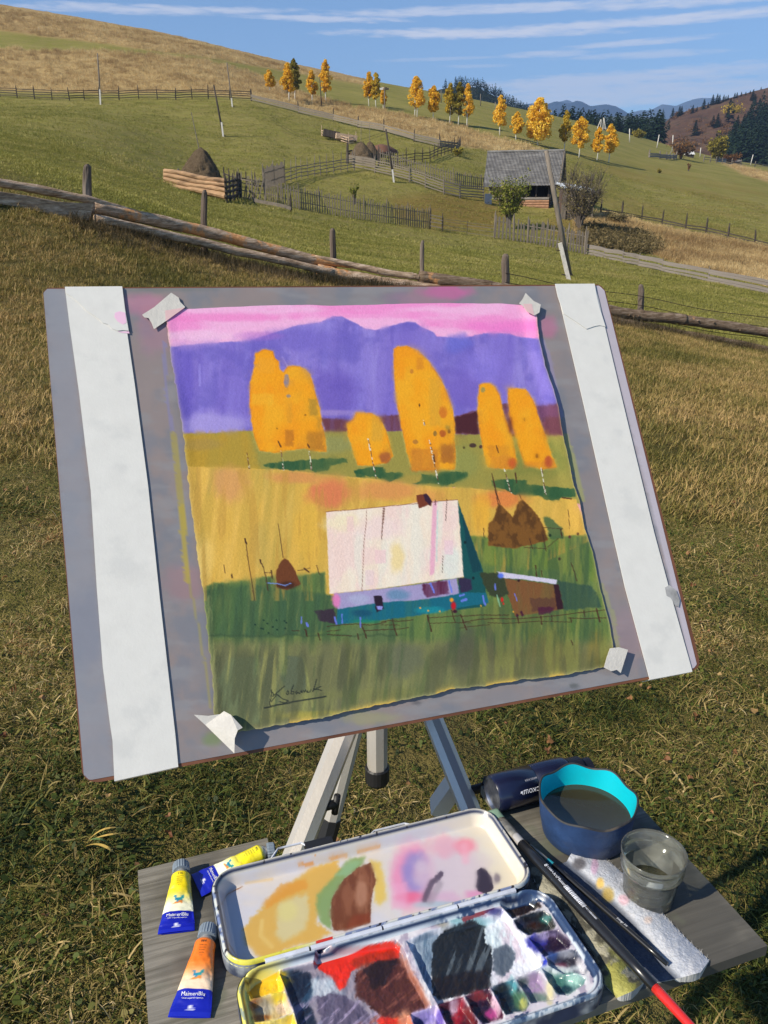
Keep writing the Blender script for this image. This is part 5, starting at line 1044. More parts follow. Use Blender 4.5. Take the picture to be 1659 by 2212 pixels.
for f_, a_, b_, w_ in ((cA, (985, 1155), (1008, 1200), 3), (cA, (1225, 1180), (1240, 1205), 3), (cB, (590, 1100), (600, 1150), 3), (cB, (1035, 1035), (1050, 1085), 2), (cB, (1170, 1230), (1180, 1300), 2.5), (cB, (1005, 1235), (1055, 1480), 2.2), (cB, (1505, 1405), (1570, 1415), 3)): P.line([f_(*a_), f_(*b_)], w_, (78, 44, 30), .9)
P.put(gm*stk(.08, 119, .52, .7), (70, 92, 56), .38); bt = gm*sst(PY, 1385, 1420)
P.put(bt*sst(fbm(PX*.045+PY*.006, PY*.007, 811, 4), .48, .66), (84, 88, 62), .62); P.put(bt*sst(fbm(PX*.08+PY*.01, PY*.006, 812, 4), .54, .70)*sst(PX, 900, 600), (168, 162, 92), .62); P.put(bt*sst(PX, 880, 1200), (112, 106, 62), .45)
P.put(gm*(1-sst(PY, 1375, 1400))*sst(fbm(PX*.09, PY*.008, 813, 4), .50, .66), (58, 84, 58), .5); P.put(gm*sst(PX, 1000, 1060)*sst(fbm(PX*.07, PY*.01, 814, 4), .5, .66), (150, 152, 72), .4)
P.put(fm*sst(fbm(PX*.07, PY*.008, 815, 4), .52, .68), (200, 152, 66), .5); P.put(gm*np.exp(-((PY-1372-(fbm(PX*.05, PX*0, 6)-.5)*12)/2.2)**2)*sst(900-PX, 0, 60), (62, 84, 56), .6)
# farmhouse
roof_ = [(704.5, 1106), (760, 1101), (823, 1095), (900, 1086), (989, 1079), (1003, 1246), (823, 1271), (712, 1283)]
P.poly(roof_, (250, 228, 204), 1.0, .8); rm_ = sst(polysd(PX, PY, roof_), 0, 2)
P.put(rm_*sst(fbm(PX*.05, PY*.008, 191, 4), .45, .62), (252, 236, 214), .7); P.put(rm_*sst(fbm(PX*.025, PY*.02, 91), .45, .65), (248, 210, 204), .6); P.put(rm_*sst(fbm(PX*.04, PY*.01, 93), .5, .7), (240, 232, 214), .7); P.blob((858, 1205), (16, 34), (246, 218, 150), .8); P.blob((745, 1130), (50, 20), (252, 232, 190), .7); P.blob((815, 1140), (60, 26), (248, 216, 214), .6); P.blob((975, 1215), (22, 40), (226, 232, 222), .7)
for x0, y0, x1, y1, col in [(1340, 275, 1395, 400, (246, 208, 200)), (1570, 550, 1659, 660, (248, 206, 206)), (1490, 715, 1560, 840, (240, 212, 210))]: P.poly(rect(cC, x0, y0, x1, y1), col, 1.5, 1.5, a=.7)
P.poly(rect(cD, 450, 410, 510, 510), (246, 206, 212), 2, 2, a=.7); P.poly(mp(cD, [(368, 130), (400, 130), (380, 640), (345, 660)]), (240, 170, 196), 2, 1.5, a=.8); P.line(mp(cD, [(402, 200), (395, 560)]), 3, (190, 220, 212), .6); P.line([(704, 1106), (823, 1095), (989, 1079)], 1.6, (140, 80, 50), .8)
P.poly([(989, 1082), (1044, 1234), (1053, 1300), (1048, 1310), (985, 1318), (990, 1255), (1002, 1249)], (22, 84, 84), 1.2, 1.2); P.poly(mp(cD, [(570, 200), (720, 625), (650, 640), (610, 480)]), (18, 62, 72), 1.5, 1.5, a=.8)
P.poly([(721, 1282), (823, 1272), (905, 1262), (987, 1249), (992, 1284), (975, 1287), (900, 1297), (823, 1302), (730, 1317)], (168, 156, 196), 1.5, 1.2); P.blob((727, 1298), (9, 16), (232, 130, 186), .95); P.blob((775, 1295), (26, 12), (176, 178, 208), .8); P.blob((860, 1285), (24, 14), (98, 140, 172), .8); P.poly(mp(cD, [(290, 725), (410, 700), (470, 695), (480, 790), (330, 815), (300, 790)]), (92, 36, 66), 2.5, 3, streak=.3); P.poly(mp(cD, [(545, 680), (590, 675), (640, 690), (650, 760), (570, 790)]), (52, 44, 72), 2, 2)
P.poly([(729, 1316), (823, 1301), (900, 1297), (975, 1286), (1000, 1280), (1050, 1280), (1056, 1302), (1010, 1310), (975, 1316), (900, 1330), (823, 1340), (727, 1349)], (22, 104, 124), 1.5, 1.8, streak=.2); P.blob((930, 1318), (30, 8), (24, 140, 150), .8); P.blob((790, 1342), (30, 5), (30, 130, 100), .7); P.blob((780, 1325), (24, 8), (20, 74, 104), .7)
P.poly(mp(cC, [(1072, 1048), (1235, 1030), (1262, 1158), (1120, 1130)]), (58, 46, 58), 2, 2.5, streak=.2); P.poly(mp(cC, [(1560, 925), (1625, 925), (1640, 1030), (1580, 1060)]), (40, 26, 44), 1.2, 1.5)
P.poly(mp(cC, [(1580, 1010), (1635, 1010), (1625, 1040), (1590, 1040)]), (150, 150, 222), 1, 1); P.poly(mp(cD, [(250, 92), (325, 78), (335, 125), (362, 132), (355, 165), (330, 160), (270, 186)]), (122, 58, 38), 1, 1.5); P.poly(mp(cD, [(300, 85), (328, 80), (362, 132), (350, 165), (315, 130)]), (58, 32, 52), 1, 1.5)
# shed, bushes, stacks
P.poly(mp(cD, [(870, 680), (1225, 722), (1255, 905), (1120, 925), (955, 948), (900, 800)]), (128, 84, 48), 1.5, 2, streak=.25); P.poly(mp(cD, [(1060, 820), (1230, 820), (1245, 900), (1070, 915)]), (96, 62, 48), 2, 3, a=.8); P.poly(mp(cD, [(1110, 885), (1230, 885), (1220, 920), (1120, 940)]), (76, 26, 56), 2, 3, a=.8)
P.poly(mp(cD, [(1225, 722), (1262, 722), (1300, 895), (1252, 905)]), (54, 26, 36), 1.2, 1.2); P.poly(mp(cD, [(1250, 695), (1500, 735), (1540, 800), (1570, 885), (1300, 905), (1265, 740)]), (58, 84, 66), 2.5, 3, streak=.2); P.poly(mp(cD, [(825, 632), (1250, 690), (1245, 722), (1000, 685), (835, 678)]), (216, 208, 226), 1, 1)
P.poly(mp(cD, [(700, 640), (830, 640), (880, 690), (905, 790), (840, 820), (770, 800), (730, 720)]), (58, 66, 44), 2, 3); P.blob(cD(850, 662), (7, 6), (96, 122, 226), 1, .1)
hs = mp(cD, [(762, 290), (800, 260), (825, 170), (840, 150), (870, 175), (935, 245), (975, 140), (1005, 122), (1060, 175), (1115, 235), (1150, 300), (1190, 410), (1100, 435), (940, 468), (860, 460), (760, 450)])
P.poly(hs, (128, 84, 36), 1.5, 2); P.put(sst(polysd(PX, PY, hs), 0, 3)*sst(fbm(PX*.08, PY*.05, 97), .4, .6), (88, 56, 26), .8); P.poly(mp(cD, [(1150, 250), (1200, 245), (1290, 330), (1300, 400), (1200, 400), (1180, 330)]), (70, 100, 62), 2.5, 3, a=.85)
h2 = mp(cC, [(760, 770), (765, 710), (800, 645), (830, 618), (868, 640), (908, 700), (940, 780), (965, 830), (915, 850), (850, 880), (770, 850)]); P.poly(h2, (112, 62, 34), 1.2, 1.5); P.blob(cC(850, 840), (24, 9), (62, 36, 26), .8)
P.line(mp(cC, [(690, 822), (770, 825), (835, 842), (880, 822)]), 2, (120, 150, 220), .9)
BRN = (70, 42, 30)
for f_, pts, w_ in [(cC, [(510, 460), (530, 620), (560, 800), (585, 960)], 2.3), (cC, [(505, 460), (520, 500)], 4.5), (cC, [(775, 335), (798, 470), (820, 615)], 1.8), (cC, [(335, 675), (345, 740)], 2), (cC, [(630, 630), (660, 700), (680, 780), (695, 880)], 2.4), (cC, [(630, 630), (640, 660)], 4), (cC, [(1092, 675), (1115, 750)], 2), (cC, [(670, 738), (730, 735)], 2), (cC, [(720, 720), (730, 780)], 4), (cC, [(990, 700), (1030, 730)], 4), (cC, [(940, 720), (1040, 700)], 1.5), (cC, [(400, 750), (402, 775)], 4),
        (cC, [(1500, 225), (1498, 320), (1478, 500), (1475, 600), (1462, 890)], 1.3), (cC, [(1635, 210), (1622, 460)], 1.6), (cC, [(1648, 210), (1640, 330)], 1.4), (cD, [(806, 0), (825, 90), (845, 155)], 2), (cD, [(22, 172), (5, 405)], 1.5), (cD, [(468, 120), (460, 268)], 1.7), (cD, [(385, 125), (386, 160)], 2.4), (cD, [(440, 520), (436, 640)], 1.5), (cD, [(985, 90), (1000, 120)], 1.5), (cD, [(728, 325), (732, 390)], 2), (cD, [(1055, 395), (1075, 470)], 2), (cD, [(1150, 370), (1172, 485)], 2.4), (cD, [(1015, 460), (1180, 470)], 1.6), (cD, [(1180, 460), (1260, 395)], 1.6), (cD, [(1150, 318), (1290, 330)], 1.5), (cD, [(1275, 330), (1285, 390)], 3.4), (cD, [(1098, 590), (1105, 665)], 3), (cD, [(1350, 570), (1375, 640), (1390, 700)], 2.4), (cD, [(1330, 190), (1340, 330)], 1.4), (cD, [(1140, 625), (1145, 665)], 2.4), (cD, [(500, 905), (525, 990)], 2.4),
        (cD, [(0, 992), (60, 980), (130, 985), (230, 975)], 2), (cD, [(0, 1010), (130, 1012)], 1.5), (cD, [(0, 1045), (100, 1042), (200, 1030)], 1.5), (cD, [(80, 965), (95, 1030), (112, 1085)], 3), (cD, [(330, 945), (345, 1000), (358, 1058)], 3.4), (cD, [(340, 960), (440, 955), (570, 945)], 1.8), (cD, [(350, 1000), (470, 995), (640, 995)], 1.5), (cD, [(565, 938), (585, 990), (608, 1045)], 3.2), (cD, [(570, 950), (700, 940), (820, 942), (910, 940)], 2), (cD, [(555, 998), (700, 970), (800, 968)], 2), (cD, [(560, 1032), (680, 1018), (770, 1008)], 1.6), (cD, [(780, 965), (950, 968), (1200, 950), (1400, 925), (1590, 905)], 1.9), (cD, [(760, 995), (900, 1000), (1100, 985), (1340, 990)], 1.6), (cD, [(1330, 962), (1450, 965), (1600, 960)], 2), (cD, [(965, 935), (978, 1000)], 3.5), (cD, [(1135, 950), (1142, 1005)], 3.5), (cD, [(1210, 940), (1215, 985)], 2), (cD, [(1440, 910), (1448, 950)], 2.6), (cD, [(1530, 895), (1540, 940), (1555, 990)], 3.6), (cD, [(1345, 960), (1352, 990)], 3.5), (cD, [(1350, 1120), (1365, 1155)], 2.4),
        (cC, [(1180, 1175), (1300, 1160), (1420, 1155), (1540, 1165), (1659, 1140)], 2), (cC, [(1180, 1240), (1300, 1250), (1380, 1252)], 1.8), (cC, [(1175, 1215), (1290, 1205)], 1.5), (cC, [(1480, 1210), (1659, 1200)], 2), (cC, [(1450, 1150), (1480, 1210), (1500, 1270)], 3.6), (cC, [(1425, 1235), (1435, 1280)], 3.4), (cC, [(1105, 1230), (1120, 1285)], 3), (cC, [(1000, 1200), (1015, 1255)], 4), (cC, [(890, 1210), (950, 1210)], 2)]:
    P.line(mp(f_, pts), max(w_*.85, 1.3), BRN if not (f_ is cC and pts[0][0] > 1490 and pts[0][1] < 300) else (150, 104, 88), .85, rough=.5)
for c_ in [(660, 1125), (690, 1150), (640, 1190), (765, 1125), (830, 1130), (845, 1145), (735, 1180), (770, 1200), (835, 1190), (590, 1160), (700, 1228), (655, 1195)]: P.blob(cC(*c_), (2.4, 2), (22, 50, 42), .9, .1)
for f_, a_, b_, w_ in ((cD, (350, 715), (378, 780), 4), (cD, (485, 700), (502, 778), 3.5), (cD, (560, 805), (590, 795), 4), (cD, (575, 840), (605, 830), 6), (cD, (722, 805), (740, 868), 4), (cD, (810, 720), (812, 760), 3), (cC, (970, 1100), (968, 1150), 2.5), (cC, (1240, 1100), (1255, 1155), 4), (cC, (1300, 1075), (1302, 1150), 2.5), (cC, (1010, 1150), (1020, 1170), 5), (cC, (1450, 1100), (1450, 1180), 3), (cD, (950, 790), (965, 840), 2)): P.line([f_(*a_), f_(*b_)], w_, (112, 128, 226), .9)
P.line([cD(825, 800), cD(845, 880)], 2.5, (140, 190, 150), .9); P.blob(cD(502, 833), (4.5, 5), (250, 160, 40), 1, .1); P.blob(cD(515, 875), (6, 10), (196, 24, 36), 1, .15); P.blob(cD(525, 915), (5, 4), (60, 20, 40), 1, .1); P.blob(cD(860, 832), (3.2, 6), (216, 34, 30), 1, .1); P.blob(cD(870, 860), (1.6, 3), (216, 34, 30), 1, .1)
for c_ in [(278, 890), (335, 910), (418, 915), (940, 918), (710, 875)]: P.blob(cD(*c_), (1.8, 2.2), (246, 176, 50), 1, .1)
for c_, col in [((997, 922), (66, 20, 50)), ((968, 945), (66, 20, 50)), ((1005, 940), (66, 20, 50)), ((655, 678), (14, 34, 40)), ((598, 425), (14, 34, 40)), ((1200, 375), (18, 40, 30)), ((978, 695), (40, 20, 30)), ((1268, 542), (60, 50, 40)), ((1340, 385), (90, 40, 50)), ((1398, 365), (90, 60, 40))]: P.blob(cD(*c_), (3.2, 3.6), col, .9, .15)
# signature
INK = (44, 50, 44)
for pts, w_ in [([(665, 1842), (780, 1815), (900, 1792), (1050, 1768), (1168, 1748)], 3.4), ([(725, 1690), (722, 1750), (708, 1800), (716, 1825)], 2), ([(722, 1700), (745, 1735)], 1.8), ([(735, 1745), (830, 1662)], 2.2), ([(720, 1790), (770, 1730), (810, 1765), (862, 1782), (835, 1800), (790, 1790)], 2.2), ([(858, 1700), (845, 1722), (852, 1735), (866, 1722), (860, 1702)], 2), ([(893, 1690), (903, 1655), (888, 1690), (882, 1725), (900, 1728), (906, 1708), (890, 1704)], 2), ([(935, 1700), (922, 1712), (928, 1728), (940, 1712), (948, 1722)], 2), ([(955, 1722), (966, 1698), (972, 1716), (984, 1696), (992, 1714), (1003, 1694), (1012, 1712)], 2), ([(1020, 1700), (1022, 1714), (1038, 1708), (1046, 1690)], 2), ([(1092, 1608), (1078, 1660), (1062, 1706)], 2.4), ([(1130, 1665), (1068, 1690), (1100, 1688), (1134, 1698)], 2.2)]: P.line(mp(cC, pts), w_, INK, .95, rough=.3)
# paper edge stays pale, granulation of the washes
edge = np.maximum.reduce([np.exp(-ss/.0035), np.exp(-(1-ss)/.0025), np.exp(-(1-tt)/.004)]); P.put(edge, (232, 214, 150), .5)
P.put(np.exp(-(1-tt)/.006)*sst(fbm(ss*14, ss*0, 8), .5, .6), (246, 196, 80), .8)
gr = fbm(PX*.55, PY*.55, 200, 3)-.5; P.c = np.clip(P.c*(1+gr[..., None]*.09), 2, 252)
lift = .0012+.0032*sst(tt, .93, 1.0)*(.6+.8*fbm(ss*5, ss*0, 3))+.0020*sst(ss, .95, 1)*np.exp(-((tt-.25)/.25)**2)*1.6+.0014*sst(ss, .96, 1)+.0015*sst(1-ss, .97, 1)*fbm(tt*8, tt*0, 7)
lift = lift*(1-sst(tt, .96, 1)*sst(ss, .9, 1)*.6)+(fbm(PX*.9, PY*.9, 300, 2)-.5)*.00016
pa = thing('painting', onb(830, 1100, .001), 'watercolour of golden trees, a white roofed farmhouse and violet mountains under a pink sky', 'painting')
pm = mat('watercolour_paper', (.5, .5, .5), .72, .22, var=.04, vscale=300, attr='paint', bump=.28, bscale=420)
gridmesh('paper', onb_arr(PX, PY, lift), NX, NY, pm, pa, np.clip(lin(P.c)*.86, 0, .86))
# corner tapes
for lab, f_, pl, pk, curl in [('torn masking tape square holding the top left corner of the painting', cT1, [(545, 225), (600, 190), (680, 122), (715, 145), (722, 165), (745, 188), (700, 222), (640, 265), (600, 292), (588, 262), (575, 240), (556, 238)], [(652, 205), (745, 190), (700, 222), (655, 255)], None),
        ('small torn masking tape on the top right corner of the painting', cT2, [(712, 160), (728, 140), (740, 115), (775, 150), (806, 165), (800, 200), (778, 213), (745, 195), (730, 172)], [(730, 162), (768, 162), (778, 213), (745, 195)], None),
        ('long pointed masking tape curling off the bottom left corner of the painting', cT3, [(668, 965), (735, 970), (790, 962), (808, 948), (840, 965), (895, 1025), (872, 1038), (858, 1075), (856, 1145), (790, 1080), (720, 1012)], None, [0, 0, 0, .002, .004, .008, .010, .009, .006, .001, 0]),
        ('small square of masking tape on the bottom right corner of the painting', cT4, [(1068, 655), (1110, 650), (1152, 662), (1140, 700), (1118, 770), (1100, 755), (1075, 762), (1040, 745), (1052, 700)], None, None)]:
    o = thing('masking_tape', onb(*f_(*pl[0]), .004), lab, 'tape'); base = .0072 if pl[0][0] > 1000 or 'bottom left' in lab else .0022; base = .0055 if 'small torn' in lab else base
    sheet('tape', mp(f_, pl), base, .0004, masking, o, curl)
    if pk: sheet('pink_showing_through', mp(f_, pk), base+.0005, .0001, masking_pink, o)
# ---- easel legs: angular aluminium tube
alu = mat('brushed_aluminium', (.56, .52, .475), .34, .5, metal=.35, var=.10, vscale=5, bump=.1, bscale=200, tint=(.35, .33, .31), ttint=.5); blackp = mat('black_plastic', (.016, .016, .018), .5, .4, var=.2)
def leg(name, a, b, w_, ext=0, n=8, m=alu, phase=.2):
    d = (b-a)/np.linalg.norm(b-a); mb = MB(); mb.tube([a, b+d*ext], w_/2, n, phase=phase); return mb.build(name, m, easel)
a_ = at(752, 1560, .93); b_ = at(638, 1852, .80); d = (b_-a_)/np.linalg.norm(b_-a_); top_ = a_-d*.28; foot = b_+d*((b_[2]-hgt(b_[0], b_[1]))/-d[2]-.02); leg('leg', top_, b_, .0335, np.linalg.norm(foot-b_))
a2 = at(938, 1560, .90); b2 = at(1020, 1762, .79); d2 = (b2-a2)/np.linalg.norm(b2-a2); foot2 = (b2[2]-hgt(*b2[:2]))/-d2[2]; leg('leg', a2-d2*.25, b2, .026, foot2, phase=.5)
a3 = at(766, 1570, 1.02); b3 = at(700, 1830, .98); d3 = (b3-a3)/np.linalg.norm(b3-a3); k1, k2 = a3+d3*.155, a3+d3*.225
leg('leg', a3-d3*.2, k1, .027); o = leg('leg_lock', k1-d3*.005, k2, .031, m=blackp); leg('lower_leg', k2, b3, .021, .6)
ct, cb = at(816, 1500, .93), at(815, 1668, .90); ct = np.array([cb[0], cb[1], ct[2]+.1]); leg('centre_column', ct, cb, .0275, phase=.1); mb = MB(); mb.lathe([(.001, 0), (.0145, 0), (.0165, .004), (.0165, .024), (.0145, .026)], cb-[0, 0, .016], 20); mb.build('end_cap', blackp, easel, smooth=False)
mb = MB(); mb.box(bT+bA*.33+bB*.2-bN*.035, (.12, .05, .10), np.stack([bA, -bN, bB], 1)); mb.build('tripod_head', blackp, easel)
for (p_, q_) in ((a2+d2*.10, .014), (a_+d*.12, .016)):
    mb = MB(); mb.tube([p_, p_+np.array([.028, .006, .004])], .006, 10); mb.tube([p_+np.array([.026, .004, -.010]), p_+np.array([.030, .008, .016])], .0045, 8); mb.build('clamp_knob', blackp, easel, smooth=True)
mb = MB(); mb.box(at(968, 1712, .84)-[.0, 0, 0], (.018, .03, .06), np.array(Matrix.Rotation(.5, 3, 'Y'))); mb.build('brace', whr, easel)
# ============================================================ SIDE TABLE AND PAINTING KIT
PZ = .80; th0 = radians(19); e1 = np.array([cos(th0), sin(th0), 0]); e2 = np.array([-sin(th0), cos(th0), 0])
def pf(u, v, z): return e1*u+e2*v+np.array([0, 0, z])
def loc(p): return p@e1, p@e2
planks = wood('grey_weathered_plywood', (.155, .140, .112), stretch=(1, 1, 1), tint=(.075, .068, .058), ttint=.85, vscale=5, rough=.8, bump=.25, bscale=120)
# wood grain runs along the long side
m = bpy.data.materials.new('weathered_table_top'); m.use_nodes = True; t = NT(m.node_tree)
P_ = t.n('ShaderNodeNewGeometry').outputs['Position']; pr = t.mapv(P_, (1, 1, 1), (0, 0, -th0)); ps = t.mapv(pr, (9, 170, 9))
c = t.ramp(t.noise(ps, 1.0, 7, .65, .6), [(.30, (.115, .102, .076)), (.5, (.205, .185, .148)), (.72, (.31, .28, .225))])
pu = t.n('ShaderNodeSeparateXYZ', [pr]).outputs[0]; damp_shade = t.m('ADD', t.noise(pr, 5, 4, .6), t.m('MULTIPLY', t.sstep(pu, .30, .46), .13)); c = t.mix(t.m('MULTIPLY', t.sstep(damp_shade, .47, .62), .85), c, (.066, .062, .054)); c = t.mix(t.m('MULTIPLY', t.sstep(t.noise(pr, 14, 3, .6), .60, .68), .6), c, (.12, .13, .085))  # damp stains; the darkening towards the right also paints in cast shadow
b = t.n('ShaderNodeBsdfPrincipled', {'Base Color': c, 'Roughness': .75, 'Specular IOR Level': .25, 'Normal': t.n('ShaderNodeBump', {'Strength': .35, 'Distance': .001, 'Height': t.noise(ps, 3, 6, .7)}).outputs[0]})
t.n('ShaderNodeOutputMaterial', [b.outputs[0]]); tabm = m
table = thing('side_table', pf(.25, .57, PZ), 'weathered grey plywood shelf fixed to the easel legs, carrying the painting kit', 'table')
def slab(name, pl, z1, th, m_): mb = MB(); mb.prism([pf(u, v, 0) for u, v in pl], (z1-th, z1), (0, 0, 1)); return mb.build(name, m_, table)
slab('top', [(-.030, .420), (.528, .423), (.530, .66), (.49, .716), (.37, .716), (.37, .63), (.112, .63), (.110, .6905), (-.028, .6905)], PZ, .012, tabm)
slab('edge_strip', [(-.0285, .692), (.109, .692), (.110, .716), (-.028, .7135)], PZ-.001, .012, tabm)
mb = MB(); mb.box(pf(.235, .53, PZ-.03), (.04, .30, .035), np.stack([e1, e2, [0, 0, 1]], 1)); mb.build('bearer', wGrey, table)
mb = MB(); mb.box(pf(.24, .415, PZ-.045), (.05, .03, .05), np.stack([e1, e2, [0, 0, 1]], 1)); mb.build('bracket', blackp, table)
# ---- palette box
pal = thing('paint_palette', pf(.2, .545, PZ), 'open folding metal palette box full of mixed watercolours, dark blue rim', 'palette')
enamel = mat('white_enamel_with_paint', (.5, .5, .5), .30, .5, var=.03, vscale=50, attr='paint', coat=.3, bump=.05, bscale=300); navy = mat('dark_blue_enamel', (.022, .035, .085), .35, .5, var=.35, vscale=40, tint=(.45, .48, .5), ttint=.8)
def rrect_sd(U_, V_, u0, u1, v0, v1, r):
    cx_, cy_ = (u0+u1)/2, (v0+v1)/2; qx = np.abs(U_-cx_)-(u1-u0)/2+r; qy = np.abs(V_-cy_)-(v1-v0)/2+r
    return -(np.minimum(np.maximum(qx, qy), 0)+np.hypot(np.maximum(qx, 0), np.maximum(qy, 0))-r)
def tray(name, u0, u1, v0, v1, r, nx, ny, hf, paint):
    U_, V_ = np.meshgrid(np.linspace(u0, u1, nx), np.linspace(v0, v1, ny)); sd = rrect_sd(U_, V_, u0, u1, v0, v1, r)
    # pull the outside corner points onto the rounded outline
    cu, cv_ = np.clip(U_, u0+r, u1-r), np.clip(V_, v0+r, v1-r); du, dv = U_-cu, V_-cv_; dd = np.hypot(du, dv); f = np.where(dd > r, r/np.maximum(dd, 1e-9), 1); U_, V_ = cu+du*f, cv_+dv*f; sd = np.maximum(sd, 0)
    Z = hf(U_, V_, sd); V3 = U_[..., None]*e1+V_[..., None]*e2+np.stack([0*Z, 0*Z, Z], -1)
    px, py = proj(V3[..., 0], V3[..., 1], V3[..., 2]); cv = paint(px, py, sd, Z, U_, V_)
    return gridmesh(name, V3, nx, ny, enamel, pal, np.clip(lin(np.clip(cv.c, 3, 250))*.92, 0, .88))
def skirt(name, u0, u1, v0, v1, r, z0, z1, m_):
    mb = MB(); P0 = []
    for (cx_, cy_, a0) in ((u1-r, v1-r, 0), (u0+r, v1-r, pi/2), (u0+r, v0+r, pi), (u1-r, v0+r, 3*pi/2)):
        for k in range(9): a_ = a0+k/8*pi/2; P0.append((cx_+r*cos(a_), cy_+r*sin(a_)))
    n = len(P0); V = [pf(u, v, z) for z in (z0, z1) for u, v in P0]; mb.add(V, [(i, (i+1) % n, n+(i+1) % n, n+i) for i in range(n)]+[tuple(range(n))[::-1]]); return mb.build(name, m_, pal, smooth=False)
LU0, LU1, LV0, LV1 = .040, .354, .546, .666
def lid_h(U_, V_, sd): return PZ+.0165+.0035*np.exp(-((sd-.003)/.0018)**2)*1.0-(.0130)*sst(sd, .0055, .0135)-.003*(1-sst(sd, 0, .0012))
def lid_p(px, py, sd, Z, U_, V_):
    c = Canvas(px, py, (206, 203, 208)); c.put(sst(fbm(px*.01, py*.02, 401), .4, .6), (216, 206, 196), .8)
    c.put(sst(px, 930, 1100), (228, 214, 180), .7)
    c.poly(mp(cE, [(400, 750), (500, 650), (640, 520), (900, 340), (1100, 290), (1130, 400), (950, 600), (930, 800), (1050, 880), (900, 960), (700, 1000), (520, 1090), (430, 1060), (335, 940), (320, 850)]), (212, 166, 72), 5, 6, a=.92); c.poly(mp(cE, [(490, 630), (640, 480), (830, 440), (860, 500), (650, 600), (520, 680)]), (216, 148, 52), 4, 5, a=.8)
    c.poly(mp(cE, [(620, 640), (760, 580), (850, 560), (870, 720), (830, 850), (650, 960), (600, 900), (600, 740)]), (206, 196, 150), 6, 5, a=.85); c.blob(cE(690, 700), (24, 24), (214, 202, 130), .8); c.line(mp(cE, [(480, 780), (470, 900), (560, 990)]), 9, (222, 190, 110), .8, soft=3)
    c.poly(mp(cE, [(930, 560), (1060, 430), (1130, 340), (1200, 270), (1330, 255), (1300, 320), (1160, 430), (1070, 570), (1040, 700), (1050, 850), (960, 790), (922, 680)]), (128, 154, 92), 4, 3, a=.95); c.poly(mp(cE, [(1070, 410), (1200, 290), (1300, 290), (1190, 410)]), (140, 176, 130), 4, 3, a=.8); c.poly(mp(cE, [(1360, 285), (1450, 300), (1475, 430), (1500, 600), (1440, 650), (1400, 620), (1400, 400)]), (220, 186, 84), 6, 4, a=.9)
    bl = mp(cE, [(1050, 600), (1100, 520), (1150, 440), (1250, 350), (1310, 325), (1370, 308), (1395, 400), (1410, 450), (1375, 600), (1365, 800), (1150, 862), (1060, 858), (1040, 720)]); c.poly(bl, (112, 62, 34), 2, 2.5); bm_ = sst(polysd(px, py, bl), 0, 4); c.put(bm_*sst(fbm(px*.12, py*.03, 411), .45, .65), (150, 96, 66), .65); c.blob(cE(1290, 560), (14, 40), (176, 126, 98), .8); c.poly(mp(cE, [(1220, 740), (1360, 710), (1365, 790), (1160, 855)]), (128, 56, 28), 3, 3, a=.7)
    for p0, p1, w_ in (((790, 320), (890, 312), 9), ((1040, 265), (1165, 245), 9), ((1270, 212), (1430, 170), 9), ((890, 240), (915, 236), 4)): c.line([cE(*p0), cE(*p1)], w_, (226, 150, 74), .85, rough=2)
    c.line(mp(cE, [(145, 650), (200, 560), (320, 500)]), 2.2, (140, 84, 44), .9); c.line(mp(cE, [(160, 620), (200, 950), (300, 1110)]), 2, (180, 120, 60), .5); c.line(mp(cE, [(350, 470), (560, 440)]), 6, (222, 184, 120), .6, soft=3)
    c.blob(cF(240, 390), (50, 74), (226, 140, 176), .9, .15, .04, .35); c.blob(cF(270, 360), (32, 48), (150, 134, 190), .95, .15, .04, .4); c.blob(cF(330, 360), (26, 30), (206, 170, 190), .7); c.blob(cF(310, 320), (12, 14), (196, 176, 200), .7); c.blob(cF(230, 555), (34, 12), (226, 104, 138), .85); c.poly(rect(cF, 80, 440, 200, 640), (228, 160, 190), 5, 4, a=.6); c.blob(cF(560, 380), (80, 70), (206, 186, 196), .7); c.blob(cF(640, 160), (26, 20), (232, 140, 156), .9); c.line(mp(cF, [(640, 160), (650, 270)]), 16, (232, 170, 186), .6, soft=6); c.blob(cF(480, 160), (40, 26), (222, 160, 178), .7); c.blob(cF(730, 540), (26, 14), (214, 140, 180), .8); c.blob(cF(470, 580), (60, 20), (206, 160, 190), .6); c.blob(cF(450, 610), (60, 8), (150, 190, 196), .6)
    c.line(mp(cF, [(335, 570), (390, 440), (420, 420), (460, 375)]), 12, (84, 70, 86), .92, rough=2.5, soft=2); c.line(mp(cF, [(380, 580), (450, 450)]), 16, (150, 136, 146), .6, rough=2, soft=5)
    c.poly(mp(cF, [(738, 345), (770, 325), (800, 335), (850, 400), (865, 480), (840, 520), (790, 525), (745, 505), (730, 470), (742, 400)]), (58, 48, 60), 1.5, 1.2); c.blob(cF(890, 405), (8, 13), (120, 108, 116), .85)
    c.blur(2, .15+.55*sst(fbm(px*.04, py*.04, 887), .42, .6)); c.put((sd < .0075)*1.0, (214, 208, 192), .9); c.put(np.exp(-((sd-.0050)/.0011)**2), (24, 32, 62), .97); c.put((sd < .0022)*1.0, (190, 200, 205), .8); c.put((sd < .003)*sst(fbm(px*.06, py*.06, 420), .5, .6), (60, 80, 140), .6)
    c.put((sd < .006)*(vn(px*.14, py*.14, 430) > .84), (30, 26, 30), .9); c.put((sd < .010)*sst(V_, LV0+.02, LV0+.008)*sst(px, 700, 620), (226, 214, 60), .85); c.put((sd < .008)*sst(V_, LV0+.01, LV0+.005)*(np.abs(px-cE(990, 0)[0]) < 18), (206, 50, 34), .95); return c
tray('lid_tray', LU0, LU1, LV0, LV1, .026, 330, 140, lid_h, lid_p)
skirt('lid_wall', LU0, LU1, LV0, LV1, .026, PZ+.001, PZ+.0166, navy)
BU0, BU1, BV0, BV1 = .045, .356, .418, .5435
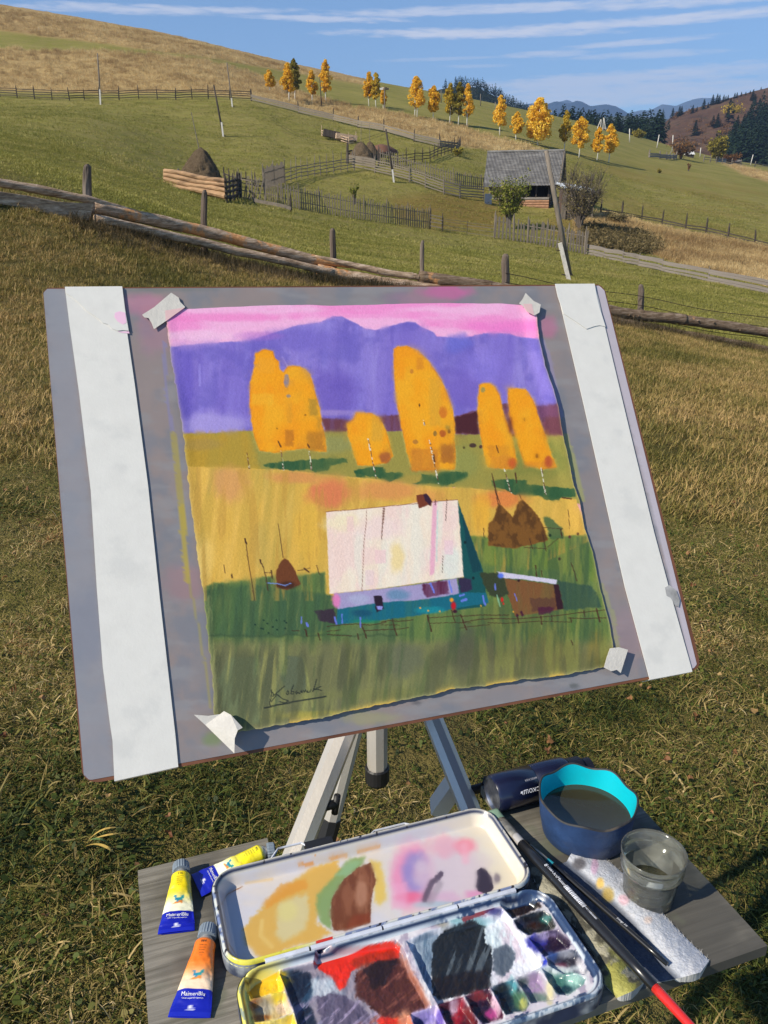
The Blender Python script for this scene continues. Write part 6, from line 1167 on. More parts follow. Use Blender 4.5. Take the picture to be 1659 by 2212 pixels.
WELLS = {
 'raw_umber': (mp(cF, [(915, 605), (960, 565), (1050, 528), (1150, 540), (1200, 570), (1240, 622), (1100, 685), (1015, 712)]), (30, 18, 14), [((1080, 570), (30, 9), (110, 58, 30)), ((960, 600), (10, 8), (90, 120, 130)), ((1160, 600), (10, 12), (20, 26, 30))]),
 'viridian_dark': (mp(cF, [(1022, 725), (1130, 680), (1250, 652), (1300, 690), (1342, 770), (1325, 800), (1230, 820), (1130, 842), (1060, 790)]), (22, 24, 24), [((1270, 720), (14, 12), (60, 130, 120)), ((1080, 760), (16, 12), (40, 44, 66)), ((1180, 770), (20, 10), (46, 24, 18))]),
 'violet': (mp(cF, [(1142, 865), (1230, 830), (1360, 800), (1420, 850), (1468, 915), (1440, 945), (1330, 980), (1255, 1002)]), (30, 16, 44), [((1200, 900), (26, 20), (44, 46, 150)), ((1270, 850), (26, 10), (176, 160, 200)), ((1360, 900), (24, 18), (34, 14, 34))]),
 'payne_grey': (mp(cF, [(1275, 1012), (1380, 970), (1500, 955), (1550, 1030), (1595, 1115), (1565, 1142), (1400, 1120), (1290, 1070)]), (70, 76, 92), [((1340, 1010), (22, 12), (50, 76, 140)), ((1440, 1050), (30, 12), (40, 34, 40)), ((1540, 1080), (12, 20), (214, 210, 216)), ((1380, 1080), (18, 8), (96, 40, 60)), ((1420, 990), (20, 10), (160, 160, 168))]),
 'turquoise': (mp(cF, [(1240, 1095), (1320, 1078), (1450, 1120), (1572, 1172), (1560, 1222), (1440, 1302), (1370, 1292), (1290, 1200)]), (92, 130, 128), [((1350, 1110), (50, 10), (210, 218, 220)), ((1400, 1200), (30, 16), (60, 110, 100)), ((1480, 1190), (20, 14), (160, 200, 190)), ((1400, 1265), (24, 10), (20, 50, 60))]),
 'green_gold': (mp(cF, [(1045, 1185), (1120, 1150), (1215, 1118), (1280, 1200), (1352, 1305), (1335, 1332), (1240, 1350), (1155, 1362), (1100, 1270)]), (176, 170, 176), [((1180, 1230), (22, 26), (158, 132, 170)), ((1200, 1320), (36, 10), (96, 120, 110)), ((1300, 1270), (8, 30), (206, 196, 150)), ((1090, 1210), (14, 12), (60, 80, 80))]),
 'phthalo_green': (mp(cF, [(850, 1245), (930, 1215), (1022, 1190), (1080, 1270), (1145, 1372), (1110, 1422), (960, 1452), (900, 1350)]), (20, 44, 56), [((1000, 1250), (14, 24), (90, 160, 170)), ((1060, 1340), (16, 22), (70, 110, 80)), ((940, 1330), (20, 30), (16, 24, 34)), ((1090, 1370), (10, 14), (170, 170, 90))]),
 'magenta': (mp(cF, [(650, 1312), (740, 1280), (828, 1252), (880, 1340), (945, 1450), (930, 1485), (785, 1526), (700, 1420)]), (60, 26, 44), [((760, 1320), (20, 16), (140, 46, 50)), ((880, 1400), (12, 28), (226, 190, 206)), ((780, 1420), (22, 22), (30, 22, 44)), ((850, 1450), (14, 14), (176, 60, 130))]),
 'crimson': (mp(cF, [(440, 1375), (540, 1345), (622, 1322), (680, 1410), (745, 1500), (740, 1560), (540, 1600), (480, 1480)]), (66, 16, 30), [((600, 1440), (14, 34), (160, 24, 40)), ((560, 1400), (12, 20), (206, 180, 200)), ((500, 1480), (12, 22), (30, 20, 40)), ((680, 1470), (12, 24), (110, 30, 30))]),
 'lavender': (mp(cF, [(232, 1445), (330, 1410), (425, 1380), (470, 1460), (530, 1560), (400, 1620), (280, 1600)]), (196, 180, 214), [((330, 1480), (24, 20), (150, 136, 206)), ((300, 1520), (16, 12), (40, 40, 90)), ((450, 1500), (8, 26), (90, 70, 160))]),
 'vermilion': (mp(cF, [(-20, 1525), (100, 1480), (212, 1448), (260, 1560), (150, 1640), (0, 1640)]), (226, 84, 40), [((60, 1510), (30, 10), (220, 40, 24)), ((180, 1500), (14, 24), (200, 140, 110))]),
 'cadmium_yellow': (mp(cE, [(335, 1245), (420, 1210), (620, 1180), (640, 1250), (665, 1345), (530, 1380), (395, 1412), (350, 1330)]), (240, 188, 24), [((560, 1270), (40, 24), (246, 202, 40)), ((400, 1300), (20, 26), (206, 150, 24))]),
 'ochre': (mp(cE, [(372, 1440), (500, 1400), (662, 1352), (690, 1430), (725, 1525), (560, 1590), (420, 1600)]), (206, 180, 120), [((450, 1470), (24, 16), (140, 84, 40)), ((620, 1400), (16, 16), (240, 214, 50)), ((660, 1490), (18, 14), (224, 196, 170)), ((500, 1500), (20, 20), (170, 166, 150)), ((470, 1570), (24, 8), (150, 90, 30))]),
 'lemon': (mp(cE, [(420, 1625), (560, 1600), (735, 1535), (800, 1700), (700, 1800), (470, 1800)]), (226, 196, 60), [((600, 1640), (30, 14), (240, 220, 120))])}
MIXL = mp(cE, [(618, 1192), (700, 1170), (900, 1120), (930, 1010), (1100, 1010), (1400, 960), (1580, 935), (1640, 1000), (1700, 1180), (1860, 1480), (1500, 1600), (1100, 1700), (800, 1760), (740, 1500), (680, 1340)])
MIXR = mp(cF, [(195, 885), (400, 800), (640, 735), (860, 690), (930, 640), (1000, 720), (1100, 880), (1240, 1080), (1100, 1150), (860, 1230), (620, 1320), (440, 1375), (330, 1180), (260, 1010)])
def base_h(U_, V_, sd):
    z = PZ+.0165+.0030*np.exp(-((sd-.003)/.0018)**2)-.003*(1-sst(sd, 0, .0012)); p3 = U_[..., None]*e1+V_[..., None]*e2; px, py = proj(p3[..., 0], p3[..., 1], PZ+.014)
    z = z-.0025*sst(sd, .005, .008)
    for k, (pl, c_, b_) in WELLS.items(): z = z-.0075*sst(polysd(px, py, pl), -2, 9)
    for pl in (MIXL, MIXR): z = z-.0065*sst(polysd(px, py, pl), -1, 6)
    inn_ = sst(sd, .008, .02); z = z+(fbm(px*.10, py*.06, 501, 4)-.5)*.0022*inn_
    return z
def base_p(px, py, sd, Z, U_, V_):
    c = Canvas(px, py, (226, 222, 224)); c.put(sst(fbm(px*.02, py*.03, 502), .42, .6), (206, 196, 206), .7); c.put(sst(fbm(px*.05, py*.03, 503), .55, .68), (120, 100, 130), .45); c.put(sst(px, 620, 540), (232, 206, 60), .85)
    # left mixing area
    c.poly(MIXL, (150, 140, 152), 2, 3); ml = sst(polysd(px, py, MIXL), -1, 2)
    c.poly(mp(cE, [(620, 1195), (760, 1180), (880, 1210), (900, 1320), (860, 1450), (960, 1700), (800, 1760), (740, 1500), (680, 1340)]), (26, 36, 54), 3, 5, streak=.25); c.put(ml*sst(fbm(px*.07+py*.05, py*.02, 505), .45, .6)*sst(px, 780, 700), (60, 96, 124), .6); c.poly(mp(cE, [(880, 1260), (1050, 1250), (1130, 1380), (1000, 1420), (900, 1400)]), (196, 206, 214), 4, 5, a=.8)
    c.poly(mp(cE, [(920, 1400), (1080, 1360), (1300, 1480), (1420, 1640), (1300, 1760), (1050, 1760), (960, 1600)]), (92, 84, 106), 3, 5, streak=.2); c.put(ml*sst(fbm((px+py)*.10, (px-py)*.015, 507), .55, .7)*sst(py, 2140, 2180), (176, 160, 190), .7)
    c.poly(mp(cE, [(1240, 1200), (1420, 1100), (1600, 1080), (1720, 1250), (1850, 1480), (1600, 1600), (1450, 1560), (1320, 1440), (1250, 1400)]), (78, 40, 34), 3, 6); c.put(ml*sst(fbm((px*.9+py)*.10, (px-py)*.02, 508), .52, .66)*sst(px, 760, 790), (140, 84, 70), .7); c.poly(mp(cE, [(1320, 1180), (1480, 1060), (1600, 1090), (1560, 1160), (1480, 1300), (1380, 1340)]), (34, 22, 24), 3, 7, a=.9); c.poly(mp(cF, [(150, 960), (200, 1060), (300, 1200), (390, 1390), (330, 1380), (230, 1200), (150, 1060)]), (176, 110, 84), 3, 5, a=.7)
    c.poly(mp(cE, [(900, 1120), (930, 1010), (890, 985), (1030, 950), (1080, 1010), (1400, 975), (1540, 940), (1610, 1000), (1600, 1080), (1450, 1100), (1300, 1130), (1210, 1200), (1160, 1330), (1110, 1350), (1050, 1240), (950, 1180)]), (226, 44, 26), 1.5, 3); c.poly(mp(cE, [(1190, 1120), (1320, 1050), (1560, 1010), (1590, 1080), (1400, 1110), (1260, 1180)]), (156, 44, 20), 3, 6, a=.8)
    # right mixing area
    c.poly(MIXR, (232, 234, 240), 2, 3); mr = sst(polysd(px, py, MIXR), -1, 2); c.poly(mp(cF, [(245, 890), (330, 830), (450, 830), (440, 900), (390, 1080), (380, 1260), (300, 1130), (250, 1010)]), (140, 156, 172), 3, 4); c.put(mr*sst(fbm((px*.2+py*.03), (py*.02), 511), .5, .62)*sst(px, 950, 900), (54, 84, 110), .75); c.blob(cF(870, 900), (40, 40), (206, 222, 224), .8); c.put(mr*sst(fbm(px*.06, py*.03, 512), .5, .65)*sst(px, 1050, 1100), (214, 196, 206), .8); c.blob(cF(680, 740), (50, 14), (110, 170, 176), .7)
    bk = mp(cF, [(400, 910), (440, 850), (520, 790), (600, 760), (700, 720), (800, 780), (800, 900), (850, 930), (860, 1060), (840, 1160), (850, 1240), (780, 1270), (620, 1310), (450, 1345), (395, 1300), (385, 1100)]); c.poly(bk, (30, 34, 38), 1.5, 4); bm_ = sst(polysd(px, py, bk), 0, 3)
    c.put(bm_*sst(fbm((px+py*.35)*.16, py*.012, 513), .56, .66), (96, 106, 112), .8); c.poly(mp(cF, [(860, 960), (960, 905), (1030, 980), (1020, 1080), (930, 1175), (860, 1120)]), (90, 100, 112), 2, 4); c.poly(mp(cF, [(400, 1180), (800, 1100), (840, 1240), (450, 1340)]), (26, 20, 22), 4, 6, a=.8)
    c.line(mp(cF, [(640, 720), (750, 680), (850, 635)]), 11, (128, 44, 52), .85, rough=3); c.line(mp(cF, [(370, 700), (480, 760)]), 18, (150, 150, 120), .6, rough=4, soft=5); c.blob(cF(420, 700), (14, 10), (20, 60, 56), .9); c.line(mp(cF, [(1240, 1010), (1265, 1050), (1245, 1095)]), 8, (50, 66, 214), .95, rough=1.5); c.blob(cF(880, 660), (20, 9), (40, 40, 110), .8)
    c.line(mp(cF, [(950, 640), (1080, 830), (1240, 1030)]), 9, (246, 246, 250), .9, rough=2, soft=2)
    for k, (pl, col, bl) in WELLS.items():
        c.poly(pl, col, 2.5, 2.5)
        for ce, r_, cc in bl: c.blob((cE if k in ('cadmium_yellow', 'ochre', 'lemon') else cF)(*ce), r_, cc, .88, .45, .09, .45)
        m_ = sst(polysd(px, py, pl), 0, 3); c.put(m_*(fbm(px*.22, py*.2, 530) > .66), np.array(col)*.45+70, .5)
    c.blur(2, .6*sst(fbm(px*.08, py*.08, 888), .4, .6)); c.put((sd < .0085)*1.0, (196, 206, 212), .85); c.put((sd < .0085)*sst(px, 640, 560), (236, 220, 90), .8); c.put(np.exp(-((sd-.0048)/.0011)**2)*sst(px, 560, 700), (20, 34, 66), .95); c.put(np.exp(-((sd-.0048)/.0008)**2)*(1-sst(px, 560, 700)), (60, 56, 30), .8); c.put((sd < .010)*sst(fbm(px*.04, py*.04, 540), .48, .6)*sst(px, 900, 1000), (30, 50, 86), .85); c.put((sd < .003)*(vn(px*.1, py*.1, 541) > .6), (110, 130, 150), .7); return c
bo = tray('base_tray', BU0, BU1, BV0, BV1, .026, 430, 175, base_h, base_p)
skirt('base_wall', BU0, BU1, BV0, BV1, .026, PZ+.001, PZ+.0166, navy)
hm_ = mat('worn_hinge_tube', (.62, .64, .70), .4, .4, metal=.1, var=.2, vscale=40, tint=(.05, .05, .06), ttint=.9)
for u0, u1 in ((.075, .115), (.117, .185), (.187, .262), (.264, .325)): mb = MB(); mb.tube([pf(u0, .5447, PZ+.0175), pf(u1, .5447, PZ+.0175)], .0027, 10); mb.build('hinge_barrel', hm_, pal, smooth=False)
mb = MB(); mb.tube([pf(.105, .668, PZ+.014), pf(.115, .679, PZ+.015), pf(.14, .679, PZ+.015), pf(.15, .668, PZ+.014)], .0012, 6); mb.build('clasp', hm_, pal)
mb = MB(); mb.tube([pf(.215, .668, PZ+.014), pf(.22, .6715, PZ+.014), pf(.255, .6715, PZ+.014), pf(.26, .668, PZ+.014)], .0012, 6); mb.build('clasp', hm_, pal)
mb = MB(); mb.box(pf(.158, .672, PZ+.012), (.030, .012, .008), np.stack([e1, e2, [0, 0, 1]], 1)); mb.build('latch', blackp, pal)

# ---- tubes of paint
def text_mesh(s, size):
    cu = bpy.data.curves.new('t', 'FONT'); cu.body = s; cu.size = size; cu.align_x = 'CENTER'; cu.align_y = 'CENTER'; cu.resolution_u = 2
    o = bpy.data.objects.new('t', cu); COL.objects.link(o); dg = bpy.context.evaluated_depsgraph_get(); me = bpy.data.meshes.new_from_object(o.evaluated_get(dg))
    V = np.array([v.co[:] for v in me.vertices]) if len(me.vertices) else np.zeros((0, 3)); Fc = [tuple(p.vertices) for p in me.polygons]; bpy.data.objects.remove(o); bpy.data.curves.remove(cu); bpy.data.meshes.remove(me); return V, Fc
tubem = mat('glossy_tube_label', (.5, .5, .5), .28, .5, var=.02, attr='paint', coat=.25); capm = mat('grey_blue_cap', (.20, .24, .28), .45, .4, var=.08); printw = mat('white_print', (.80, .80, .84), .4); printk = mat('black_print', (.05, .045, .03), .5)
def paint_tube(label, cap_px, sh_px, tail_px, col, mid, num, w0, w1, twist=0):
    A0 = onz(*sh_px, PZ+.0105); C0 = onz(*cap_px, PZ+.0105); T0 = onz(*tail_px, PZ+.0025); d = (T0-A0); Lg = np.linalg.norm(d); d /= Lg; s = np.cross(d, [0, 0, 1]); s /= np.linalg.norm(s); s = -s; up = np.cross(s, d); up = up if up[2] > 0 else -up
    # s points so that text reads with the cap upward
    if np.dot(np.cross(-d, up), s) < 0: s = s
    s = np.cross(-d, up); s = -s if False else s
    o = thing('paint_tube', A0, label, 'paint tube', 'paint tubes on the shelf')
    nq, na = 110, 56; Q_ = np.linspace(0, 1, nq)[:, None]; A_ = np.linspace(0, 2*pi, na)[None, :]
    wq = np.interp(Q_, [0, .05, .15, .5, .9, 1], [w0*.75, w0, w0*1.02, (w0+w1)/2, w1, w1*1.02]); tq = np.interp(Q_, [0, .05, .2, .5, .8, .9, .93, 1], [w0*.75, w0*.98, w0*.9, w0*.66, w0*.30, .0012, .0011, .0011])
    cr = (fbm(Q_*9+0*A_, A_*1.4, 7+len(label), 4)-.5)*.0028*np.sin(Q_*pi)**.5*(Q_ < .9)+(fbm(Q_*3+0*A_, A_*.9, 17+len(label), 3)-.5)*.0032*sst(Q_, .25, .45)*(Q_ < .88)
    x = wq*np.sign(np.cos(A_))*np.abs(np.cos(A_))**.85; z = tq*np.sin(A_)+cr
    cen = A0+d*(Q_[..., None]*Lg)+np.array([0, 0, 1.])*0
    V = cen+s*x[..., None]+up*z[..., None]
    xm = x*1000; ym = (Q_*Lg*1000)+0*x; Lm = Lg*1000
    c = Canvas(xm, ym, col); f = sst(ym/Lm, .30, .60); c.put(f*np.ones_like(xm), mid, 1); c.put(sst(ym/Lm, .05, .0), (190, 190, 190), .8)
    # small kingfisher like bird
    yb = Lm*.52; wing = (34, 130, 160); body = (228, 140, 60)
    c.poly([(-5.5, yb+3.5), (-4, yb+2.6), (-1, yb+.6), (3.0, yb-.2), (4.5, yb+1.4), (3.6, yb+3.4), (2.6, yb+2.6), (.4, yb+3.4), (-2, yb+3.6)], body, .25, 0)
    c.poly([(-.6, yb+2.2), (-3.6, yb-.6), (-4.4, yb-4.6), (-2.8, yb-5), (-1.2, yb-3.2), (.6, yb+.6)], wing, .25, 0); c.poly([(.6, yb+1), (1.4, yb-2), (3.8, yb-4.8), (5.6, yb-5.2), (5.2, yb-2), (3.8, yb+.2)], (52, 150, 150), .25, 0)
    c.poly([(-22, Lm*.685), (22, Lm*.685), (22, Lm*1.1), (-22, Lm*1.1)], (20, 30, 160), .3, 0); c.poly([(-22, Lm*.94), (22, Lm*.94), (22, Lm*1.1), (-22, Lm*1.1)], (28, 40, 172), .3, 0); c.poly([(-2.5, Lm*.905), (2.5, Lm*.905), (.2, Lm*.84)], (226, 226, 236), .25, 0); c.poly([(-3.5, Lm*.925), (3.5, Lm*.925), (3.5, Lm*.912), (-3.5, Lm*.912)], (226, 226, 236), .2, 0)
    g = gridmesh('tube_body', V, na, nq, tubem, o, np.clip(lin(c.c), 0, .9))
    def surf(xq, yq, lift=.00025):
        q = yq/Lm; wv = np.interp(q, Q_[:, 0], wq[:, 0]); tv = np.interp(q, Q_[:, 0], tq[:, 0]); ca = np.clip(xq/1000/wv, -.97, .97); ca_ = np.sign(ca)*np.abs(ca)**(1/.85); zz = tv*np.sqrt(1-ca_**2); aa = np.arccos(ca_)
        qi = (np.clip(q, 0, 1)*(nq-1)).astype(int); ai = (aa/(2*pi)*(na-1)).astype(int); zz = zz+np.maximum(cr[qi, ai], cr[qi, np.minimum(ai+1, na-1)])
        return A0+d*(yq/1000)[:, None]+s*(xq/1000)[:, None]+up*(zz+lift)[:, None]
    def write(txt, size, y, m_, x0=0, nm='lettering'):
        V_, F_ = text_mesh(txt, size)
        if len(V_): mb = MB(); mb.add(surf(V_[:, 0]+x0, y-V_[:, 1]), F_); mb.build(nm, m_, g)
    write('MaimeriBlu', 4.6, Lm*.745, printw); write('Colori acquarello superiori', 1.7, Lm*.79, printw); write(num, 3.4, Lm*.085, printk, 0)
    for k, q in enumerate((.135, .17, .205, .24, .275)): write(('cadmium hue', 'watercolour', 'fine artists', 'extra fine', '12 ml')[k], 1.25, Lm*q, printk)
    # shoulder, neck and ribbed cap
    ax_ = (C0-A0)/np.linalg.norm(C0-A0); cl = np.linalg.norm(C0-A0); mb = MB(); mb.lathe([(w0*.75, -.001), (w0*.6, .002), (.0045, .004), (.0045, .006)], A0, 24, ax=ax_); mb.build('shoulder', alu, o, smooth=True)
    mb = MB(); mb.lathe([(.0001, .004), (.0082, .004), (.0086, .006), (.0082, cl), (.0070, cl+.001), (.0001, cl+.001)], A0, 60, ax=ax_, fn=lambda th, r, z: (r*(1+(.035*np.sign(sin(th*20)) if r > .0075 else 0)), z)); mb.build('cap', capm, o)
    return o
paint_tube('orange paint tube with blue foot, nearest the viewer', cJ(445, 1112), cJ(430, 1185), cJ(338, 1598), (236, 118, 30), (248, 214, 180), '084', .0098, .0180)
paint_tube('yellow paint tube numbered 116, standing upright beside the palette corner', cJ(294, 768), cJ(296, 822), cJ(268, 1135), (240, 214, 30), (246, 240, 206), '116', .0098, .0170)
paint_tube('yellow paint tube lying sideways behind the palette corner', cJ(800, 690), cJ(742, 700), cJ(378, 880), (238, 222, 40), (246, 242, 214), '902', .0098, .0165)

# ---- brushes
blk = mat('black_lacquer', (.012, .012, .013), .30, .5, var=.2, coat=.3); redl = mat('red_lacquer', (.62, .025, .02), .25, .5, var=.05, coat=.4); tealm = mat('teal_band', (.02, .22, .27), .3, .5); steel = mat('stained_ferrule', (.42, .38, .30), .35, .5, metal=.6, var=.5, vscale=120, tint=(.10, .07, .05), ttint=.9); bri = mat('green_tinted_bristle', (.22, .34, .24), .6, var=.3, vscale=200); hair = mat('dark_hair', (.035, .018, .012), .6)
def seg(name, o, A0, B0, q0, q1, r0, r1, m_, n=14, flat=None, bulge=0):
    mb = MB(); k = 8; P = [A0+(B0-A0)*(q0+(q1-q0)*i/(k-1)) for i in range(k)]; r = [(r0+(r1-r0)*i/(k-1))*(1+bulge*sin(pi*i/(k-1))) for i in range(k)]
    if flat is None: mb.tube(P, r, n)
    else:
        d = (B0-A0)/np.linalg.norm(B0-A0); s = np.cross(d, [0, 0, 1]); s /= np.linalg.norm(s); u_ = np.cross(s, d); V = []
        for i in range(k):
            f = i/(k-1); wv = flat[0]+(flat[1]-flat[0])*f; hv = flat[2]+(flat[3]-flat[2])*f
            for j in range(n): a_ = 2*pi*j/n; V.append(P[i]+s*wv*cos(a_)+u_*hv*sin(a_))
        mb.add(V, [(i*n+j, i*n+(j+1) % n, (i+1)*n+(j+1) % n, (i+1)*n+j) for i in range(k-1) for j in range(n)]+[tuple(range(n))[::-1], tuple(range((k-1)*n, k*n))])
    return mb.build(name, m_, o, smooth=True)
def onbrush(o, A0, B0, q, txt, size, m_, r, off=0):
    d = (B0-A0)/np.linalg.norm(B0-A0); s = np.cross(d, [0, 0, 1]); s /= np.linalg.norm(s); u_ = np.cross(s, d); u_ = u_ if u_[2] > 0 else -u_; V_, F_ = text_mesh(txt, size); ang = (V_[:, 1]+off)/r; w_ = np.cross(u_, d)
    P = A0+(B0-A0)*q+d*V_[:, :1]+(w_*np.sin(ang)[:, None]+u_*np.cos(ang)[:, None])*(r+.0002); mb = MB(); mb.add(P, F_); hh_ = [c_ for c_ in o.children if c_.name.startswith('handle')]; mb.build('lettering', m_, hh_[0])
A0 = onz(*cK(388, 398), PZ+.012); B0 = onz(*cK(1345, 1430), PZ+.030)
b1 = thing('paintbrush', A0, 'biggest flat brush with green stained bristles and a red ended black handle', 'brush'); Lb = np.linalg.norm(B0-A0)
qf = lambda y: (y-398)/(1430-398)
seg('bristles', b1, A0, B0, 0, qf(470)*.9, 0, 0, bri, flat=(.0088, .0075, .0010, .0036)); seg('ferrule', b1, A0, B0, qf(470)*.85, qf(592), 0, 0, steel, flat=(.0075, .0050, .0038, .0046)); seg('crimp', b1, A0, B0, qf(560), qf(610), .0053, .0051, alu)
seg('handle', b1, A0, B0, qf(600), qf(1265), .0052, .0044, blk, 16, bulge=.16); seg('red_end', b1, A0, B0, qf(1265), 1.06, .0045, .0034, redl, 16)
hd = [c_ for c_ in b1.children if c_.name.startswith('handle')][0]
onbrush(b1, A0, B0, qf(745), '8', .0062, printw, .0061); onbrush(b1, A0, B0, qf(768), '1108A', .0036, printw, .0061); onbrush(b1, A0, B0, qf(818), 'ArtMaster', .0048, printw, .0061); onbrush(b1, A0, B0, qf(975), '3210110800080', .0030, printw, .0058)
mb = MB(); d = (B0-A0)/Lb; s = np.cross(d, [0, 0, 1]); s /= np.linalg.norm(s); u_ = np.cross(s, d); u_ = u_ if u_[2] > 0 else -u_
x = 0; random.seed(3)
while x < .030:
    w_ = random.choice((.0004, .0008, .0012)); c_ = A0+(B0-A0)*qf(850)+d*x; w2 = np.cross(u_, d); V = []
    for xx in (0, w_):
        for an in (-.4, -.13, .13, .4): V.append(c_+d*xx+(w2*sin(an)+u_*cos(an))*.0062)
    mb.add(V, [(0, 1, 5, 4), (1, 2, 6, 5), (2, 3, 7, 6)]); x += w_+random.choice((.0004, .0007))
mb.build('barcode', printw, hd)
for lab, tip, end, tq0, tq1, z1, z2, r in (('thin brush on the right of the three, with a teal band', (540, 530), (1196, 1102), .19, .235, .013, .011, .0025), ('thin brush half hidden between the two others, with a teal band', (505, 500), (1062, 1112), .20, .26, .009, .008, .0024)):
    A1, B1 = onz(*cK(*tip), PZ+z1), onz(*cK(*end), PZ+z2); b2_ = thing('paintbrush', A1, lab, 'brush')
    seg('bristles', b2_, A1, B1, 0, .045, .0003, .0014, hair); seg('ferrule', b2_, A1, B1, .045, tq0, .0011, .0019, steel); seg('teal_band', b2_, A1, B1, tq0, tq1, .0021, .0025, tealm); seg('handle', b2_, A1, B1, tq1, 1, .0026, .0022, blk, bulge=.2)
    onbrush(b2_, A1, B1, .72, 'Design 3/0', .0028, printw, .00315)

# ---- folded paper towel
tw = [[(525, 662), (620, 640), (700, 625), (735, 632), (765, 560), (775, 515)], [(1000, 1260), (1085, 1190), (1120, 1172), (1230, 1170), (1330, 1145), (1390, 1080)]]
nxt, nyt = 130, 190; Uu = np.linspace(0, 1, nxt); 
lef = [(525, 662), (590, 735), (700, 860), (790, 960), (860, 1060), (905, 1190), (965, 1258)]; rig = [(775, 515), (850, 575), (940, 640), (1010, 700), (1130, 820), (1250, 950), (1320, 1020), (1390, 1085)]
topc = [(525, 662), (600, 655), (690, 650), (735, 632), (765, 580), (775, 515)]; botc = [(965, 1258), (1040, 1225), (1100, 1180), (1160, 1185), (1260, 1165), (1350, 1140), (1390, 1085)]
gt = coons(mp(cK, topc), mp(cK, botc), mp(cK, lef), mp(cK, rig), nxt, nyt); TXx, TYy = gt[..., 0], gt[..., 1]; s2, t2 = np.meshgrid(Uu, np.linspace(0, 1, nyt))
zt = PZ+.0010+.0090*np.sin(pi*np.clip(s2/.30, 0, 1))**.6*(.4+.6*sst(t2, .35, .75))+.008*np.sin(pi*np.clip((s2-.60)/.40, 0, 1))**.7+.0012*(fbm(TXx*.06, TYy*.06, 600)-.5)*2+.0006*(vn(TXx*.5, TYy*.5, 601)-.5)
xx, yy = (TXx-CX)/F, (TYy-CY)/F; D = np.stack([xx, cp-yy*sp, -sp-yy*cp], -1); VT = CAM+D*((zt-CZ)/D[..., 2])[..., None]
c = Canvas(TXx, TYy, (188, 189, 194)); c.put(sst(fbm(TXx*.05, TYy*.05, 610), .4, .6), (180, 184, 192), .6); c.put((1-sst(s2, .26, .40))*1.0, (150, 144, 120), .8); c.put((1-sst(s2, .30, .36))*sst(fbm(TXx*.04, TYy*.04, 612), .45, .6), (70, 68, 60), .75); c.put((1-sst(s2, .25, .34))*sst(t2, .6, .8)*sst(fbm(TXx*.03, TYy*.03, 613), .4, .55), (176, 172, 84), .75)
c.put(sst(s2, .28, .36)*(1-sst(s2, .60, .70)), (74, 80, 94), .93); c.put(sst(s2, .3, .4)*(1-sst(s2, .62, .7))*sst(fbm(TXx*.03, TYy*.03, 615), .5, .7), (110, 112, 120), .5)  # blue-grey middle band: cast shadow and wetness put into the towel colour
c.blob(cK(795, 640), (16, 14), (70, 68, 72), .8); c.blob(cK(850, 580), (6, 3), (220, 60, 160), .9); c.blob(cK(865, 650), (8, 20), (214, 160, 190), .6); c.blob(cK(890, 730), (10, 12), (216, 176, 90), .85); c.blob(cK(925, 780), (12, 18), (160, 130, 50), .7); c.blob(cK(1000, 810), (12, 12), (214, 160, 170), .6); c.blob(cK(1110, 900), (10, 10), (222, 190, 170), .5)
c.c *= (1+(vn(TXx*.8, TYy*.8, 620)[..., None]-.5)*.14)
tow = thing('paper_towel', VT[0, 0], 'folded paint stained paper towel under the brushes', 'paper towel'); twm = mat('paper_towel_fibre', (.5, .5, .5), .95, .05, var=.10, vscale=250, attr='paint', bump=1, bscale=500)
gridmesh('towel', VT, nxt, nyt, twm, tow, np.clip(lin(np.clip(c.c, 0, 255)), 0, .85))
mb = MB(); rim_ = VT[-1]; mb.add(np.vstack([rim_, rim_*[1, 1, 0]+[0, 0, PZ+.0005]]), [(i, nxt+i, nxt+i+1, i+1) for i in range(nxt-1)]); rr_ = VT[:, -1]; mb.add(np.vstack([rr_, rr_*[1, 1, 0]+[0, 0, PZ+.0005]]), [(i, i+1, nyt+i+1, nyt+i) for i in range(nyt-1)]); ll_ = VT[:, 0]; mb.add(np.vstack([ll_, ll_*[1, 1, 0]+[0, 0, PZ+.0005]]), [(i, i+1, nyt+i+1, nyt+i) for i in range(nyt-1)]); mb.build('fold_edge', mat('towel_edge', (.36, .36, .35), .95, var=.3, vscale=80), tow)
fz = []; ii = rng.integers(1, nyt-1, 700); jj = rng.choice([nxt-1, nxt-2, nxt-4, 0, 2], 700); mb = MB()
for i_, j_ in zip(ii, jj): p = VT[i_, j_]; e = p+np.array([rng.normal(0, .0022), rng.normal(0, .0022), abs(rng.normal(.0012, .0012))]); mb.add([p, p+[.0003, 0, 0], e], [(0, 1, 2)])
mb.build('loose_fibres', whr, tow)['kind'] = 'stuff'

# ---- rubber water cup
rimL, rimR, rimT, rimB = cK(607, 300), cK(1068, 375), cK(800, 212), cK(840, 462)
zr = PZ+.050; pl_, pr_ = onz(*rimL, zr), onz(*rimR, zr); cc = (pl_+pr_)/2; cR = np.linalg.norm(pl_-pr_)/2; ct_, cb_ = onz(*rimT, zr), onz(*rimB, zr)
cc = np.array([(pl_[0]+pr_[0])/2, (ct_[1]+cb_[1])/2, PZ]); print('cup', cc, cR, np.linalg.norm(ct_-cb_)/2)
cup = thing('water_cup', cc, 'dark blue rubber cup with a wavy rim and turquoise inside, half full of murky water', 'cup')
cupo = mat('scuffed_blue_rubber', (.022, .050, .13), .6, .3, var=.35, vscale=25, tint=(.12, .12, .12), ttint=.45, bump=.15, bscale=120); cupi = mat('turquoise_rubber', (.0, .46, .55), .5, .3, var=.06, vscale=30, tint=(.01, .33, .40), ttint=.4)
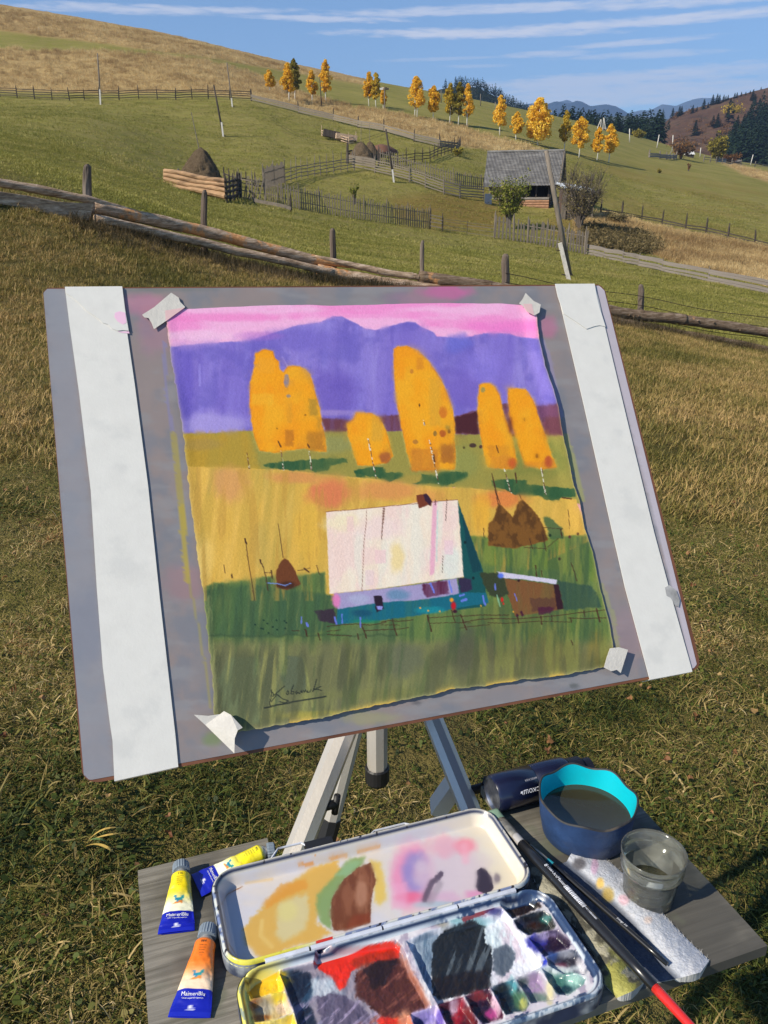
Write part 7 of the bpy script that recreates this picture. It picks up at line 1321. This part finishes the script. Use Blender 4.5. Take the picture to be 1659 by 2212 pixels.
def wavy(th, r, z):
    k = np.clip((z-.022)/.028, 0, 1) if not isinstance(z, np.ndarray) else np.clip((z-.022)/.028, 0, 1); return r*(1+.016*k*cos(7*th+.6)), z+k*.0022*cos(7*th+.6)
mb = MB(); mb.lathe([(.001, .0), (cR*.80, .0), (cR*.86, .004), (cR*.90, .014), (cR*.925, .022), (cR*.94, .024), (cR*.95, .030), (cR*.985, .044), (cR, .0495)], cc, 96, fn=wavy); mb.build('outer_wall', cupo, cup, smooth=True)
mb = MB(); mb.lathe([(cR, .0495), (cR*.99, .0512), (cR*.965, .0512), (cR*.955, .0498)], cc, 96, fn=wavy); mb.build('rim', mat('dirty_dark_rim', (.030, .030, .032), .6, var=.5, vscale=60, tint=(.15, .11, .07), ttint=.6), cup, smooth=True)
mb = MB(); mb.lathe([(cR*.955, .0498), (cR*.93, .035), (cR*.89, .022), (cR*.84, .006), (.001, .004)], cc, 96, fn=wavy); mb.build('inner_wall', cupi, cup, smooth=True)
mb = MB(); mb.lathe([(cR*.925, .0270), (cR*.90, .0262), (.0001, .0262)], cc, 96); wm = mat('murky_paint_water', (.034, .032, .018), .04, .5, var=.15, vscale=15, tint=(.05, .055, .035), ttint=.6, coat=.5); mb.build('water', wm, cup, smooth=True)

# ---- clear plastic jar
jl, jr, jt, jb = cK(990, 560), cK(1300, 640), cK(1130, 497), cK(1150, 680); zj = PZ+.058; q1_, q2_ = onz(*jl, zj), onz(*jr, zj); jR = np.linalg.norm(q1_-q2_)/2; jc = np.array([(q1_[0]+q2_[0])/2, (onz(*jt, zj)[1]+onz(*jb, zj)[1])/2, PZ]); print('jar', jc, jR)
jar = thing('plastic_jar', jc, 'small translucent plastic jar with a dirty water line', 'jar')
jm = bpy.data.materials.new('cloudy_clear_plastic'); jm.use_nodes = True; t = NT(jm.node_tree); nz_ = t.noise(t.n('ShaderNodeTexCoord').outputs['Object'], 60, 4, .6)
tr_ = t.n('ShaderNodeBsdfTransparent', {'Color': (.80, .82, .78, 1)}).outputs[0]; df = t.n('ShaderNodeBsdfDiffuse', {'Color': (.85, .84, .76, 1)}).outputs[0]; tl = t.n('ShaderNodeBsdfTranslucent', {'Color': (.8, .79, .70, 1)}).outputs[0]; gl = t.n('ShaderNodeBsdfGlossy', {'Color': (.9, .9, .9, 1), 'Roughness': .12}).outputs[0]
s1 = t.n('ShaderNodeMixShader', [.5, df, tl]).outputs[0]; s2_ = t.n('ShaderNodeMixShader', [t.n('ShaderNodeMapRange', {0: nz_, 1: .3, 2: .7, 3: .08, 4: .22}).outputs[0], tr_, s1]).outputs[0]; s3 = t.n('ShaderNodeMixShader', [t.n('ShaderNodeLayerWeight', {'Blend': .22}).outputs['Fresnel'], s2_, gl]).outputs[0]; t.n('ShaderNodeOutputMaterial', [s3])
mb = MB(); mb.lathe([(.001, .0005), (jR*.74, .0005), (jR*.78, .003), (jR*.86, .036), (jR*.87, .038), (jR*.96, .039), (jR*.975, .042), (jR*.975, .044), (jR*.945, .0455), (jR*.945, .050), (jR*.975, .052), (jR, .058), (jR*.965, .058), (jR*.93, .050), (jR*.84, .036), (jR*.75, .004), (.001, .003)], jc, 72); mb.build('wall', jm, jar, smooth=True)
mb = MB(); mb.lathe([(.001, .0035), (jR*.745, .0035), (jR*.79, .017), (.0001, .017)], jc, 60); dw = mat('dirty_water', (.20, .18, .11), .1, .5, trans=.55); mb.build('water', dw, jar, smooth=True)

# ---- navy bottle lying behind the cup
ba = onz(*cK(392, 322), PZ+.0205); bb = onz(*cK(728, 232), PZ+.0205); ax_ = (bb-ba)/np.linalg.norm(bb-ba); Lb = np.linalg.norm(bb-ba); bR = .0215
bot = thing('bottle', ba, 'dark navy spray bottle lying on its side behind the cup, with white lettering', 'bottle'); bm_ = mat('navy_lacquered_metal', (.008, .011, .035), .28, .5, var=.2, coat=.4, tint=(.03, .035, .07), ttint=.4)
mb = MB(); mb.lathe([(bR*.90, 0), (bR, .003), (bR, Lb*.52), (bR*.985, Lb*.522), (bR*.985, Lb*.53), (bR, Lb*.532), (bR, Lb-.004), (bR*.93, Lb)], ba, 48, ax=ax_); bdy = mb.build('body', bm_, bot, smooth=True)
mb = MB(); mb.lathe([(bR*.90, 0), (bR*.84, .0004), (bR*.80, .003), (bR*.4, .002), (.0001, .002)], ba, 40, ax=ax_); mb.build('base_disc', mat('scratched_metal_base', (.12, .13, .17), .28, .5, metal=.7, var=.4, vscale=80, tint=(.55, .55, .58), ttint=.5), bot, smooth=True)
mb = MB(); mb.lathe([(bR*.93, Lb), (bR*.82, Lb+.002), (bR*.80, Lb+.020), (bR*.62, Lb+.022), (bR*.60, Lb+.034), (bR*.45, Lb+.036), (.0001, Lb+.036)], ba, 36, ax=ax_); mb.build('cap', mat('black_cap', (.010, .011, .018), .45, .4), bot, smooth=False)
side = np.cross(ax_, [0, 0, 1]); side /= np.linalg.norm(side); V_, F_ = text_mesh('роскошь', .0085); V2_, F2_ = text_mesh('невская', .0040)
def onbot(V_, yoff):
    a0 = .50; ang = a0+(V_[:, 1]+yoff)/bR*-1; up = np.array([0, 0, 1.]); return ba+ax_*(Lb*.44-V_[:, :1])+(side*np.cos(ang)[:, None]+up*np.sin(ang)[:, None])*(bR+.0002)
mb = MB(); mb.add(onbot(V_, .002), F_); mb.build('lettering', printw, bdy); mb = MB(); mb.add(onbot(V2_, -.010), F2_); mb.build('lettering', mat('faint_print', (.35, .35, .4), .5), bdy)
# ============================================================ GRASS
def grassmat(name, stops, patch=None, pscale=.8, trans=.3, rough=.6):
    m = bpy.data.materials.new(name); m.use_nodes = True; t = NT(m.node_tree)
    r = t.n('ShaderNodeAttribute', attribute_name='rnd').outputs['Fac']; oi = t.n('ShaderNodeObjectInfo').outputs['Random']; P_ = t.n('ShaderNodeNewGeometry').outputs['Position']
    pn = t.noise(P_, pscale, 5, .6); f = t.m('ADD', t.m('ADD', t.m('MULTIPLY', r, .62), t.m('MULTIPLY', t.m('SUBTRACT', pn, .5), 2.1)), t.m('MULTIPLY', oi, .26))
    c = t.ramp(f, stops); br = t.n('ShaderNodeMapRange', {0: t.noise(P_, 7, 2), 1: .3, 2: .7, 3: .75, 4: 1.2}).outputs[0]; c = t.mix(1.0, c, t.n('ShaderNodeCombineXYZ', [br, br, br]).outputs[0], 'MULTIPLY')
    d = t.n('ShaderNodeBsdfPrincipled', {'Base Color': c, 'Roughness': rough, 'Specular IOR Level': .25}).outputs[0]; tr = t.n('ShaderNodeBsdfTranslucent', {'Color': c}).outputs[0]
    t.n('ShaderNodeOutputMaterial', [t.n('ShaderNodeMixShader', [trans, d, tr]).outputs[0]]); return m
turfm = grassmat('autumn_turf', [(.0, (.026, .040, .008)), (.24, (.090, .118, .018)), (.46, (.18, .165, .034)), (.62, (.31, .225, .07)), (.86, (.62, .45, .19)), (.96, (.80, .62, .32)), (1.0, (.36, .15, .06))], pscale=1.1)
turf2 = grassmat('autumn_turf_mid', [(.0, (.11, .105, .022)), (.30, (.23, .19, .045)), (.52, (.34, .245, .08)), (.74, (.50, .335, .13)), (1.0, (.60, .40, .17))], pscale=.45)
fieldm = grassmat('green_meadow_blades', [(.0, (.18, .18, .034)), (.4, (.27, .255, .052)), (.7, (.35, .31, .08)), (1.0, (.46, .36, .14))], pscale=.25)
drym = grassmat('dry_straw_blades', [(.0, (.28, .175, .07)), (.3, (.46, .31, .135)), (.6, (.66, .49, .23)), (1.0, (.80, .63, .33))], pscale=.12)
weedm = grassmat('dead_weed_stalks', [(.0, (.03, .028, .012)), (.4, (.08, .06, .028)), (.8, (.20, .14, .07)), (1.0, (.30, .20, .10))], pscale=1.0)
leafm = grassmat('fallen_leaf', [(.0, (.16, .06, .025)), (.5, (.30, .15, .06)), (1.0, (.42, .30, .12))], pscale=3, trans=.2)
def tuft(nb, R_, l0, l1, w0, w1, m, seed, flat=(.3, 1.3), segs=3, clover=0, curl=.6):
    r_ = np.random.default_rng(seed); V = []; Fc = []; rn = []; k = 0
    for b in range(nb):
        a = r_.uniform(0, 2*pi); rr = R_*sqrt(r_.uniform(0, 1)); p = np.array([rr*cos(a), rr*sin(a), -.004]); L_ = r_.uniform(l0, l1); w_ = r_.uniform(w0, w1)/2
        az_ = r_.uniform(0, 2*pi); tilt = r_.uniform(*flat); side = np.array([-sin(az_), cos(az_), 0]); side = side*cos(.5)+np.array([0, 0, sin(.5)*r_.choice([-1, 1])*.5]); tw_ = r_.normal(0, .35)
        base = k; pts = [p]
        for s_ in range(segs):
            d = np.array([sin(tilt)*cos(az_), sin(tilt)*sin(az_), cos(tilt)]); pts.append(pts[-1]+d*L_/segs); tilt += curl*r_.uniform(.1, 1.0); az_ += tw_
        rv = r_.uniform(0, 1)
        for s_ in range(segs):
            wv = w_*(1-.25*s_/segs) if s_ else w_*.8; V += [pts[s_]-side*wv, pts[s_]+side*wv]; k += 2
        V.append(pts[-1]); k += 1
        for s_ in range(segs-1): Fc.append((base+2*s_, base+2*s_+1, base+2*s_+3, base+2*s_+2)); rn.append(rv)
        Fc.append((base+2*segs-2, base+2*segs-1, k-1)); rn.append(rv)
    for b in range(clover):
        a = r_.uniform(0, 2*pi); rr = R_*sqrt(r_.uniform(0, 1)); p = np.array([rr*cos(a), rr*sin(a), r_.uniform(.008, .025)]); s_ = r_.uniform(.003, .008); n_ = r_.normal(0, .4, 2); n = 6
        for j in range(n): th = 2*pi*j/n; V.append(p+s_*np.array([cos(th), sin(th)*.8, n_[0]*cos(th)+n_[1]*sin(th)]))
        Fc.append(tuple(range(k, k+n))); rn.append(r_.uniform(0, .25)); k += n
    me = bpy.data.meshes.new('grass_tuft'); me.from_pydata([tuple(v) for v in V], [], Fc); at_ = me.attributes.new('rnd', 'FLOAT', 'FACE'); at_.data.foreach_set('value', np.array(rn, np.float32)); me.materials.append(m); me.update(); return me
def scatter(name, label, cat, meshes, P, scale, up=None, kind='stuff'):
    cn = bpy.data.collections.new(name+'_kinds')
    for i, me in enumerate(meshes): cn.objects.link(bpy.data.objects.new(f'{name}_kind', me))
    n = len(P); me = bpy.data.meshes.new(name); me.vertices.add(n); me.vertices.foreach_set('co', np.asarray(P, np.float32).ravel())
    rot = np.zeros((n, 3), np.float32); rot[:, 2] = rng.uniform(0, 2*pi, n)
    if up is not None: rot[:, 0] = up[:, 0]; rot[:, 1] = up[:, 1]
    a = me.attributes.new('rot', 'FLOAT_VECTOR', 'POINT'); a.data.foreach_set('vector', rot.ravel()); a = me.attributes.new('scl', 'FLOAT', 'POINT'); a.data.foreach_set('value', np.asarray(scale, np.float32))
    me.update(); o = link(name, me); ng = bpy.data.node_groups.new(name, 'GeometryNodeTree')
    ng.interface.new_socket('Geometry', in_out='INPUT', socket_type='NodeSocketGeometry'); ng.interface.new_socket('Geometry', in_out='OUTPUT', socket_type='NodeSocketGeometry')
    N, K_ = ng.nodes, ng.links; gi = N.new('NodeGroupInput'); go = N.new('NodeGroupOutput'); ip = N.new('GeometryNodeInstanceOnPoints'); ci = N.new('GeometryNodeCollectionInfo')
    ci.inputs['Collection'].default_value = cn; ci.inputs['Separate Children'].default_value = True; ci.inputs['Reset Children'].default_value = True
    ar = N.new('GeometryNodeInputNamedAttribute'); ar.data_type = 'FLOAT_VECTOR'; ar.inputs['Name'].default_value = 'rot'; as_ = N.new('GeometryNodeInputNamedAttribute'); as_.data_type = 'FLOAT'; as_.inputs['Name'].default_value = 'scl'
    K_.new(gi.outputs[0], ip.inputs['Points']); K_.new(ci.outputs[0], ip.inputs['Instance']); ip.inputs['Pick Instance'].default_value = True
    K_.new(ar.outputs['Attribute'], ip.inputs['Rotation']); K_.new(as_.outputs['Attribute'], ip.inputs['Scale']); K_.new(ip.outputs[0], go.inputs[0])
    md = o.modifiers.new('scatter', 'NODES'); md.node_group = ng; tag(o, label, cat, kind=kind); return o
def area_pts(y0, y1, dens, xm=.58, pad=.5, dens2=None):
    """random points over the strip of ground from y0 to y1 in front of the camera, wider than the view"""
    k = int(dens*(xm*(y1**2-y0**2)+2*pad*(y1-y0))*1.02); yy = np.sqrt(rng.uniform(max(y0, 0)**2, y1**2, k*2)) if y0 > .5 else rng.uniform(y0, y1, k*2); xx = rng.uniform(-1, 1, k*2)*(xm*yy+pad); yy, xx = yy[:k], xx[:k]
    return np.stack([xx, yy, hgt(xx, yy)], 1)
T1 = [tuft(72, .078, .020, .060, .0016, .0034, turfm, 100+i, (.35, 1.5), 4, 6, .6) for i in range(9)]+[tuft(26, .07, .04, .10, .0020, .0042, turfm, 150+i, (.3, 1.35), 5, 3, .35) for i in range(2)]+[tuft(14, .05, .04, .09, .004, .007, turfm, 170, (.4, 1.3), 4, 10, .5)]
Pn = area_pts(.35, 4.2, 520, .62, .8); scatter('grass', 'short matted autumn turf, green and straw mixed, round the easel', 'grass', T1, Pn+[0, 0, .0], rng.uniform(.55, 1.15, len(Pn))*(.32+1.05*fbm(Pn[:, 0]*2.2, Pn[:, 1]*2.2, 900)))
T2 = [tuft(36, .13, .04, .085, .004, .0075, turf2, 200+i, (.2, 1.2), 2, 2, .6) for i in range(6)]
Pm_ = area_pts(4.2, 17.2, 135, .60, .6); fl2 = Pm_[:, 1] < np.interp(Pm_[:, 0], [-8, -5, -3, 0, 3, 8], [12, 12.7, 14, 15.2, 15.7, 16.6])+.3; s_ = rng.uniform(.7, 1.25, len(Pm_)); scatter('grass', 'brownish worn turf between the board and the log fence', 'grass', T2, Pm_[fl2], s_[fl2])
T3 = [tuft(34, .42, .05, .12, .012, .024, fieldm, 300+i, (.3, 1.2), 2, 0, .5) for i in range(5)]
Pf_ = np.vstack([area_pts(11, 28, 52, .60, 1), area_pts(28, 62, 14, .60, 1)]); fb = Pf_[:, 1] > np.interp(Pf_[:, 0], [-8, -5, -3, 0, 3, 8], [12, 12.7, 14, 15.2, 15.7, 16.6])+.1; fb &= zlook(Pf_[:, 0], Pf_[:, 1], 0) < .4; scatter('grass', 'green meadow grass beyond the log fence', 'grass', T3, Pf_[fb], rng.uniform(.7, 1.3, fb.sum())*np.interp(Pf_[fb][:, 1], [12, 30, 60], [.42, .7, 1.1]))
T4 = [tuft(60, .55, .25, .75, .012, .035, drym, 400+i, (.0, .55), 3, 0, .45) for i in range(5)]
Pf2 = area_pts(60, 150, 1.3, .60, 2); f2_ = zlook(Pf2[:, 0], Pf2[:, 1], 0) < .3; scatter('grass', 'tussocky green pasture of the middle distance', 'grass', T3, Pf2[f2_]-[0, 0, .02], rng.uniform(1.4, 2.6, f2_.sum()))
Pd = area_pts(50, 260, .62, .62, 4); zd = zlook(Pd[:, 0], Pd[:, 1], 0); Pd = Pd[zd > .45]; sc_ = np.interp(Pd[:, 1], [60, 120, 200], [1.0, 1.6, 2.0])
Pt = area_pts(55, 112, 5.5, .62, 2); zt_ = zlook(Pt[:, 0], Pt[:, 1], 0); Pt = Pt[(zt_ > .45) & (Pt[:, 0] > 5)]
scatter('dry_grass', 'tall dry straw coloured grass on the banks of the hillside', 'dry grass', T4, np.vstack([Pd, Pt]), np.concatenate([sc_*rng.uniform(.35, .8, len(Pd)), rng.uniform(.6, 1.15, len(Pt))]))
T5 = [tuft(26, .10, .10, .32, .003, .008, weedm, 500+i, (.0, .8), 3, 0, .35) for i in range(5)]
k = 1500; uu = np.concatenate([rng.uniform(150, 900, 1100), rng.uniform(1290, 1700, 400)]); vv = np.interp(uu, [0, 200, 440, 720, 900, 1092, 1385, 1659], [430, 478, 551, 607, 632, 660, 712, 770]); xx = []; 
for u_, v_ in zip(uu, vv): p = at(u_, v_, FY(u_)-rng.gamma(1.3, .28)-.05); p[2] = float(hgt(p[0], p[1])); xx.append(p)
Pe = np.array(xx); scatter('dead_weeds', 'dark withered weeds growing along the foot of the log fence', 'weeds', T5, Pe, rng.uniform(.35, .95, len(Pe)))
def leafmesh(seed):
    r_ = np.random.default_rng(seed); n = 9; V = [(0, 0, .004)]
    for j in range(n): th = 2*pi*j/n; rr = .011*(1+.35*sin(th*3+seed)+r_.uniform(-.15, .15)); V.append((rr*cos(th), rr*sin(th)*.75, .004+.005*sin(th*2+seed)))
    me = bpy.data.meshes.new('leaf'); me.from_pydata(V, [], [(0, 1+j, 1+(j+1) % n) for j in range(n)]); a_ = me.attributes.new('rnd', 'FLOAT', 'FACE'); a_.data.foreach_set('value', np.full(n, r_.uniform(0, 1), np.float32)); me.materials.append(leafm); me.update(); return me
Pl = area_pts(.6, 5, 26, .6, .4); scatter('fallen_leaves', 'small brown and reddish leaves lying in the turf', 'leaves', [leafmesh(i) for i in range(5)], Pl+[0, 0, .022], rng.uniform(.4, 1.3, len(Pl)), rng.normal(0, .5, (len(Pl), 2)))
# a few long yellow blades in tufts
o = thing('grass_tuft', gnd(255, 1822), 'tuft of long arching yellow blades left of the side table', 'grass tuft'); b0 = gnd(182, 1826)
for k, (pts, w_, col) in enumerate([([(182, 1826), (215, 1795), (250, 1787), (285, 1792)], .006, 0), ([(184, 1822), (220, 1806), (255, 1800), (283, 1795)], .006, 0), ([(184, 1828), (215, 1824), (240, 1836), (262, 1852)], .007, 0), ([(180, 1824), (200, 1812), (225, 1815), (250, 1835)], .006, 1)]):
    z0 = gnd(182, 1826)[2]; P = np.array([onz(u, v, z0+.02+.05*sin(pi*i/3)) for i, (u, v) in enumerate(pts)]); q = np.linspace(0, 3, 10); C_ = np.stack([np.polyval(np.polyfit(range(4), P[:, i], 3), q) for i in range(3)], 1); mb = MB(); d = np.gradient(C_, axis=0); s_ = np.cross(d, [0, 0, 1]); s_ /= np.linalg.norm(s_, axis=1)[:, None]; wv = (w_/2*np.sin(np.linspace(.4, pi, 10)))[:, None]
    mb.add(np.vstack([C_-s_*wv, C_+s_*wv]), [(i, i+1, 11+i, 10+i) for i in range(9)]); mb.build('blade', mat('yellow_blade', (.50, .33, .08) if not col else (.13, .20, .06), .6), o)
